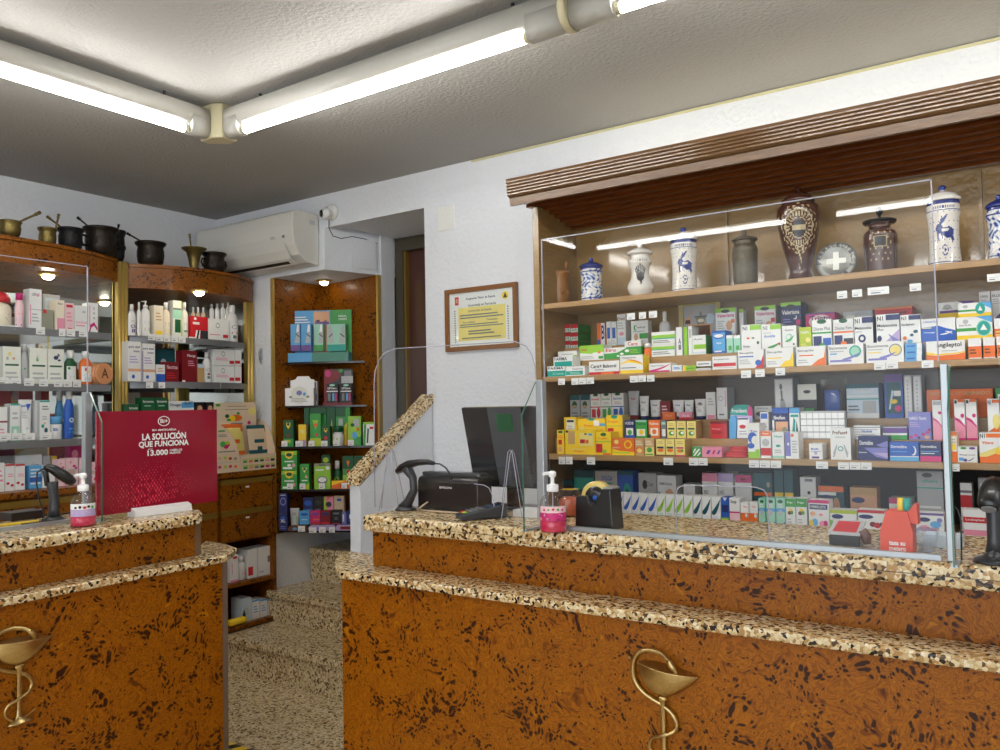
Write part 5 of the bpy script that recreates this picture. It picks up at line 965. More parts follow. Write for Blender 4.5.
row(Fr((0, 3.09, 0), N0, 1.0055, .07), 'back of bottom shelf', G4, [
 (563, 480, 573, None, 'dk', 'r 0 .8 1 1 dt', 'dark carton by the cabinet side'),
 (574, 470, 594, None, 'dt', 'r 0 .5 1 .8 te;c .6 .4 .2 .08 lime;r 0 0 1 .4 br', 'dark teal carton near left end'),
 (595, 471, 617, None, 'g2', 't SVGGA .3 .75 .8 .88 bl;r .4 .4 1 .6 lb;r .5 .1 1 .4 dt;c .2 .4 .12 .12 pu;r .3 .66 .8 .7 te', 'grey and teal carton with blue lettering'),
 (618, 471, 633, None, 'bl', 'c .6 .4 .3 .3 te;r 0 .9 1 1 dt;c .6 .35 .18 .2 dt', 'dark blue carton with teal spot'),
 (638.5, 473, 656.5, None, 'g2', 'c .35 .7 .14 .12 bk;t Clear .45 .66 .85 .78 g1;c .2 .25 .12 .15 fl;r .45 .1 .95 .4 pu', 'grey carton with purple square'),
 (657.2, 475.5, 676, None, 'w', 't HEMOStatic .1 .74 .8 .82 g1;c .65 .35 .28 .3 fl;r .05 .45 .15 .55 te;r .05 .25 .15 .35 te', 'white carton with beige circle'),
 (683.5, 484, 695, None, 'w', 'c .5 .2 .3 .18 br;c .5 .15 .25 .12 fl;l .3 .5 .8 .7 2 pk', 'small white carton with faces'),
 (702, 473, 717.5, None, 'w', 'r 0 .8 1 1 pk;p pk 0 .1 1 .0 1 .3 0 .35;c .7 .15 .25 .15 w;r .4 .4 .9 .43 dk;t NO .1 .5 .4 .6 g1', 'white and pink carton'),
 (718, 473, 733, None, 'w', 'r 0 .8 1 1 lp;p pk 0 .1 1 .0 1 .3 0 .35;c .7 .15 .25 .15 w;r .4 .4 .9 .43 dk;t NO .1 .5 .4 .6 g1', 'white and lilac carton'),
 (735, 475, 751.5, None, 'w', 'r 0 .82 1 1 mg;p pk 0 .1 1 .0 1 .3 0 .35;c .7 .1 .25 .15 w;c .5 .9 .2 .03 dr', 'white carton with magenta top'),
 (753.5, 473, 772, None, 'dt', 'r 0 .5 1 .58 or_;c .6 .25 .3 .15 tan;c .8 .75 .1 .06 kh', 'dark teal carton with orange band'),
 (774, 470, 783, None, 'dt', 'r 0 .45 1 .55 ye;r .2 .1 .8 .3 tan', 'narrow teal carton with yellow band'),
 (784, 470, 793, None, 'dt', 'r 0 .45 1 .55 ye;c .6 .2 .3 .1 tan', 'narrow teal carton with yellow band'),
 (800, 477, 816, None, 'w', 'r .4 .1 .6 .5 fl;c .55 .65 .1 .04 dk;r .3 .9 .8 .96 g1', 'grey white carton with finger drawing'),
 (818, 486, 844, None, 'dt', 'r 0 .85 1 1 or_;r 0 .75 .7 .84 w;c .32 .68 .25 .08 nv;c .7 .4 .15 .3 fl;c .8 .2 .2 .2 w;r .05 .1 .4 .5 wb', 'teal carton with orange top and foot picture'),
 (850, 487.5, 877, None, 'fl', 'r 0 .8 1 1 tan;c .3 .66 .25 .08 nv;r .5 .3 1 .45 te;r 0 0 1 .25 pk;c .2 .1 .06 .04 dk;c .5 .1 .06 .04 dk', 'pinkish beige carton with navy oval'),
 (889, 498, 912, None, 'w', 'r 0 .8 1 1 mg;l .1 .3 .8 .6 2 g2', 'white and magenta carton behind the orange container'),
 (916.5, 471, 943, None, 'g2', 'c .4 .93 .2 .04 dk;r .1 .36 .9 .4 w;t adhesive .2 .8 .8 .86 te;p w .1 .3 .9 .3 .5 .1;r 0 .7 1 .72 te', 'tall silver grey carton behind the screen post'),
 (960, 483, 972, None, 'w', 'r 0 .5 1 .75 re;r 0 .8 1 .85 g1', 'white carton with red label right of post'),
 (978, 478, 999, None, 'g2', 'r .1 .6 .9 .9 w', 'pale grey carton behind the scanner'),
])

# ================================================================ PHARMACY JARS ON THE TOP SHELF
CERW = plain('white_ceramic', (226, 222, 214), .18, coat=.6, var=.02); CERB = plain('blue_glaze', (40, 55, 125), .2, coat=.6); CERBR = plain('brown_glaze', (74, 44, 34), .2, coat=.6, var=.2); CERGR = plain('pewter_relief', (92, 84, 66), .4, .3, bump=.8, bscale=60, var=.3)
GILT = plain('gilt_print', (176, 158, 120), .3, coat=.4); PALEB = plain('pale_blue_glaze', (168, 186, 214), .2, coat=.6)
ZJ = 1.8805
def interp(prof, n=60):
    L = [0]
    for i in range(1, len(prof)): L.append(L[-1]+math.hypot(prof[i][0]-prof[i-1][0], prof[i][1]-prof[i-1][1]))
    out = []
    for k in range(n+1):
        s_ = L[-1]*k/n; i = max(j for j in range(len(L)) if L[j] <= s_+1e-9); i = min(i, len(L)-2); q = (s_-L[i])/(L[i+1]-L[i]+1e-9)
        out.append((prof[i][0]+(prof[i+1][0]-prof[i][0])*q, prof[i][1]+(prof[i+1][1]-prof[i][1])*q))
    return out
def pjar(x, hw, ytop, prof, lidprof, mats, fn, label, yj=3.06, knob=None, name='pharmacy_jar', seg=96, z=ZJ):
    c = HY(x, ytop, yj); w = HY(x+hw, ytop, yj).x-c.x; h = c.z-z; c = V((c.x, yj, z))
    t = empty(name, c, label, 'jar', 'pharmacy jars on the top shelf')
    toC = math.atan2(-c.y, -c.x); ref = (math.cos(toC), math.sin(toC), 0)
    def f2(u, v):
        a = (u+.5) % 1-.5; return fn(a*2*PI, v)     # a = angle from the side facing the room, v = height 0..1
    P = interp([(r*w, q*h) for r, q in smooth(prof, 3)], 70); mb = MB()
    ztop = P[-1][1]
    mb.lathe(c, P, mats, seg, ref=ref, fn=lambda u, v: f2(u, P[min(int(v*70), 70)][1]/ztop)); mb.build('jar_body', t)
    mb = MB(); lp = [(r*w, q*h) for r, q in lidprof]; lm = knob or mats
    mb.lathe(c, lp, lm[1] if isinstance(lm, tuple) else lm, 40, fn=(lambda u, v: (lm[0] if v*(len(lp)-1) > lm[2] else lm[1])) if isinstance(lm, tuple) else None); mb.build('lid', t)
def rabbit(a, v):
    a *= 1; x = a/.9; y = (v-.5)*2
    if v < .04 or .93 < v: return CERB
    if .055 < v < .065 or .84 < v < .85: return CERB
    if .86 < v < .91: return CERB if (int(a*22) % 3 == 0) else CERW
    def el(cx_, cy_, rx, ry, rot=0):
        dx, dy = x-cx_, y-cy_; c_, s_ = math.cos(rot), math.sin(rot); return ((dx*c_+dy*s_)/rx)**2+((-dx*s_+dy*c_)/ry)**2 < 1
    if el(-.30, .12, .26, .15) or el(.34, .0, .40, .17) or el(.0, .03, .3, .12): return CERB if not (el(.1, .08, .28, .05)) else CERW
    if el(-.02, .38, .32, .06, .5) or el(-.2, .33, .24, .045, .9): return CERB
    if el(-.45, -.12, .07, .16) or el(.62, -.18, .08, .14) or el(-.1, -.1, .06, .1): return CERB
    r_ = math.hypot(x-.05, (y+.52)*1.3)
    if .17 < r_ < .22 or r_ < .07: return CERB
    if (.7 < abs(x) < .76 and -.6 < y < .6 and math.sin(y*26) > .2): return CERB
    if math.sin(x*17+1)*math.sin(y*23) > .93: return CERB
    return CERW
def blueflor(a, v):
    if v < .05 or v > .94 or .84 < v < .87 or .1 < v < .12: return CERB
    s_ = math.sin(a*7+3*math.sin(v*17))*math.sin(v*24+2*math.sin(a*5)); return CERB if s_ > .45 else (PALEB if s_ > -.05 else CERW)
BKP = plain('print_darkgrey', (60, 62, 66), .4)
def plant(a, v):
    x = a/.8; y = (v-.55)*2.6
    if .9 < v < .925: return CERW
    if .82 < v < .86 and abs(x) < .9: return BKP if int(a*16) % 3 == 0 else CERW
    for k in range(-3, 4):
        ax_ = k*.2*(y+.9)/1.0
        if -.7 < y < .55-.08*abs(k) and abs(x-ax_) < .05+.05*abs(math.sin(y*16+k)): return BKP if y > -.45 or abs(k) < 2 else CERW
    return CERW
def rings(a, v):
    x = a/.75; y = (v-.64)*4.2; r_ = math.hypot(x, y)
    if r_ < .42: return BKP if abs(y) > .12 else GILT
    if .5 < r_ < .56 or .9 < r_ < .97: return GILT
    if .6 < r_ < .86 and math.sin(math.atan2(y, x)*26) > .35: return GILT
    if .97 < r_ < 1.35 and math.sin(math.atan2(y, x)*13)*math.sin(r_*26) > .45: return GILT
    if -2.1 < y < -1.0 and abs(x) < .35*(y+2.2) and math.sin(x*15+y*8) > .4: return GILT
    return CERBR
def squat(a, v):
    x = a/.8
    if .5 < v < .72 and abs(x) < .5: return GILT if (abs(x) > .42 or v < .52 or v > .7) else BKP
    if abs(x) < .95 and .2 < v < .85 and math.sin(x*14)*math.sin(v*30) > .72: return GILT
    return CERBR
albar = [(.80, 0), (.86, .02), (.84, .05), (.80, .12), (.78, .3), (.82, .45), (.93, .58), (.92, .62), (.90, .68), (.88, .72)]
alb2 = [(.88, 0), (.94, .01), (.90, .04), (.84, .14), (.80, .32), (.84, .56), (.90, .64), (.92, .66), (.88, .70), (.88, .80)]
lid2 = [(.96, .80), (.98, .81), (.98, .835), (.92, .845), (.80, .88), (.5, .91), (.2, .925), (.14, .94), (.14, .955), (.22, .965), (.22, .985), (.12, 1.0)]
pjar(591, 11, 258, [(.90, 0), (.96, .01), (.92, .04), (.88, .2), (.84, .45), (.88, .62), (.97, .68), (.92, .71), (.86, .73), (.86, .78)], [(.98, .78), (1.0, .80), (.92, .83), (.6, .88), (.2, .91), (.14, .93), (.22, .96), (.12, 1)], PALEB, blueflor, 'small blue and white jar with pale blue lid, leftmost jar', knob=CERB)
pjar(639.5, 12.5, 243, [(.62, 0), (.74, .01), (.76, .04), (.94, .14), (.98, .2), (.90, .27), (.72, .36), (.66, .5), (.78, .60), (.86, .63), (.84, .68), (.72, .72), (.72, .78)], [(.84, .78), (.98, .80), (.98, .825), (.9, .84), (.6, .885), (.25, .91), (.14, .93), (.22, .96), (.12, 1)], CERW, plant, 'white waisted jar with grey plant motif and navy lid rim', knob=(CERB, CERW, 7.5))
pjar(683, 14.2, 228, alb2, lid2, CERW, rabbit, 'blue rabbit painted jar, the smaller one left of the pewter jar', knob=(CERB, CERW, 6.5))
pjar(744, 13.2, 227, [(.80, 0), (.88, .01), (.84, .05), (.90, .15), (.92, .5), (.96, .62), (.88, .68), (.8, .71), (.82, .77)], [(.94, .77), (.96, .79), (.9, .81), (.5, .84), (.2, .86), (.12, .88), (.2, .92), (.06, 1)], CERGR, lambda a, v: CERGR, 'tall dull grey relief jar with pointed lid')
pjar(797.5, 22, 187, [(.55, 0), (.62, .005), (.60, .03), (.50, .09), (.48, .14), (.60, .24), (.80, .40), (.96, .60), (1.0, .70), (.96, .77), (.80, .81), (.70, .825), (.70, .83)], [(.74, .83), (.78, .845), (.76, .86), (.66, .87), (.62, .89), (.40, .93), (.15, .945), (.1, .96), (.16, .98), (.08, 1)], CERBR, rings, 'large dark brown urn with gilt ring ornament and foot', yj=3.07, knob=CERBR)
pjar(879, 18, 207, [(.82, 0), (.9, .01), (.92, .04), (.94, .3), (.98, .5), (.94, .6), (.72, .66), (.62, .69), (.64, .72), (.78, .75)], [(.88, .75), (.96, .77), (.96, .79), (.88, .80), (.3, .82), (.1, .84), (.08, .88), (.18, .9), (.2, .94), (.06, 1)], CERBR, squat, 'squat dark brown jar with black collar and small knob', knob=IRON)
pjar(942, 19.6, 186, alb2, lid2, CERW, rabbit, 'blue rabbit painted jar, the larger one at the right', knob=(CERB, CERW, 6.5))
pjar(998, 14.5, 195, [(.88, 0), (.94, .01), (.90, .04), (.84, .2), (.82, .45), (.88, .62), (.97, .70), (.92, .73), (.86, .76), (.86, .81)], [(.98, .81), (1.0, .83), (.92, .86), (.6, .9), (.2, .93), (.14, .95), (.22, .97), (.12, 1)], PALEB, blueflor, 'blue and white jar cut off by the right picture edge', knob=CERB)
# plate with a cross
c = HY(836, 258, 3.10); r_ = (HY(857, 258, 3.10).x-HY(815.5, 258, 3.10).x)/2; c.z = ZJ+r_*.985+.002; ax = V((.05, -1, .16)).normalized()
PEW = plain('pewter_plate', (150, 150, 144), .3, .5); PEL = plain('pewter_light', (205, 205, 198), .35, .3)
mb = MB(); mb.lathe(c, [(r_*.6, -.006), (r_*.95, -.002), (r_, .003), (r_*.98, .006), (r_*.70, .003), (r_*.66, .001), (r_*.0, .001)], PEW, 48, ax)
e1 = V((0, 0, 1)).cross(ax).normalized(); e2 = ax.cross(e1)
cr_ = [(-.14, -.48), (.14, -.48), (.14, -.14), (.48, -.14), (.48, .14), (.14, .14), (.14, .48), (-.14, .48), (-.14, .14), (-.48, .14), (-.48, -.14), (-.14, -.14)]
mb.face([c+ax*.0025+e1*(x*r_)+e2*(y*r_) for x, y in cr_], PEL)
for i, ch_ in enumerate('FARMACEUTICOS 1986'):
    if ch_ == ' ': continue
    an = PI*1.02-PI*1.9*i/20; tm = text_mesh(ch_); co = c+e1*(.83*r_*math.cos(an))+e2*(.83*r_*math.sin(an)); tu = e1*math.sin(an)-e2*math.cos(an); rv = e1*math.cos(an)+e2*math.sin(an)
    mb.faces([co+ax*.0065+tu*((x-.5)*.012)+rv*((y-.5)*.016) for x, y in tm[0]], tm[1], BKP)
tag(mb.build('commemorative_plate'), 'grey metal plate with a pale cross between two brown jars', 'plate', None)
mb = MB(); p = HY(890, 267, 3.0); mb.lathe((p.x, 3.0, ZJ), [(.0, 0), (.013, .001), (.014, .004), (.0, .005)], IRON, 16); mb.tube([(p.x-.03, 3.0, ZJ+.004), (p.x+.01, 3.0, ZJ+.008)], .0025, IRON, 6); tag(mb.build('small_spoon'), 'tiny dark metal spoon lying beside the squat jar', 'spoon')
# wooden mortar at far left of the jar shelf
WD = wood('mortar_wood', (140, 92, 44), (170, 120, 66), (8, 8, 1), .35)
def mortar(c, r, h, m, label, kind='flare', name='mortar', handles=0, group='old mortars on top of the display cabinets', ref=(1, 0, 0)):
    c = V(c); t = empty(name, c, label, 'mortar', group)
    pf = {'flare': [(.62, 0), (.66, .05), (.58, .12), (.62, .2), (.74, .55), (.80, .78), (.98, .93), (1.0, .97), (.97, 1), (.86, .97), (.70, .75), (.3, .25), (0, .22)],
          'pot': [(.66, 0), (.72, .05), (.80, .1), (.86, .35), (.86, .6), (.80, .78), (.96, .9), (1.0, .95), (.98, 1), (.86, .98), (.76, .78), (.5, .3), (0, .25)],
          'pan': [(.55, 0), (.6, .06), (.66, .1), (.86, .3), (.93, .6), (.88, .8), (1.0, .93), (1.02, .98), (.98, 1), (.86, .97), (.8, .7), (.5, .3), (0, .25)],
          'cup': [(.34, 0), (.36, .05), (.34, .12), (.46, .5), (.6, .8), (.96, .95), (1.0, 1), (.9, 1), (.5, .8), (.3, .3), (0, .3)]}[kind]
    mb = MB(); mb.lathe(c, [(a*r, b*h) for a, b in pf], m, 36)
    for k in range(8 if kind != 'cup' else 0):      # raised ribs round the waist
        an = 2*PI*k/8; rr = r*.80; mb.lathe(c+V((rr*math.cos(an), rr*math.sin(an), h*.42)), [(0, -h*.10), (h*.05, -h*.06), (h*.06, 0), (h*.05, h*.06), (0, h*.10)], m, 8)
    mb.build('bowl', t)
    for k in range(handles):
        an = math.atan2(ref[1], ref[0])+PI*k; d_ = V((math.cos(an), math.sin(an), 0))
        mb = MB(); mb.tube([c+d_*r*.78+V((0, 0, h*.62)), c+d_*r*1.12+V((0, 0, h*.66)), c+d_*r*1.2+V((0, 0, h*.48)), c+d_*r*1.08+V((0, 0, h*.3)), c+d_*r*.8+V((0, 0, h*.3))], h*.045, m, 8); mb.build('handle', t)
    return t
def pestle(a, b, r, m, label):
    a, b = V(a), V(b); d = (b-a); L = d.length; mb = MB()
    mb.lathe(a, [(r*.9, -.004), (r*1.3, .004), (r*1.2, L*.1), (r*.7, L*.2), (r*.75, L*.55), (r*.8, L*.8), (r*1.25, L*.82), (r*1.25, L*.85), (r*.8, L*.87), (r*1.3, L*.93), (r*1.1, L*.98), (.0, L)], m, 14, d)
    tag(mb.build('pestle'), label, 'pestle', 'pestles resting in the old mortars')
a = HY(559.5, 303, 3.12); r_ = HY(569.5, 280, 3.12).x-HY(549.5, 280, 3.12).x
mortar((a.x, 3.12, ZJ), r_/2, HY(559, 272, 3.12).z-ZJ, WD, 'tan wooden mortar at the left end of the jar shelf', 'pot', name='mortar', group=None)
pestle((a.x, 3.12, ZJ+.05), HY(567, 261, 3.14), .008, WD, 'wooden pestle standing in the wooden mortar')

# ---- old mortars on the burl canopies
def mort(x, hw, yt, yb_, m, kind, label, ztop, dx=-.07, handles=0, sc=1):
    p = HZ(x, yb_, ztop); X_ = p.x+dx; q = HX(x, yt, X_); w = (HX(x+hw, yt, X_)-HX(x-hw, yt, X_)).length/2*.93
    return mortar((X_, q.y, ztop+.0008), w, q.z-ztop, m, label, kind, handles=handles, ref=(0, 1, 0)), X_, q, w
ZA, ZBB = 2.272, 2.256
def mp(x, hw, yt, yb_, m, kind, label, ztop, pe, plabel, dx=-.07, handles=0, pm=None, pr=.006):
    t, X_, q, w = mort(x, hw, yt, yb_, m, kind, label, ztop, dx, handles)
    if pe:
        e = HX(pe[0], pe[1], X_+.01); s_ = V((X_, q.y, q.z-.0)); dirn = (e-s_)
        # rests on the rim: pass the shaft over the rim and down into the bowl
        side = 1 if e.y > q.y else -1
        rimp = V((X_, q.y+side*w*.9, q.z+.008)) if abs(e.y-q.y) > w*.9 else V((X_, q.y+(e.y-q.y)*.55, q.z+.004))
        k = rimp-e; low = rimp+k.normalized()*min(w*.9, .045)
        pestle(low, e, pr, pm or m, plabel)
mp(10, 12, 221.5, 236.5, BRONZE2, 'pan', 'olive brass pan-shaped mortar at the far left on the canopy', ZA, (41, 212), 'long brass pestle leaning right from the pan-shaped mortar', pr=.007)
mp(47.5, 10, 228.5, 243, BRONZE2, 'pot', 'small olive brass mortar, beside the black ribbed one', ZA, (59, 213.5), 'short bronze pestle leaning right in the small olive mortar')
mp(70.5, 13.5, 229, 247, IRON, 'pot', 'black ribbed iron mortar between olive and large dark ones', ZA, (46.5, 216), 'bronze pestle leaning left from the black ribbed mortar', pm=BRONZE2)
mp(101, 17.5, 228.5, 252, BRONZE, 'pot', 'largest dark bronze mortar with knobs on the left canopy', ZA, (77, 217), 'dark pestle leaning left from the largest mortar', dx=-.10, handles=2)
mp(117, 8.5, 231, 251, IRON, 'pot', 'small black mortar half hidden behind the largest one', ZA, (119, 224), 'dark knobbed pestle leaning over the largest mortar', dx=-.25)
mp(150.5, 14.5, 243, 263, BRONZE, 'pot', 'dark bronze mortar beside the gold post on right canopy', ZBB, (126.5, 233), 'dark pestle leaning left towards the gold post', dx=-.06)
mp(194, 11.5, 248.5, 267, BRONZE2, 'cup', 'tall flared olive cup mortar on the right canopy', ZBB, (189.5, 233.5), 'upright slim pestle in the flared cup mortar', dx=-.07)
mp(214, 11, 253.5, 270, BRONZE, 'pot', 'rightmost dark mortar with ring handle, below air conditioner', ZBB, None, None, dx=-.09, handles=2)
# ================================================================ PRODUCTS IN THE LEFT DISPLAY CABINETS
NX_ = (1, 0, 0)
GL = 'skin care products in the left display cabinet'; GRt = 'skin care products in the right display cabinet'
l1 = 'top glass shelf, left cabinet'
row(Fr((-4.0, 0, 0), NX_, 1.8625, .06), l1, GL, [
 (-7, 291, 15.5, None, 'cr', 'r .2 .62 .8 .68 g1;l .2 .2 .8 .55 4 g1', 'big cream bottle with dark red cap', {'kind': 'bottle', 'cap': .3, 'capcol': 're', 'capstyle': 'dome'}),
 (16.5, 293, 25.5, None, 'lpk', 'r .0 .28 1 .42 lb;r 0 .0 .6 .12 bl;r .2 .62 .8 .66 mg', 'pink and blue spray can', {'kind': 'bottle', 'cap': .2, 'capw': .8, 'capcol': 'mg', 'name': 'spray_can', 'cat': 'spray can'}),
 (29.3, 289, 41.7, None, 'w', 'r .05 .1 .14 .6 pk;t LIERAC .2 .83 .85 .9 g1;r 0 .47 1 .49 g2;l .2 .15 .8 .4 3 g2;c .7 .85 .1 .04 pk', 'tall white skin care carton', {'cat': 'cosmetic box', 'name': 'cosmetic_box'}),
 (42, 309.5, 53, None, 'kh', 'r .1 .8 .4 1 re', 'dark taupe box with red corner', {'cat': 'cosmetic box', 'name': 'cosmetic_box'}),
 (55, 300, 64.5, None, 'cr', 'r .2 0 1 .4 pk;t Eau .3 .85 .8 .92 g1', 'cream box with rose foot', {'cat': 'cosmetic box', 'name': 'cosmetic_box'}),
 (65, 303, 74, None, 'lpk', 'r .15 .84 .85 .94 re;r .3 .06 .8 .1 re;l .2 .3 .8 .7 3 pk', 'pale pink box with red heading', {'cat': 'cosmetic box', 'name': 'cosmetic_box'}),
 (74.6, 305.5, 87.5, None, 'w', 't moustidose .08 .3 .95 .42 pk;t duo .6 .72 .85 .82 g1;r .1 .2 .8 .25 pk', 'wide white box with pink lettering', {'cat': 'cosmetic box', 'name': 'cosmetic_box'}),
 (88.2, 303, 98, None, 'w', 'r .1 .2 .2 .9 pk;l .5 .4 .7 .9 3 g2;p mg .05 .0 .2 .25 .6 .35 .95 .15 .95 .05 .6 .22 .3 .15 .2 0', 'white box with magenta ribbon', {'cat': 'cosmetic box', 'name': 'cosmetic_box'}),
 (43, 294.5, 60, None, 'g2', 'r .1 .1 .9 .9 wb', 'large pale box standing behind the taupe one', {'cat': 'cosmetic box', 'name': 'cosmetic_box', 'dy': .09, 'depth': .05}),
])
l2 = 'middle glass shelf, left cabinet'
KL = 'r .12 .48 .88 .53 dg;l .15 .1 .85 .35 2 g2;{}'
CB = {'cat': 'cosmetic box', 'name': 'cosmetic_box'}
row(Fr((-4.0, 0, 0), NX_, 1.5985, .06), l2, GL, [
 (2.7, 346.5, 21, None, 'gy', KL.format('c .38 .8 .1 .06 ly;c .25 .68 .07 .05 g2;c .6 .68 .08 .04 fl;r .05 0 .05 1 g2'), 'cream shampoo carton with small yellow flower', CB),
 (21.8, 344, 29.5, None, 'g2', 'r 0 .42 1 .46 g1;c .4 .6 .15 .04 gr', 'pale grey bottle between cartons', {'kind': 'bottle', 'cap': .2, 'capcol': 'g2', 'capw': .75}),
 (30, 348, 47.3, None, 'gy', KL.format('p gr .35 .64 .4 .8 .42 .64 .45 .85 .46 .64 .5 .72 .48 .62'), 'cream shampoo carton with oat sprig', CB),
 (47.7, 349, 64, None, 'gy', KL.format('c .5 .75 .15 .06 nv;c .65 .82 .08 .05 g1;c .7 .68 .1 .03 nv'), 'cream shampoo carton with blue flower', CB),
 (66.5, 350, 79, None, 'dg', 'r .2 .45 .95 .5 dk;c .25 .8 .12 .08 gr;l .3 .2 .8 .4 2 g2', 'dark green shampoo bottle with white cap', {'kind': 'bottle', 'cap': .24, 'lab': 'w', 'capw': .55, 'flat': .6}),
 (81.5, 351, 95, None, 'or_', 'r .2 .4 .8 .46 dk;c .4 .75 .12 .1 re;c .55 .62 .12 .07 ye;l .3 .15 .7 .32 2 g2', 'amber shampoo bottle with white cap', {'kind': 'bottle', 'cap': .22, 'lab': 'w', 'capw': .5, 'flat': .6}),
])
# round peach tin marked A
fr = Fr((-4.0, 0, 0), NX_, 1.5985); a, b, zb, zt = fr.rect(99.5, 363, 113, None); r_ = (zt-zb)/2; ymid = (a.y+b.y)/2
PE = plain('peach_tin', (228, 160, 112), .35, coat=.3, var=.03)
t = empty('round_tin', (-4.04, ymid, zb), 'round peach coloured tin lying on its side marked with A', 'tin')
mb = MB(); mb.lathe((-4.12, ymid-.03, zb+r_), [(r_*.96, 0), (r_, .004), (r_, .10)], PE, 32, (1, .25, 0)); mb.build('tin_body', t)
mb = MB(); c0 = V((-4.12, ymid-.03, zb+r_))+V((1, .25, 0)).normalized()*.1005; mb.lathe(c0, [(r_*1.0, 0), (r_, .012), (r_*.94, .014)], PE, 32, (1, .25, 0))
ax = V((1, .25, 0)).normalized(); e1 = V((0, 0, 1)).cross(ax); tm = text_mesh('A'); mb.faces([c0+ax*.0148+e1*((x-.5)*r_*.8)+V((0, 0, (y-.45)*r_*.9)) for x, y in tm[0]], tm[1], C('br')); mb.build('lid', t)
l3 = 'lower glass shelf, left cabinet'
row(Fr((-4.0, 0, 0), NX_, 1.3305, .06), l3, GL, [
 (-5, 407, 7.5, None, 'w', 'r 0 .55 1 .6 dr;l .1 .2 .8 .4 2 pk', 'white carton with dark red line', CB),
 (10.3, 403.5, 20, None, 'w', 'r .1 0 .95 .4 mint;c .5 .25 .18 .07 w;r 0 .95 1 1 te;l .2 .55 .8 .8 2 g2', 'white carton with pale green lower half', CB),
 (20.5, 399.5, 34, None, 'w', 't CeraVe .05 .84 .6 .93 bl;p bl .65 .7 1 .95 .55 .95;l .1 .45 .6 .7 4 g2;r .4 .1 .7 .14 g2', 'white cream tube with blue corner', {'kind': 'tube', 'capcol': 'w'}),
 (36.8, 400.5, 50, None, 'w', 'r 0 .96 1 1 te;r 0 0 .2 1 g2;c .45 .35 .12 .05 te;c .7 .24 .14 .07 dt;c .6 .42 .06 .03 fl;l .4 .75 .9 .88 2 g1;l .4 .5 .8 .62 2 g2', 'white carton with two teal dots', CB),
 (50.7, 416.5, 65, None, 'w', 'r 0 .5 1 .6 lb;t latte .1 .55 .5 .8 bl;r 0 .2 1 .26 lb', 'white cream jar with light blue lid', {'kind': 'jar', 'capcol': 'lb'}),
 (57, 390, 65.5, None, 'lb', 'c .6 .62 .25 .1 w', 'blue bottle with white cap behind the cream jar', {'kind': 'bottle', 'cap': .22, 'capw': .7, 'dy': .07, 'mat': None}),
 (66, 388, 76, None, 'bl', 'c .6 .6 .28 .09 wb;l .3 .1 .8 .35 2 lb', 'blue bottle with white cap in front', {'kind': 'bottle', 'cap': .22, 'capw': .6}),
 (0, 390, 11.5, 405, 'dr', '', 'dark red box behind the white cartons', {**CB, 'dy': .08}),
 (19, 385.5, 33, 400, 'dr', '', 'dark red box behind the cream tube', {**CB, 'dy': .08}),
 (41, 390, 49, 400, 'dr', '', 'dark red bottle top behind the teal dotted carton', {**CB, 'dy': .08}),
])
l4 = 'left base cabinet top'
FLW = 'c .7 .7 .14 .05 mg;c .85 .62 .1 .05 mg;r .2 .4 .8 .6 g2;c .6 .2 .14 .05 mg;c .4 .85 .1 .05 pk;r .3 .45 .7 .55 fl;c .2 .3 .08 .04 mg'
row(Fr((-3.99, 0, 0), NX_, 1.103, .06), l4, GL, [
 (-7, 463, 4.5, None, 'w', 'l .3 .3 .9 .8 3 pk', 'white carton cut off by the picture edge', CB),
 (5, 464, 14.7, None, 'w', 'r 0 .93 1 1 re;c .3 .28 .17 .05 re;c .75 .2 .17 .05 re;l .3 .5 .9 .65 2 pk', 'white carton with two red dots', CB),
 (15, 464, 25, None, 'w', 'r 0 .93 1 1 re;c .3 .28 .17 .05 re;c .75 .2 .17 .05 re;l .3 .5 .9 .65 2 pk', 'white carton with two red dots', CB),
 (29.3, 465.5, 42, None, 'lb', 'l .1 .15 .9 .9 5 w;r .0 .3 1 .5 bl', 'blue and white striped carton', CB),
 (42.5, 465, 55, None, 'w', 'l .2 .3 .6 .7 3 g2;r 0 .8 1 .84 mint', 'white carton behind the barcode scanner', CB),
 (58, 459.5, 65, None, 'lpk', FLW, 'pink flowery carton, narrow', CB),
 (65.5, 458, 78, None, 'lpk', FLW, 'pink flowery carton with grey label', CB),
 (79, 458, 86, None, 'lpk', FLW, 'pink flowery carton beside the glass post', CB),
 (90.5, 462, 97, None, 'lpk', FLW, 'pink flowery carton between post and red sign', CB),
 (15, 455, 42, None, 'w', 't toleriane .6 .6 .9 .75 g1', 'wide white carton behind the red dotted ones', {**CB, 'dy': .075, 'depth': .05}),
 (43, 455.5, 50, None, 'g2', '', 'pale grey carton behind', {**CB, 'dy': .075, 'depth': .05}),
 (50.5, 456, 57, None, 'ye', 'r 0 0 .2 1 g2', 'small yellow carton behind', {**CB, 'dy': .075, 'depth': .05}),
 (2, 456, 14, None, 'g1', 'c .5 .6 .2 .2 g2', 'grey carton behind', {**CB, 'dy': .075, 'depth': .05}),
 (70, 441, 86, None, 'mg', 'r 0 .9 1 1 pu;r .3 .35 .75 .6 g1;r .35 .4 .7 .52 lpk;c .3 .7 .2 .1 pk', 'magenta gift box behind the flowery cartons', {**CB, 'dy': .08, 'depth': .05}),
])
r1 = 'top shelf, right cabinet'
LB = {'kind': 'bottle', 'cap': .2, 'capw': .45, 'flat': .7}
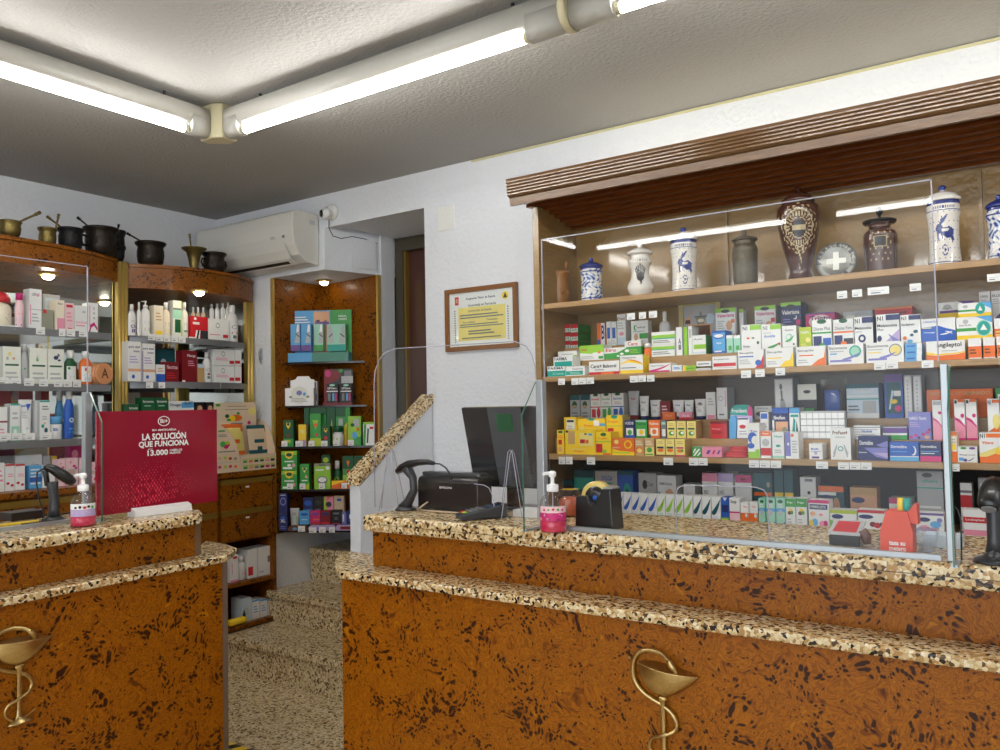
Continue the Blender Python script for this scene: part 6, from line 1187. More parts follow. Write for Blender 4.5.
row(Fr((-4.045, 0, 0), NX_, 1.8645, .05), r1, GRt, [
 (129.8, 304, 137.5, None, 'w', 'c .5 .45 .35 .1 pu;r .3 .1 .8 .3 pu;l .2 .6 .8 .8 2 g2', 'white bottle with purple print', LB),
 (138, 302, 142.3, None, 'w', '', 'narrow white bottle behind', {**LB}),
 (143, 300.5, 152.5, None, 'w', 'r .2 .18 .8 .36 tan;l .2 .5 .8 .7 2 g2', 'white pump bottle with gold patch', {**LB, 'capstyle': 'pump'}),
 (154, 305.5, 163.3, None, 'cr', 'r .2 .05 .9 .2 ye;l .2 .5 .8 .8 3 tan', 'cream carton with gold foot', CB),
 (163.8, 302, 172, None, 'cr', 'r .2 .2 .8 .36 ye;l .2 .5 .8 .7 2 tan', 'cream bottle with gold patch', LB),
 (173, 300.5, 182, None, 'gy', 'r .0 .75 1 .8 g1;t vit .2 .6 .8 .68 bk;r .2 .15 .85 .5 dg;r 0 .52 1 .75 mint;r .9 0 1 1 lime', 'white carton with green picture', CB),
 (182.5, 302, 190, None, 'gy', 'r 0 .15 1 .4 gr;c .5 .3 .3 .05 dg;l .2 .5 .8 .7 2 g2', 'white bottle with green label', LB),
 (191, 316.5, 207.8, None, 're', 'c .25 .9 .08 .06 w;r .1 .65 .5 .75 w;p w .2 0 .3 0 .4 .4 .3 .4;p w .4 0 .5 0 .55 .4 .45 .4;p bk .3 0 .4 0 .5 .4 .4 .4;r .55 0 1 .4 dk', 'red carton with striped foot', CB),
 (208.5, 319, 229, None, 'w', 'c .45 .7 .1 .12 g1;c .45 .7 .08 .09 w;r .7 .15 .95 .3 re;r .05 .25 .55 .3 pk', 'wide white carton with grey ring', CB),
 (230, 305, 240.5, None, 'w', 'c .5 .65 .3 .1 g1;c .5 .65 .25 .08 w;r .2 .3 .8 .42 re;r .3 .1 .7 .25 g1', 'white bottle with ring mark, front right', LB),
 (211, 304, 215.5, 322, 'w', '', 'slim white dropper bottle', {**LB, 'dy': .07, 'capcol': 'g2'}),
 (216.5, 303.5, 221, 322, 'w', '', 'slim white dropper bottle', {**LB, 'dy': .07, 'capcol': 'g2'}),
 (222, 303, 226.5, 322, 'w', '', 'slim white dropper bottle', {**LB, 'dy': .07, 'capcol': 'g2'}),
 (227.5, 302.5, 232, 322, 'w', '', 'slim white dropper bottle', {**LB, 'dy': .07, 'capcol': 'g2'}),
 (192.5, 307, 196.5, 320, 'bz', '', 'small beige bottle behind the red carton', {**LB, 'dy': .07, 'capcol': 'w', 'cap': .4}),
 (197.5, 307, 201.5, 320, 'bz', '', 'small beige bottle behind the red carton', {**LB, 'dy': .07, 'capcol': 'w', 'cap': .4}),
 (202.5, 307, 206.5, 320, 'bz', '', 'small beige bottle behind the red carton', {**LB, 'dy': .07, 'capcol': 'w', 'cap': .4}),
])
r2 = 'middle shelf, right cabinet'
RR = 'c .45 .72 .08 .16 g1;c .45 .72 .065 .12 w;r .75 .12 .98 .32 re;l .1 .3 .7 .5 2 pk'
row(Fr((-4.035, 0, 0), NX_, 1.6185, .06), r2, GRt, [
 (128, 341.5, 141, None, 'w', 't pure_nizel .05 .82 .9 .9 nv;t complex .4 .72 .9 .79 nv;c .4 .12 .12 .05 bl;r 0 .25 1 .32 fl;l .1 .45 .8 .65 3 lp', 'white carton with navy lettering', CB),
 (142.2, 343.5, 155, None, 'w', 't pure_nizel .05 .82 .9 .9 nv;t complex .4 .72 .9 .79 nv;c .4 .12 .12 .05 bl;r 0 .25 1 .32 fl;r 0 0 .06 .8 pu;l .15 .45 .8 .65 3 lp', 'white carton with navy lettering', CB),
 (156, 364.5, 165, None, 'w', 'r 0 0 1 .45 bl;l .2 .55 .8 .85 2 fl', 'small white box with blue foot', CB),
 (165.5, 362, 179, None, 'dr', 't Neostrata .1 .65 .9 .85 lpk;l .1 .15 .8 .5 3 re', 'low dark red box', CB),
 (182, 350.5, 197, None, 'dr', 't Filorga .35 .78 .9 .88 w;l .4 .5 .85 .7 3 pk;r .0 0 .2 .06 w', 'tall dark red carton', CB),
 (197.6, 364, 204.3, None, 'tan', 'r 0 .8 1 1 wb', 'tan box beside white bottle', CB),
 (205, 352, 213, None, 'w', 'c .5 .65 .3 .1 g1;c .5 .65 .25 .08 w;c .5 .42 .2 .06 dr;r .3 .15 .7 .3 g1', 'white bottle with ring mark', LB),
 (213.8, 366, 234.5, None, 'w', RR, 'white carton with red oval, bottom of a pair', CB),
 (213.8, 349.5, 234.5, 365.6, 'w', RR, 'white carton with red oval, top of a pair', CB),
 (235, 366, 241.5, None, 'w', 'r 0 .12 .8 .32 re', 'narrow end of white carton, bottom of a pair', CB),
 (235, 350, 241.5, 365.6, 'w', 'r 0 .12 .8 .32 re', 'narrow end of white carton, top of a pair', CB),
 (155.5, 349.5, 175, None, 'dt', 'c .4 .6 .15 .12 g2;c .4 .45 .2 .1 bz', 'large dark teal carton behind', {**CB, 'dy': .075, 'depth': .05}),
])
r3 = 'bottom shelf, right cabinet'
row(Fr((-4.035, 0, 0), NX_, 1.3605, .06), r3, GRt, [
 (128, 404, 139, None, 'dg', 't farmavox .1 .8 .9 .9 w', 'dark green carton, the lower one', CB),
 (141.5, 397.5, 155, None, 'dg', 't farmavox .1 .84 .9 .92 w;l .2 .7 .7 .78 1 mint;r 0 0 1 .6 br', 'dark green hair dye carton', CB),
 (155.6, 397.5, 168.5, None, 'dg', 't farmavox .1 .84 .9 .92 w;l .2 .7 .7 .78 1 mint;r 0 0 1 .6 br', 'dark green hair dye carton', CB),
 (169, 401, 194, None, 'w', 'r .5 .75 1 .95 lb;t Omegan .03 .78 .48 .92 nv;t QURT .6 .86 .95 .98 bk;r 0 0 1 .6 lb', 'white carton with blue stripe', CB),
 (195.5, 402, 204, None, 'bk', 'c .5 .75 .3 .12 fl;r .1 0 .9 .6 wb', 'black box with a face', CB),
 (206.3, 402, 214, None, 'bk', 'c .5 .75 .3 .12 fl;r .1 0 .9 .6 wb', 'black box with a face', CB),
])
FL = Fr((-3.974, 0, 0), NX_, 0); FR_ = Fr((-3.985, 0, 0), NX_, 0)
tags(FL, l1, [(-2, 6, -.3), (8, 18, .2), (36, 45, 1.6), (59, 65.5, 3.4), (66.5, 75, 3.6), (79, 87, 4)], 325, 332.5)
tags(FL, l2, [(-2, 8.5, .2), (11, 21, .8), (24, 34, 1.2), (39, 48, 1.8), (54, 62.5, 2.3), (63.5, 72, 2.4), (73, 81, 2.6)], 377, 384.5)
tags(FL, l3, [(0, 10.5, .3), (12, 22, .3), (26, 35, .1), (41, 51.5, -.4)], 433, 440)
tags(FR_, r1, [(148, 155.5, 0), (156, 163, 1), (163.5, 170.5, 1.5), (171.3, 178, 2), (178.5, 185.5, 2.5), (189, 196, 3.2), (212, 217.5, 5)], 333.5, 340)
tags(FR_, r2, [(146, 153, 0), (158.5, 165, .2), (189, 196, .5), (198, 205.5, .5), (206, 213, .5), (213.5, 220.8, .5)], 382, 388)

# ================================================================ COUNTER DISPLAY ON THE BASE CABINET
CARD = plain('beige_card', (228, 204, 176), .6, var=.02)
XF = -3.895; ya, yb_ = HX(216, 470, XF).y, 3.262; zb = 1.1025
t = empty('cardboard_display', ((XF-.1), (ya+yb_)/2, zb), 'beige cardboard counter display with curved sides holding two pouches', 'display')
yi = HX(241, 470, XF).y
def Pd(u, v, L, y0=yi, y1=yb_, z0=zb, z1=zb+.12, x=XF): return V((x+.0004+.0002*L, y0+(y1-y0)*u, z0+(z1-z0)*v))
mb = MB(); mb.box(XF-.20, XF, yi, yb_, zb, zb+.09, CARD)
d_ = []
for j in range(2):
    for i in range(6):
        col_ = [['gr', 'or_', 'dt', 'dg', 'pk', 'bk'], ['gr', 'fl', 'g1', 'dg', 'mg', 'br']][j][i]
        d_.append(f'r {.06+.155*i:.3f} {.52-.4*j:.2f} {.17+.155*i:.3f} {.66-.4*j:.2f} {col_}'); d_.append(f'r {.05+.155*i:.3f} {.70-.4*j:.2f} {.18+.155*i:.3f} {.76-.4*j:.2f} lime')
decorate(mb, lambda u, v, L: Pd(u, v, L, z1=zb+.09), ';'.join(d_)); mb.build('front_tray', t)
yl = ya
side = [(0, 0), (0, .03), (-.01, .13), (-.035, .20), (-.075, .26), (-.12, .29), (-.20, .30), (-.20, 0)]
for y_, nm in ((yb_-.003, 'right'), ):
    mb = MB(); mb.prism([(XF+a_, y_, zb+b_) for a_, b_ in side], (0, .003, 0), CARD); mb.build('side_cheek', t)
# left cheek is splayed flat towards the room
u_ = lambda q, z: V((XF-.0+.0, ya+(yi-ya)*q, zb+z))
mb = MB(); ck = [(0, 0), (1, 0), (.98, .06), (.9, .12), (.76, .18), (.55, .23), (.25, .265), (0, .28)]
mb.prism([u_(q, z) for q, z in ck], (-.003, 0, 0), CARD)
decorate(mb, lambda u, v, L: u_(u*.9, .28*v)+V((.0004+.0002*L, 0, 0)), 'c .42 .56 .2 .05 re;c .3 .58 .12 .06 gr;c .5 .6 .1 .04 lime;c .45 .52 .1 .04 mg;r .1 .83 .4 .86 gr;l .1 .72 .5 .78 2 g1;l .1 .4 .85 .45 1 g1;c .15 .3 .07 .03 fl;c .4 .3 .07 .03 lime;c .62 .28 .07 .03 re;c .85 .27 .07 .03 kh;c .15 .12 .07 .03 mg;c .4 .12 .07 .03 lime;c .62 .12 .07 .03 mg;c .85 .11 .07 .03 or_;r .05 .2 .95 .21 g2'); mb.build('side_cheek', t)
hb0 = HX(214, 412, XF-.12); hb1 = HX(256, 412, XF-.12); hz = HX(235, 402.5, XF-.12).z
mb = MB(); hd = [(0, 0), (1.0, 0), (1.0, .9), (.97, 1), (0, 1)]
P_ = lambda u, v, L: V((XF-.12+.0004*bool(L)+.0002*L, hb0.y+(hb1.y-hb0.y)*u, zb+.02+(hz-zb-.02)*v))
mb.prism([P_(u, v, 0) for u, v in hd], (-.003, 0, 0), CARD)
decorate(mb, P_, 'c .5 .76 .16 .05 or_;c .42 .75 .08 .05 ye;c .3 .79 .05 .03 dg;c .34 .73 .05 .02 gr;c .56 .83 .04 .02 gr;c .9 .86 .1 .06 ly;c .82 .68 .04 .03 mg;r .04 .94 .14 .98 gr;l .3 .93 .75 .95 1 g1;l .25 .88 .8 .9 1 g1;r .38 .66 .66 .68 g1'); mb.build('header_card', t)
def pouch(x0, x1, y0, y1, c1, c2, lab):
    a = HX(x0, y1, XF-.035); b = HX(x1, y1, XF-.035); zt_ = HX((x0+x1)/2, y0, XF-.035).z; z0 = zb+.0915; w = b.y-a.y; h = zt_-z0; N_ = 8; vs = []; fs = []; m = []
    for sg in (1, -1):
        for j in range(N_+1):
            for i in range(N_+1):
                bul = .016*math.sin(PI*i/N_)**.7*math.sin(PI*(j/N_)**.8)**.7 if 0 < i < N_ and 0 < j < N_ else .0008
                vs.append(V((XF-.075-.03*j/N_+sg*bul, a.y+w*i/N_, z0+h*j/N_)))
    for sg in (0, 1):
        o_ = sg*(N_+1)**2
        for j in range(N_):
            for i in range(N_):
                q = (o_+j*(N_+1)+i, o_+j*(N_+1)+i+1, o_+(j+1)*(N_+1)+i+1, o_+(j+1)*(N_+1)+i); fs.append(q if sg == 0 else q[::-1]); m.append(C(c1) if j in (0, 7) or (i == 7 and j == 6) else (C(c2) if (j == 3 and 1 < i < 6) or (j == 1 and i in (3, 4)) else C('ly' if c1 == 'or_' else 'bz')))
    mb = MB(); mb.faces(vs, fs, m, True); tag(mb.build('snack_pouch'), lab, 'pouch', 'pouches in the cardboard display')
pouch(229, 249.5, 424, 453, 'or_', 'or_', 'cream and orange pouch standing in the cardboard display')
pouch(254, 273.5, 425, 452, 'dt', 'dt', 'cream and dark teal pouch standing in the cardboard display')
# things in the open end compartment
we = 'open compartment of base cabinet'
row(Fr((-3.935, 0, 0), NX_, .4685, .1), we, 'cartons stored in the base cabinet', [
 (230, 555, 238.3, None, 'w', 'c .6 .9 .3 .05 re;r .2 .3 .3 .7 pk;r .0 .0 1 .08 pk', 'white carton with red disc', CB),
 (239.5, 556, 247.3, None, 'w', 'r .4 .35 .9 .5 re;l .2 .55 .8 .75 2 g2', 'white bottle with red patch', {'kind': 'bottle', 'cap': .25, 'capw': .6}),
 (248, 549, 257, None, 'w', 'r 0 .1 .55 .4 re', 'white carton with red square', CB),
 (258, 546.5, 271.5, None, 'w', 'l .7 .3 .9 .8 1 g1;l .1 .1 .4 .2 1 g2', 'plain white carton, rightmost', CB)])
row(Fr((-3.935, 0, 0), NX_, .2255, .1), 'bottom of base cabinet compartment', 'cartons stored in the base cabinet', [
 (242, 598, 251.5, None, 'wb', 'l .2 .3 .8 .6 3 g2', 'pale grey carton', CB),
 (252, 599.5, 259.5, None, 'w', 'r 0 .9 1 1 lb;l .2 .3 .8 .7 3 lb', 'white and blue carton', CB),
 (260, 599, 267, None, 'w', 'r 0 .9 1 1 lb;l .2 .3 .8 .7 3 lb', 'white and blue carton', CB),
 (267.6, 598.5, 274.5, None, 'w', 'r 0 .9 1 1 lb;l .2 .1 .8 .3 2 lb;r .2 .35 .45 .65 te;r .55 .35 .8 .65 nv', 'white and blue carton', CB)])
c = HX(238, 626, -3.925); t = empty('glue_bottle', (c.x, c.y, .2255), 'yellow squeeze bottle with black nozzle lying in the cabinet compartment', 'bottle')
a = HX(229, 628, -3.92); b = HX(246, 622, -3.92); a.z = b.z = .2255+.021
mb = MB(); d_ = (b-a).normalized(); L_ = (b-a).length; mb.lathe(a, [(.012, 0), (.02, .006), (.02, L_*.8), (.0195, L_*.86), (.014, L_*.96), (.012, L_)], C('ye'), 20, d_); mb.build('bottle_body', t)
mb = MB(); mb.lathe(b+V((0, -.012, .015)), [(.008, 0), (.008, .012), (.003, .03), (.002, .038)], C('bk'), 12, (0, 0, 1)); mb.build('nozzle', t)

# ================================================================ PRODUCTS IN THE CORNER NICHE
nn = V((.51, -.86, 0)).normalized()
def NF(z, dx=0): return Fr(V((-3.655, 3.455, 0))-nn*dx, nn, z, .05)
GN = 'insect repellent products in the corner unit'
n1 = NF(1.7455, .06); 
a, b, zb, zt = n1.rect(288, 353, 348.5, None); rr = n1.r
t = empty('display_stand', (a+b)/2, 'blue and green shaving display with picture header, corner unit', 'display')
mb = MB(); w_ = (b-a).length; tz = hit(318, 352.5, n1.p, n1.n).z-1.7455
mb.obox(a, rr*w_, -nn*.075, V((0, 0, tz)), C('lb')); mb.face([a+rr*w_*.4+nn*.0004, b+nn*.0004, b+nn*.0004+V((0, 0, tz)), a+rr*w_*.4+nn*.0004+V((0, 0, tz))], plain('display_green', (70, 140, 120), .4)); mb.build('tray', t)
hd = NF(1.7455, .135); a2, b2, _, zt2 = hd.rect(292.5, 310.3, 351.5, None); w2 = (b2-a2).length; h2 = zt2-1.7455
mb = MB(); mb.obox(a2, rr*w2, -nn*.003, V((0, 0, h2)), C('lb'))
decorate(mb, lambda u, v, L: a2+rr*(w2*u)+V((0, 0, h2*v))+nn*(.0004+.0002*L), 'r .64 0 1 1 gr;p fl .36 0 .36 .98 .62 .98 .66 0;p bk .38 .8 .46 .76 .46 .82;p bk .6 .82 .54 .76 .52 .78;p pu .38 .72 .62 .72 .62 .78 .38 .78;t NASAL .78 .86 .92 .9 w;t STRIPS .78 .8 .92 .84 w;l .04 .75 .3 .9 3 w'); mb.build('header_card', t)
RZ = 'p g2 .4 .3 .95 .3 .95 .65 .7 .95 .6 .6;p bk .55 .62 .95 .5 .95 .54 .55 .66;p W .6 .7 .7 .98 .9 .98 .9 .7;'
row(NF(1.7455, .078), 'top of corner unit display', GN, [
 (290.5, 324, 300.2, 351, 'lb', RZ+'r 0 0 1 .22 pu', 'light blue box with purple foot', {'depth': .03}),
 (301, 324, 311, 351, 'lb', RZ+'r 0 0 1 .22 pu', 'light blue box with purple foot', {'depth': .03}),
 (314, 324, 323.3, 351, 'mint', RZ+'r 0 0 1 .22 gr', 'mint green box, single', {'depth': .03}),
 (327, 324, 345.5, 351, 'mint', 'p g2 .1 .3 .35 .3 .35 .6 .2 .95 .05 .9;p g2 .65 .3 .95 .3 .95 .9 .8 .9;p bk .1 .5 .3 .62 .3 .66 .1 .54;p bk .7 .62 .95 .5 .95 .54 .7 .66;r 0 0 1 .24 te', 'wide mint green box', {'depth': .03})])
n2 = 'second shelf of corner unit'
t = empty('display_stand', hit(299, 403, NF(1.4755).p, nn), 'white stepped dispenser box of small flat packs, second corner shelf', 'display')
f2 = NF(1.4755, .05); a, b, zb, zt = f2.rect(285, 385, 313.5, None); w_ = (b-a).length; hh = hit(299, 388, f2.p, nn).z-1.4755; h3 = hit(299, 376, f2.p, nn).z-1.4755; zb = 1.4755
mb = MB(); mb.obox(a, rr*w_, -nn*.06, V((0, 0, hh)), C('W')); mb.prism([a+rr*w_*u-nn*.05+V((0, 0, h3*v)) for u, v in ((.1, 0), (.95, 0), (.95, .88), (.82, .9), (.75, 1), (.35, 1), (.28, .9), (.1, .86))], -nn*.004, C('W')); 
decorate(mb, lambda u, v, L: a+rr*w_*u+nn*(.0004+.0002*L)+V((0, 0, hh*v)), 'c .5 .6 .3 .5 gy;c .5 .72 .1 .14 vi;c .68 .65 .05 .1 lb;l .2 .2 .8 .45 3 g2;c .2 .5 .06 .06 kh;c .8 .5 .06 .06 kh'); mb.build('dispenser_box', t)
row(f2, n2, GN, [(310, 381, 317, None, 'w', 'r 0 .2 1 .45 pu;r .1 .7 .9 .95 pu', 'white and purple box beside the dispenser', {'dy': .065, 'depth': .03})])
a, b, zb, zt = NF(1.4755, .07).rect(324, 369, 353, None); w_ = (b-a).length; h_ = zt-1.4755
t = empty('display_stand', (a+b)/2, 'dark pink and black display with rounded header, second corner shelf', 'display')
mb = MB(); mb.prism([a+rr*w_*u+V((0, 0, h_*v)) for u, v in ((0, 0), (1, 0), (1, .95), (.95, 1), (.05, 1), (0, .95))], -nn*.004, C('dk'))
decorate(mb, lambda u, v, L: a+rr*w_*u+nn*(.0003+.0002*L)+V((0, 0, h_*v)), 'p dr 0 0 .1 0 .15 .6 .5 .7 .3 1 .05 1 0 .95;c .14 .88 .1 .1 mg;r .6 .6 1 .8 g2;r .7 .8 .95 .95 g1;c .45 .85 .12 .12 dr;c .58 .95 .08 .05 gr'); mb.build('header_card', t)
mb = MB(); mb.obox(a+nn*.002, rr*w_, nn*.03, V((0, 0, .014)), C('dr')); mb.build('tray', t)
row(Fr(V((-3.655, 3.455, 0))-nn*.045, nn, 1.49, .02), 'second corner shelf display', GN, [
 (326.5, 384, 338, None, 'bk', 't LIPOzero .1 .72 .9 .84 w;r .0 .58 1 .64 w;r .1 .1 .35 .5 g1;r .5 .1 .68 .5 lb;r .74 .1 .9 .5 mg;c .5 .94 .25 .06 mint', 'small black box with blue and pink stripes', {'dy': 0}),
 (340.5, 384, 351.5, None, 'bk', 't LIPOzero .1 .72 .9 .84 w;r .0 .58 1 .64 w;r .1 .1 .35 .5 g1;r .5 .1 .68 .5 lb;r .74 .1 .9 .5 mg;c .5 .94 .25 .06 mint', 'small black box with blue and pink stripes', {'dy': 0})])
n3 = 'third shelf of corner unit'
SH = 'p ye .3 .9 .7 .9 .7 .78 .5 .66 .3 .78;c .5 .84 .14 .06 dg;'
row(NF(1.2285, -.012), n3+', front', GN, [
 (283.2, 420, 293.5, None, 'dg', SH+'r 0 0 1 .3 gr;r .1 .15 .7 .25 lime;c .5 .4 .2 .08 br', 'dark green repellent box at the left', {'side': 'dg'}),
 (298.3, 424.5, 306.3, None, 'ye', 'r 0 0 1 .3 fl;r .2 .6 .8 .75 ly;r .55 0 .9 .25 lp', 'yellow repellent box', {'side': 'tan'}),
 (310, 413.5, 320.8, None, 'gr', 'r 0 0 1 .25 lime;p lg .2 .8 .8 .8 .5 .5;c .5 .65 .2 .06 or_;c .6 .35 .15 .05 re', 'mid green repellent box'),
 (321.5, 426, 330, None, 'dg', SH+'c .5 .4 .2 .1 re', 'small dark green repellent box'),
 (331.5, 426, 342.5, None, 'w', 'r .1 .35 .9 .85 dg;p lime .35 .7 .65 .7 .5 .5;r .15 .1 .85 .3 g2', 'white can with green lid', {'kind': 'bottle', 'cap': .3, 'capw': .98, 'capcol': 'dg', 'name': 'spray_can', 'cat': 'spray can'}),
 (348, 416, 361, None, 'lg', 'r .4 .65 .85 .9 g2;c .35 .7 .15 .06 dg;r .4 0 1 .3 gr;c .5 .35 .2 .12 lb;c .75 .55 .12 .06 or_', 'light green repellent box with blue figure', {'side': 'gr'}),
 (363, 422, 374, None, 'w', 'r .0 .9 1 1 lg;p dg .3 .1 .45 .1 .55 .7 .4 .75;r .6 .7 .95 .8 re;p gr .0 0 .2 0 .3 .9 .1 .9', 'white and green blister card', {'depth': .02})])
row(NF(1.2285, .05), n3+', back', GN, [
 (304, 407, 309, None, 'dg', '', 'dark green box edge', {}),
 (309.5, 407, 326, None, 'gr', 'r 0 .8 1 1 dg;p lg 0 0 1 0 1 .5;c .5 .7 .2 .12 lime', 'large green box'),
 (326.5, 407, 335, None, 'dg', 'p lime .2 0 .9 0 .6 .7', 'green box with lime flash'),
 (335.5, 407, 350, None, 'gr', 'r 0 .75 .7 1 dg;r .2 .45 .5 .7 g2;p ye .5 0 .7 0 .8 .6 .6 .5;p or_ .7 0 .9 0 .85 .5', 'large green box with orange flash')])
n4 = 'fourth shelf of corner unit'
PQ = 'r 0 .8 1 1 lg;p ye .2 .95 .8 .95 .7 .66 .5 .58 .3 .66;c .5 .8 .2 .1 dg;l .2 .38 .8 .52 1 w;r .1 .05 .7 .16 w;c .5 .25 .12 .07 w;c .8 .25 .1 .1 pk'
row(NF(.9685, -.005), n4+', front', GN, [
 (281.3, 470.5, 297, None, 'gr', PQ, 'green carton with yellow emblem, lower of two'),
 (281.3, 451, 297, 470, 'gr', PQ, 'green carton with yellow emblem, upper of two'),
 (299.8, 464, 309.2, None, 'gr', 'p ly .2 .85 .8 .85 .5 .65;c .5 .8 .15 .05 dg;l .2 .3 .8 .4 1 w;p lime .0 .0 1 0 1 .25;c .7 .5 .15 .06 fl', 'slim green carton'),
 (314, 463.5, 330.5, None, 'lg', 'r 0 .9 1 1 kh;r .3 .92 .7 .96 dk;c .5 .35 .32 .16 g1;c .5 .37 .25 .1 w;r .1 .72 .6 .78 w;c .85 .82 .13 .07 w', 'light green blister card with grey device', {'depth': .02}),
 (331.5, 480.5, 352, None, 'or_', 'p ye 0 .4 .6 .9 1 1 0 1;r .4 .3 .9 .5 re', 'orange tray carton', {'depth': .03})])
row(NF(.9685, .055), n4+', back', GN, [
 (321.5, 455, 330, None, 'dg', 'c .5 .85 .35 .08 lime', 'dark green box behind the blister card'),
 (331.5, 461, 341, None, 'dg', 'c .5 .6 .3 .15 lime', 'dark bottle with white nozzle cap', {'kind': 'bottle', 'cap': .3, 'capw': .5}),
 (342.5, 456, 353.5, None, 'gr', 'r 0 .6 1 1 dg;p or_ .35 .85 .65 .85 .5 .65;r 0 0 1 .4 lg;c .5 .5 .15 .08 re', 'green box with orange shield'),
 (354, 456, 365, None, 'gr', 'r 0 .6 1 1 dg;p or_ .35 .85 .65 .85 .5 .65;r 0 0 1 .4 lg;c .5 .5 .15 .08 re', 'green box with orange shield')])
n5 = 'bottom shelf of corner unit'
OV = 'r .1 .62 .9 .82 {0};t duo .3 .67 .7 .78 w;r 0 0 1 .2 {1}'
GC = 'small cartons on the bottom corner shelf'
row(NF(.7225, -.018), n5, GC, [
 (278.8, 514, 287.3, None, 'nv', 'c .5 .75 .3 .12 bl;t XL .2 .5 .8 .68 w;l .2 .1 .8 .3 2 vi', 'tall navy box, lower of two', {'side': 'nv'}),
 (278.8, 493.5, 287.3, 513.6, 'nv', 'c .5 .6 .35 .2 vi;c .5 .6 .25 .14 nv;r .2 .9 .8 .94 w', 'tall navy box, upper of two', {'side': 'nv'}),
 (289, 508.5, 298.5, 528, 'g2', 'r .1 0 .9 .5 gr;l .2 .6 .8 .8 2 g1', 'grey and green cream tube', {'kind': 'tube', 'capcol': 'g2'}),
])
row(Fr(V((-3.655, 3.455, 0)), nn, .757, .035), n5+', front row', GC, [
 (299.3, 511, 309.5, None, 'lb', 'c .5 .75 .38 .12 bl;l .2 .3 .8 .4 1 w', 'light blue condom box'),
 (310, 510.5, 320.3, None, 'mg', 'c .5 .75 .35 .1 pu;r .3 .3 .9 .4 or_;r 0 0 1 .15 re', 'pink condom box'),
 (320.6, 510.5, 330.7, None, 'dr', 'c .5 .75 .38 .12 nv;r 0 0 1 .15 re', 'dark red condom box'),
 (331.2, 510, 341.3, None, 'bk', 'r .2 .7 .8 .82 g1;r .1 .0 .9 .06 mg;l .3 .3 .7 .5 2 g1', 'black condom box'),
 (341.7, 512, 346.4, None, 'vi', 'r .2 .2 .5 .8 w', 'lilac grey box'),
 (346.8, 510.5, 352, None, 'nv', 'r .4 .2 .8 .8 bl;r .5 .4 .7 .7 w', 'dark blue box, right end')])
row(Fr(V((-3.655, 3.455, 0))-nn*.045, nn, .80, .035), n5+', back row', GC, [
 (303, 497.5, 313, None, 'nv', 'c .5 .7 .36 .15 bl;r 0 0 1 .35 lb', 'navy condom box'),
 (313.4, 496.5, 323.2, None, 'bk', 'c .5 .7 .36 .12 dk;l .2 .2 .8 .4 2 g1', 'black condom box'),
 (323.6, 496.5, 333.6, None, 'pk', 'p lime 0 0 .4 0 .2 1 0 1;c .5 .6 .3 .14 dk;p or_ .3 .8 .8 1 .4 1', 'multicoloured condom box'),
 (334, 495.8, 344.3, None, 'bz', 'c .5 .8 .25 .07 bl;c .3 .15 .15 .1 br;r .9 0 1 1 tan', 'beige condom box')])
mb = MB(); f5 = NF(.7225, .035); a, b, zb, zt = f5.rect(298, 524, 352, None); mb.obox(a, rr*(b-a).length, -nn*.04, V((0, 0, .034)), C('dk')); mb.obox(a-nn*.0405, rr*(b-a).length, -nn*.04, V((0, 0, .077)), C('dk')); 
o = mb.build('display_riser'); tag(o, 'dark stepped riser under the condom boxes, bottom corner shelf', 'riser')
def slab_pack(x0, x1, y0, col, lab, deco=''):
    f = NF(.7225, -.034); a, b, zb, zt = f.rect(x0, y0, x1, None); w = (b-a).length; mb = MB(); n_ = 10
    out = [(0, .2), (.03, .7), (.12, 1), (.95, 1), (1, .8), (1, .15), (.95, 0), (.08, 0)]
    mb.prism([a+rr*w*u+V((0, 0, (zt-.7225)*v)) for u, v in out], -nn*.011, C(col)); decorate(mb, lambda u, v, L: a+rr*w*u+nn*(.0003+.0002*L)+V((0, 0, (zt-.7225)*v)), deco)
    tag(mb.build('flat_pack'), lab, 'pack', 'flat packs at the front of the bottom corner shelf')
slab_pack(288, 307, 525.5, 'br', 'brown flat pack at the left front of the bottom corner shelf', 'c .35 .4 .12 .25 lb')
slab_pack(308, 335, 525, 'lp', 'pale lilac rounded pack at the front of the bottom corner shelf', 'r .3 .2 .45 .6 vi')
slab_pack(335.5, 351.5, 525, 'lp', 'pale pack with dark red panel, front of bottom corner shelf', 'r .3 .2 .95 .75 dr')
for wh, f_, y_, xs in ((n3+', front', NF(0, -.02), 440.5, [(281.5, 287.5, .4), (295.5, 303, .4), (308.5, 314.5, .2), (321, 327.5, .3), (333.3, 339.5, -.3), (348, 354, -.5)]),
                   (n4+', front', NF(0, -.02), 483.5, [(287, 293, 0), (299.5, 305.5, 0), (319, 325, -.3), (341.5, 347, -.6)]),
                   (n5+', front row', NF(0, -.048), 527, [(298, 305, -1), (309, 316.5, .4), (319, 325.7, 0), (329, 335, 0)])):
    tags(f_, wh, xs, y_, y_+5.6)

# ================================================================ THINGS ON THE COUNTERS
ZS = 1.0905
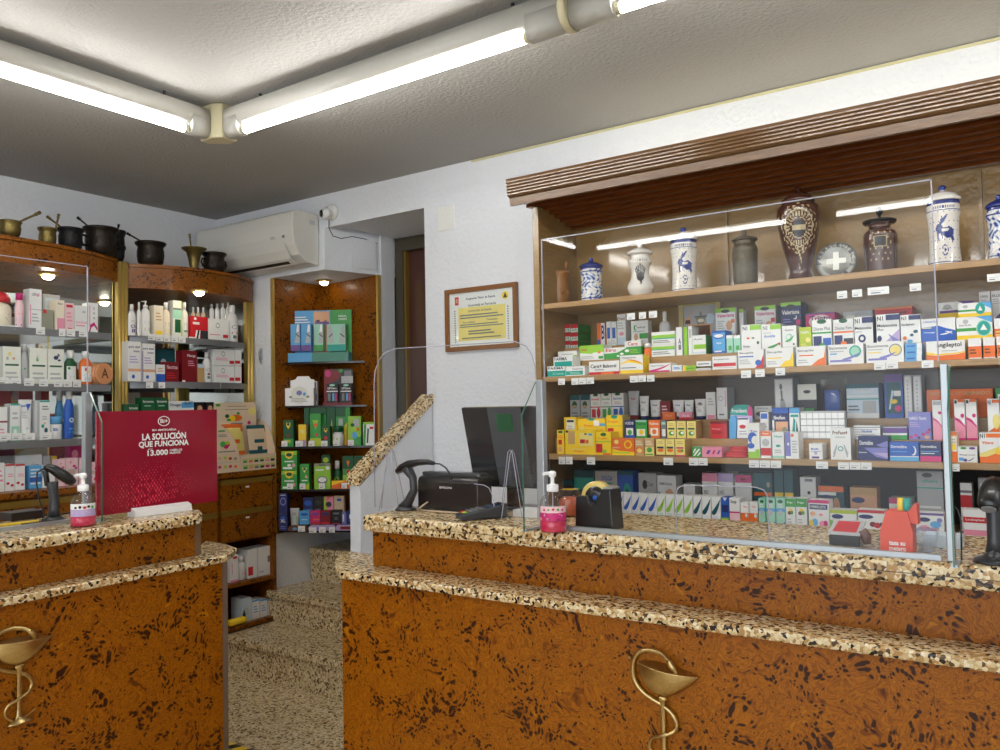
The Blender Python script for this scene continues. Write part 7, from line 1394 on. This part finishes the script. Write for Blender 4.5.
# gel dispensers
def gel(c, h, label, pink, sc=1):
    c = V(c); t = empty('gel_dispenser', c, label, 'hand gel', 'hand gel pump bottles on the counters')
    r = h*.225; hb = h*.66; lv = hb*(.40 if pink else .34)
    pr = [(r*.94, 0), (r, .004), (r, hb*.62), (r*.93, hb*.76), (r*.72, hb*.88), (r*.42, hb*.95), (r*.36, hb)]
    mb = MB(); mb.lathe(c, pr, CLEARP, 32); mb.build('clear_bottle', t)
    mb = MB(); mb.lathe(c+V((0, 0, .002)), [(r*.9, 0), (r*.965, .004), (r*.965, lv)], plain('pink_gel_fill', (226, 40, 92), .15, coat=.6, var=.02), 32); mb.build('gel', t)
    # wrap label
    d = V((-c.x, -c.y, 0)).normalized(); a0 = math.atan2(d.y, d.x)
    def P(u, v, L): an = a0-1.15+2.3*u; return c+V((math.cos(an)*(r+.0006+.0003*L), math.sin(an)*(r+.0006+.0003*L), hb*(.30+.36*v)))
    mb = MB(); N_ = 12
    lcol = ['pk', 'mg'] if pink else ['lp', 'W']
    for i in range(N_):
        u0, u1 = i/N_, (i+1)/N_; mb.face([P(u0, 0, 0), P(u1, 0, 0), P(u1, .55, 0), P(u0, .55, 0)], C('mg' if pink else 'lp')); mb.face([P(u0, .55, 0), P(u1, .55, 0), P(u1, 1, 0), P(u0, 1, 0)], C('lpk' if pink else 'W'))
    decorate(mb, P, ('c .2 .75 .04 .08 mg;c .35 .78 .04 .08 gr;c .5 .8 .04 .08 re;c .65 .78 .04 .08 gr;c .8 .75 .04 .08 mg;l .2 .3 .8 .5 2 w;r .0 .05 .35 .2 fl;r .3 .05 .7 .12 dr' if pink else 'c .25 .7 .05 .1 dk;c .4 .74 .05 .12 bk;c .55 .7 .06 .1 re;c .68 .76 .05 .1 bk;c .82 .7 .05 .12 gr;l .1 .25 .7 .45 2 lpk')); mb.build('label', t)
    mb = MB(); mb.lathe(c+V((0, 0, hb)), [(r*.42, 0), (r*.44, h*.02), (r*.44, h*.11), (r*.2, h*.125), (r*.14, h*.135), (r*.14, h*.23), (r*.22, h*.24), (r*.3, h*.26), (r*.28, h*.32), (r*.12, h*.34)], C('W'), 20)
    e = V((-.8, -.6, 0)); q = c+V((0, 0, hb+h*.30)); mb.tube([q, q+e*r*.5, q+e*r*.72-V((0, 0, h*.02))], [r*.15, r*.13, r*.09], C('W'), 8); mb.build('pump', t)
    mb = MB(); mb.tube([c+V((0, 0, .006)), c+V((0, 0, hb))], r*.05, C('g2'), 6); mb.build('dip_tube', t)
a = HZ(553.5, 531.5, 1.09); zt = HY(553, 472.5, a.y).z
gel((a.x, max(a.y, 2.03-.048), ZS), zt-1.09+.004, 'pink hand gel pump bottle in front of the right glass screen', True)
a = HZ(83, 526, 1.09); zt = hit(84, 474, a, V((-a.x, -a.y, 0))).z
gel((a.x-.0, a.y+.0, ZS), (zt-1.09)*1.02, 'clear and pink hand gel pump bottle by the left glass screen', False)
# red advertising board
def ad_board():
    X_ = -2.66; y0 = HX(97, 440, X_).y; y1 = HX(217, 440, X_).y; zt = HX(157, 410.5, X_).z; zb = 1.108
    t = empty('advertising_board', (X_, (y0+y1)/2, ZS), 'glossy dark red advertising board reading LA SOLUCIÓN QUE FUNCIONA', 'sign')
    mb = MB(); RB = plain('board_red', (150, 12, 44), .18, coat=.6, var=.03); mb.box(X_-.012, X_, y0, y1, zb, zt, RB)
    P = lambda u, v, L: V((X_+.0005+.0003*L, y0+(y1-y0)*(u*.925+.075), zb+(zt-zb)*v)); wht = 'W'
    decorate(mb, P, 'c .485 .89 .055 .052 W;t Bi+ .455 .87 .515 .91 re;t Bi+_ANTICAÍDA .38 .79 .60 .815 W;t LA_SOLUCIÓN .29 .70 .69 .785 W;t QUE_FUNCIONA .26 .62 .715 .69 W;t 13.000 .335 .54 .52 .60 W;t CABELLOS .535 .575 .65 .597 W;t NUEVOS .535 .547 .635 .569 W;t MÁS_DE .34 .605 .38 .615 W', .035)
    mb.face([P(.485+.047*math.cos(i*PI/12), .89+.044*math.sin(i*PI/12), 2.0) for i in range(24)], RB)
    decorate(mb, lambda u, v, L: P(u, v, L+3), 't Bi+ .452 .87 .518 .912 W')
    rnd = random.Random(3); GL_ = plain('board_dot', (235, 60, 90), .3); GD_ = plain('board_dot_dim', (190, 30, 62), .3)
    for j in range(17):
        for i in range(34):
            u = .02+.028*i+.014*(j % 2); v = .03+.029*j+.0035*i*(1-j/20)
            e = math.exp(-((u-.36)/.34)**2-((v-.16)/.26)**2); r_ = .0125*e+.0012
            if v > .56 or e < .12 or rnd.random() < .25: continue
            mb.face([P(u+r_*.55*math.cos(k*PI/4), v+r_*1.25*math.sin(k*PI/4), .6) for k in range(8)], GL_ if rnd.random() < .55 else GD_)
    mb.build('printed_board', t)
    ya_, yb_ = HX(134, 515, X_+.02).y, HX(190.5, 510, X_+.02).y
    mb = MB(); mb.prism([(X_+.002, ya_, ZS), (X_+.03, ya_, ZS), (X_+.026, ya_, ZS+.022), (X_+.004, ya_, ZS+.03), (X_+.002, ya_, ZS+.03)], (0, yb_-ya_, 0), C('W'))
    mb.box(X_-.02, X_+.002, ya_, yb_, ZS, ZS+.016, C('W')); mb.build('holder', t)
ad_board()
# barcode scanners on stands
def scanner(c, d, h, label, lit=0):
    c = V(c); d = V(d).normalized(); s_ = d.cross(V((0, 0, 1))); t = empty('barcode_scanner', c, label, 'barcode scanner', 'black barcode scanners on the counters'); up = V((0, 0, 1))
    P = lambda f, z, x=0: c+d*f+up*z+s_*x
    mb = MB(); mb.lathe(c, [(h*.30, 0), (h*.29, .006), (h*.20, h*.05), (h*.12, h*.11), (h*.09, h*.18)], DGREY, 28, squash=.8, ref=d); mb.build('stand_base', t)
    mb = MB(); mb.tube([P(0, h*.12), P(0, h*.25), P(.0, h*.45), P(-h*.02, h*.6), P(-h*.03, h*.72)], [h*.11, h*.085, h*.08, h*.09, h*.10], DGREY, 14); mb.build('stand_neck', t)
    mb = MB(); mb.tube([P(-h*.16, h*.97), P(-h*.10, h*.985), P(0, h*.93), P(h*.12, h*.84), P(h*.24, h*.74), P(h*.30, h*.68)], [h*.05, h*.085, h*.115, h*.14, h*.13, h*.10], BLACK, 16, flat=.72, up=up); 
    mb.tube([P(h*.29, h*.69), P(h*.315, h*.665)], [h*.085, h*.08], C('g1'), 14, flat=.65, up=up); mb.build('scanner_head', t)
    mb = MB(); mb.tube([P(-h*.14, h*.93), P(-h*.12, h*.8), P(-h*.10, h*.66)], [h*.05, h*.045, h*.05], BLACK, 10); mb.build('grip', t)
    mb = MB(); mb.tube([P(-h*.16, h*.96), P(-h*.26, h*.9), P(-h*.27, h*.7), P(-h*.22, h*.4), P(-h*.14, h*.15), P(-h*.2, .006), P(-h*.5, .005)], .0028, BLACK, 6); mb.build('cord', t)
    return t
a = HZ(54, 523, 1.09); zt = hit(54, 466, a, V((-a.x, -a.y, 0))).z
scanner((a.x, a.y, ZS), (.35, 1, 0), (zt-1.09), 'dark barcode scanner on its stand beside the left hand gel')
a = HZ(993, 566, 1.09); a.x += .0; zt = hit(993, 478, a, V((-a.x, -a.y, 0))).z
scanner((a.x+.002, max(a.y, 2.07)-.0, ZS), (-.1, -1, 0), (zt-1.09)*.95, 'large black barcode scanner at the right picture edge')
# receipt printer
y = 2.20; a = HY(418, 512, y); b = HY(478, 512, y); zt = HY(445, 477, y).z
t = empty('receipt_printer', ((a.x+b.x)/2, y+.07, ZS), 'black receipt printer with a small white brand mark, below the scanner', 'printer')
mb = MB(); x0, x1 = a.x, b.x; zz = zt
mb.prism([(x0, y, ZS+.004), (x0, y-.0, zz-.02), (x0, y+.006, zz-.006), (x0, y+.02, zz), (x0, y+.075, zz), (x0, y+.084, zz-.01), (x0, y+.084, ZS+.004)], (x1-x0, 0, 0), BLACK)
tm = text_mesh('EPSON'); mb.faces([V((x0+(x1-x0)*(.38+.2*u), y-.0006, ZS+(zz-ZS)*(.66+.06*v))) for u, v in tm[0]], tm[1], C('W')); mb.build('body', t, bevel=.003)
MB().box(x0+.004, x1-.004, y+.02, y+.07, zz+.0005, zz+.014, DGREY).build('lid', t, bevel=.004)
mb = MB(); mb.box(x0+.01, x1-.01, y+.01, y+.08, ZS, ZS+.0038, BLACK); mb.build('feet', t)
mb = MB(); mb.tube([(x0+.05, y-.004, ZS+.03), (x0+.03, y-.02, ZS+.012), (x0+.02, y-.03, ZS+.004), (x0+.10, y-.04, ZS+.004), (x1+.02, y-.03, ZS+.004)], .003, C('bz'), 6); tag(mb.build('cable'), 'pale cable lying in front of the receipt printer', 'cable')
mb = MB(); mb.tube([(x0+.06, y-.012, ZS+.004), (x0+.10, y-.025, ZS+.012), (x0+.15, y-.02, ZS+.004), (x0+.18, y-.03, ZS+.004)], .003, BLACK, 6); tag(mb.build('cable'), 'black looped cable lying in front of the receipt printer', 'cable')
# hand-held scanner in its cradle to the left of the printer
c = HZ(404, 514, 1.09); t = empty('barcode_scanner', (c.x, 2.17, ZS), 'black handheld scanner in cradle, left of the receipt printer', 'barcode scanner', 'black barcode scanners on the counters')
Q = lambda x, yy, dy=0: HY(x, yy, 2.17+dy)
mb = MB(); mb.tube([Q(400, 508), Q(408, 503), Q(414, 490), Q(413, 478), Q(407, 468)], [.012, .018, .014, .014, .02], DGREY, 12); mb.lathe((Q(406, 511).x, 2.17, ZS), [(.04, 0), (.036, .006), (.022, .014)], DGREY, 24); mb.build('cradle', t)
mb = MB(); mb.tube([Q(397.5, 471.5), Q(402, 468), Q(409, 464.5), Q(418, 462.5), Q(428, 462), Q(434, 463.5)], [.013, .019, .019, .014, .012, .008], BLACK, 14, flat=.8, up=(0, 0, 1)); mb.build('scanner_body', t)
mb = MB(); mb.tube([Q(434, 463.5), Q(440, 464), Q(446, 468), Q(450, 474), Q(452, 482, .05)], .003, BLACK, 6); mb.build('cord', t)
# card terminal
p0 = HZ(459, 524, 1.09); p1 = HZ(478, 526, 1.09); t = empty('card_terminal', HZ(476, 518, 1.09), 'black payment card terminal with coloured keys lying on the right counter', 'card terminal')
t.location.z = ZS
t.location.x += .022; c = t.location.copy(); d_ = V((.55, .83, 0)).normalized(); s_ = V((.83, -.55, 0)).normalized()
Pq = lambda l, w, z: c+d_*l+s_*w+V((0, 0, z))
mb = MB(); hl, hw = .078, .034
vs = [Pq(-hl, -hw, .001), Pq(-hl, hw, .001), Pq(hl, hw, .001), Pq(hl, -hw, .001), Pq(-hl, -hw, .018), Pq(-hl, hw, .018), Pq(hl, hw, .046), Pq(hl, -hw, .046)]
mb.faces(vs, [(0, 3, 2, 1), (4, 5, 6, 7), (0, 1, 5, 4), (1, 2, 6, 5), (2, 3, 7, 6), (3, 0, 4, 7)], DGREY); mb.build('body', t, bevel=.005, bseg=3)
top = lambda l, w, e=.0008: Pq(l, w, .018+.028*(l+hl)/(2*hl)+e)
mb = MB(); mb.face([top(.01, -.028), top(.01, .028), top(.07, .028), top(.07, -.028)], plain('lcd', (60, 80, 110), .1, coat=.6)); mb.build('screen', t)
for i in range(4):
    for j in range(3):
        l, w = -.008-.017*i, -.02+.02*j; col_ = C('g1') if i < 3 else [C('re'), C('ye'), C('gr')][j]
        mb = MB(); q = [top(l-.005, w-.007, .001), top(l-.005, w+.007, .001), top(l+.005, w+.007, .001), top(l+.005, w-.007, .001)]; mb.prism(q, (0, 0, .002), col_); mb.build('key', t)
# monitor
t = empty('monitor', (HY(503, 500, 2.37).x, 2.37, ZS), 'large dark glossy monitor leaning beside the glass screen post', 'monitor')
A_ = [HY(461, 408, 2.29), HY(474.5, 486, 2.345), HY(549, 490, 2.345), HY(543, 407.5, 2.29)]
A_[3].z = A_[0].z; A_[2].z = A_[1].z
mb = MB(); mb.prism(A_, (0, .018, .004), SMOKE); mb.build('panel', t, bevel=.003)
mb = MB(); o_ = V((0, -.0015, 0)); q = [A_[0]+(A_[3]-A_[0])*.33+o_, A_[0]+(A_[3]-A_[0])*.33+(A_[1]-A_[0])*.98+o_, A_[0]+(A_[3]-A_[0])*.74+(A_[1]-A_[0])*.98+o_, A_[0]+(A_[3]-A_[0])*.74+o_]
mb.face(q, plain('reflection_grey', (72, 76, 82), .25, coat=.5)); mb.build('reflection_stripe', t)  # grey stripe painted on the glossy panel as a reflection
mb = MB(); u_ = lambda a, b: A_[0]+(A_[3]-A_[0])*a+(A_[1]-A_[0])*b+o_*2; mb.face([u_(.42, .08), u_(.42, .3), u_(.62, .3), u_(.62, .08)], C('dg')); mb.build('green_patch', t)  # flat dark green patch on the monitor panel
cx_ = (A_[1].x+A_[2].x)/2
mb = MB(); mb.box(cx_-.03, cx_+.03, 2.366, 2.386, ZS+.01, A_[1].z+.05, BLACK); mb.build('stand_neck', t)
mb = MB(); mb.box(cx_-.11, cx_+.11, 2.31, 2.435, ZS, ZS+.01, BLACK); mb.build('stand_foot', t, bevel=.003)
# papers and little things behind
mb = MB(); a = HZ(482, 506, 1.09); mb.obox((a.x, 2.22, ZS), (.07, 0, 0), (0, .06, 0), (0, 0, .02), C('w')); tag(mb.build('paper_pad'), 'small white paper pad beside the card terminal and monitor', 'paper pad')
mb = MB(); mb.obox((HY(516, 500, 2.22).x, 2.20, ZS), (.13, 0, 0), (0, .08, 0), (0, 0, .022), C('w')); tag(mb.build('paper_box'), 'low white paper box behind the glass wing beside monitor', 'box')
# tape dispenser
y = 2.075; x0 = HY(575, 520, y).x; x1 = HY(613, 520, y).x; z1_ = HY(600, 491, y).z
t = empty('tape_dispenser', ((x0+x1)/2, y+.035, ZS), 'black desk tape dispenser with a yellowish roll behind right screen', 'tape dispenser')
w_ = x1-x0; h_ = z1_-ZS
mb = MB(); mb.prism([(x0+w_*u, y, ZS+h_*v) for u, v in ((0, 0), (1, 0), (.94, 1.02), (.72, 1.05), (.62, .78), (.52, .62), (.40, .68), (.34, .85), (.06, .84), (.03, .78))], (0, .07, 0), BLACK); mb.build('body', t, bevel=.003)
mb = MB(); cc_ = V((x0+w_*.47, y+.022, ZS+h_*.80)); rr_ = h_*.42
mb.lathe(cc_, [(rr_*.72, 0), (rr_, 0), (rr_, .026), (rr_*.72, .026)], plain('yellow_tape', (226, 200, 110), .3, coat=.4), 32, (0, 1, 0)); mb.build('tape_roll', t)
mb = MB(); mb.lathe(cc_+V((0, -.004, 0)), [(rr_*.2, 0), (rr_*.7, 0), (rr_*.7, .034), (rr_*.2, .034)], BLACK, 24, (0, 1, 0)); mb.lathe(cc_+V((0, -.006, 0)), [(0, 0), (rr_*.16, .0005), (rr_*.16, .002)], C('bl'), 16, (0, 1, 0)); mb.build('hub', t)
mb = MB(); mb.box(x0+w_*.72, x0+w_*.95, y+.01, y+.06, ZS+h_*1.05, ZS+h_*1.09, ALU); mb.build('cutter', t)
# jar of orange sweets, left of the dispenser
c = HY(570, 518, 2.30); t = empty('glass_jar', (c.x, 2.30, ZS), 'glass jar of orange things between hand gel and tape dispenser', 'jar')
mb = MB(); mb.lathe((c.x, 2.30, ZS), [(.034, 0), (.038, .005), (.038, .065), (.03, .075), (.03, .085)], CLEARP, 24); mb.build('glass', t)
mb = MB(); mb.lathe((c.x, 2.30, ZS+.002), [(.03, 0), (.034, .005), (.034, .05), (.02, .058)], plain('orange_contents', (190, 84, 40), .5, var=.4, bscale=80), 24); mb.build('contents', t)
mb = MB(); p = HY(585, 495, 2.36); mb.lathe((p.x, 2.36, ZS), [(.016, 0), (.018, .004), (.018, p.z-ZS-.004), (.014, p.z-ZS)], C('lime'), 20); tag(mb.build('lime_cap'), 'lime green bottle cap visible behind the tape dispenser', 'bottle cap')
# stapler-like desk sponge / black item
a = HY(829, 546, 2.12); b = HY(860, 546, 2.12); zt = HY(845, 529, 2.12).z; t = empty('stamp_pad', ((a.x+b.x)/2, 2.15, ZS), 'black stamp pad box with a red printed top behind the screen', 'stamp pad')
MB().box(a.x, b.x, 2.12, 2.20, ZS, zt-.016, BLACK).build('base', t, bevel=.003)
mb = MB(); mb.prism([(a.x-.001, 2.118, zt-.015), (b.x+.001, 2.118, zt-.015), (b.x, 2.20, zt+.006), (a.x, 2.20, zt+.006)], (0, 0, .006), C('g2')); q = [(a.x+.008, 2.1235, zt-.0075), (b.x-.008, 2.1235, zt-.0075), (b.x-.01, 2.19, zt+.0098), (a.x+.01, 2.19, zt+.0098)]; mb.face([V(p) for p in q], C('re')); mb.build('lid', t)
mb = MB(); mb.tube([HY(862, 530, 2.13), HY(866, 536, 2.13), HY(868, 544, 2.13)], [.010, .013, .008], plain('brown_resin', (92, 50, 34), .25, coat=.5), 12); o = mb.build('small_figure'); o.location.z += ZS-min((o.matrix_world @ v.co).z for v in o.data.vertices) if False else 0; tag(o, 'small rounded brown ornament beside the stamp pad', 'ornament')
# orange carton tub
y = 2.085; L_ = [(880.5, 552), (913, 554), (912.5, 532), (907, 512), (886, 511), (880, 530)]
P_ = [HY(a, b, y) for a, b in L_]; P_[0].z = P_[1].z = ZS; OG = plain('orange_card', (230, 72, 34), .45, var=.03); OD = OG
t = empty('collection_box', ((P_[0].x+P_[1].x)/2, y+.03, ZS), 'orange card collection box with white lettering behind the glass screen', 'box')
mb = MB(); mb.prism(P_, (0, .06, 0), OG); x0, x1 = P_[0].x, P_[1].x; h_ = P_[3].z-ZS
for s1, (u0, u1, v0, v1) in (('tasa su', (.28, .78, .18, .28)), ('metaro', (.28, .80, .05, .15))):
    tm = text_mesh(s1, .03); mb.faces([V((x0+(x1-x0)*(u0+(u1-u0)*u), y-.0008, ZS+h_*(v0+(v1-v0)*v))) for u, v in tm[0]], tm[1], C('W'))
mb.build('tub', t)
e = HY(916, 509, y+.03); mb = MB(); mb.prism([(x1-.004, y+.01, ZS+h_*.72), (x1+.012, y+.01, ZS+h_*.7), (x1+.010, y+.01, ZS+h_*1.16), (x1+.004, y+.01, ZS+h_*1.18), (x1-.012, y+.01, ZS+h_*.95)], (0, .04, 0), OD); mb.build('handle_flap', t)
for k, (xx, cc, nm) in enumerate(((899.5, 'ye', 'yellow'), (905, 'te', 'blue green'))):
    c = HY(xx, 506, y+.04); mb = MB(); mb.lathe((c.x, y+.022+.0*k, ZS+h_*1.02+.012), [(.010, 0), (.0165, 0), (.0165, .014), (.010, .014)], C(cc), 24, (1, 0, 0) if k else (1, 0, 0)); tag(mb.build('tape_roll'), f'{nm} tape roll on top of the orange box', 'tape roll', None)
a = HY(917, 549, 2.14); b = HY(938, 549, 2.14); t_ = MB(); t_.prism([(a.x, 2.12, ZS+.05), (a.x+.008, 2.12, ZS+.0005), (b.x-.008, 2.12, ZS+.0005), (b.x, 2.12, ZS+.05)], (0, .06, 0), glass('frosted_tub', (.8, .82, .86), 1.4, .2)); tag(t_.build('plastic_tub'), 'translucent plastic tub right of the orange box', 'tub')
mb = MB(); a = HY(925, 538, 2.22); mb.obox((a.x, 2.2, ZS), (.08, 0, 0), (0, .06, 0), (0, 0, .03), C('wb')); tag(mb.build('leaflet_pile'), 'pale leaflet pile behind the translucent tub', 'leaflets')
# left counter: black box, yellow cloth, cables
a = HZ(17, 521, 1.09); t = empty('card_reader', (a.x-.04, a.y+.03, ZS), 'small black box with cables on the left counter', 'device')
a2 = t.location; MB().box(a2.x-.045, a2.x+.045, a2.y-.05, a2.y+.06, ZS, ZS+.028, BLACK).build('body', t, bevel=.003)
mb = MB(); mb.tube([a2+V((.03, .06, .01)), a2+V((.05, .1, .004)), a2+V((.02, .16, .004)), a2+V((.06, .22, .004))], .003, BLACK, 6); mb.build('cord', t)
mb = MB(); c = HZ(14, 524, 1.09); mb.prism([V((c.x+.02, c.y-.05, ZS)), V((c.x+.03, c.y+.06, ZS)), V((c.x+.002, c.y+.08, ZS)), V((c.x-.01, c.y-.045, ZS))], (0, 0, .004), C('ye')); tag(mb.build('yellow_card'), 'yellow folded card lying on the left counter', 'card')
# yellow and black tape on the floor
c = HZ(229, 741, 0); e = HZ(246, 750, 0); mb = MB(); d_ = V((1, -.02, 0)); 
for k in range(8): mb.obox((c.x+.045*k-.01, c.y-.05, .0006), (.045, 0, 0), (.02, .045, 0), (0, 0, .0006), C('ye' if k % 2 == 0 else 'bk'))
o = mb.build('hazard_tape'); tag(o, 'yellow and black hazard tape strip on the floor by the stairs', 'floor tape')

# ---------------------------------------------------------------- names of the price tags
bylab = {}
for o, s_, wh, x, g in PEND: bylab.setdefault((s_, wh), []).append((x, o, g))
for (s_, wh), L_ in bylab.items():
    L_.sort(key=lambda q: q[0])
    for k, (x, o, g) in enumerate(L_):
        pos = '' if len(L_) == 1 else (['left ', 'right '][k] if len(L_) == 2 else f'{ORD[k]} ')
        w_ = wh.split(',')[0]
        w_ = ' '.join((f'{pos}price tag under {s_}, '+wh).split()[:16]).rstrip(',')
        tag(o, w_, 'price tag', g)
        del o['pending']; del o['where']
dupes = {k: v for k, v in LABELS.items() if len(v) > 1}
for k, v in dupes.items(): print('DUPLICATE LABEL', k, v)
for k, v in LABELS.items():
    if not 4 <= len(k.replace(',', ' ').split()) <= 16: print('LENGTH', len(k.split()), k)

# ================================================================ LIGHT
wd = bpy.data.worlds.new('world'); bpy.context.scene.world = wd; wd.use_nodes = True
bg = wd.node_tree.nodes['Background']; bg.inputs['Color'].default_value = (.86, .93, 1, 1); bg.inputs['Strength'].default_value = 1.3
vs_ = bpy.context.scene.view_settings; vs_.view_transform = 'Standard'; vs_.look = 'None'; vs_.gamma = 1; vs_.exposure = 1.12; vs_.use_curve_mapping = False
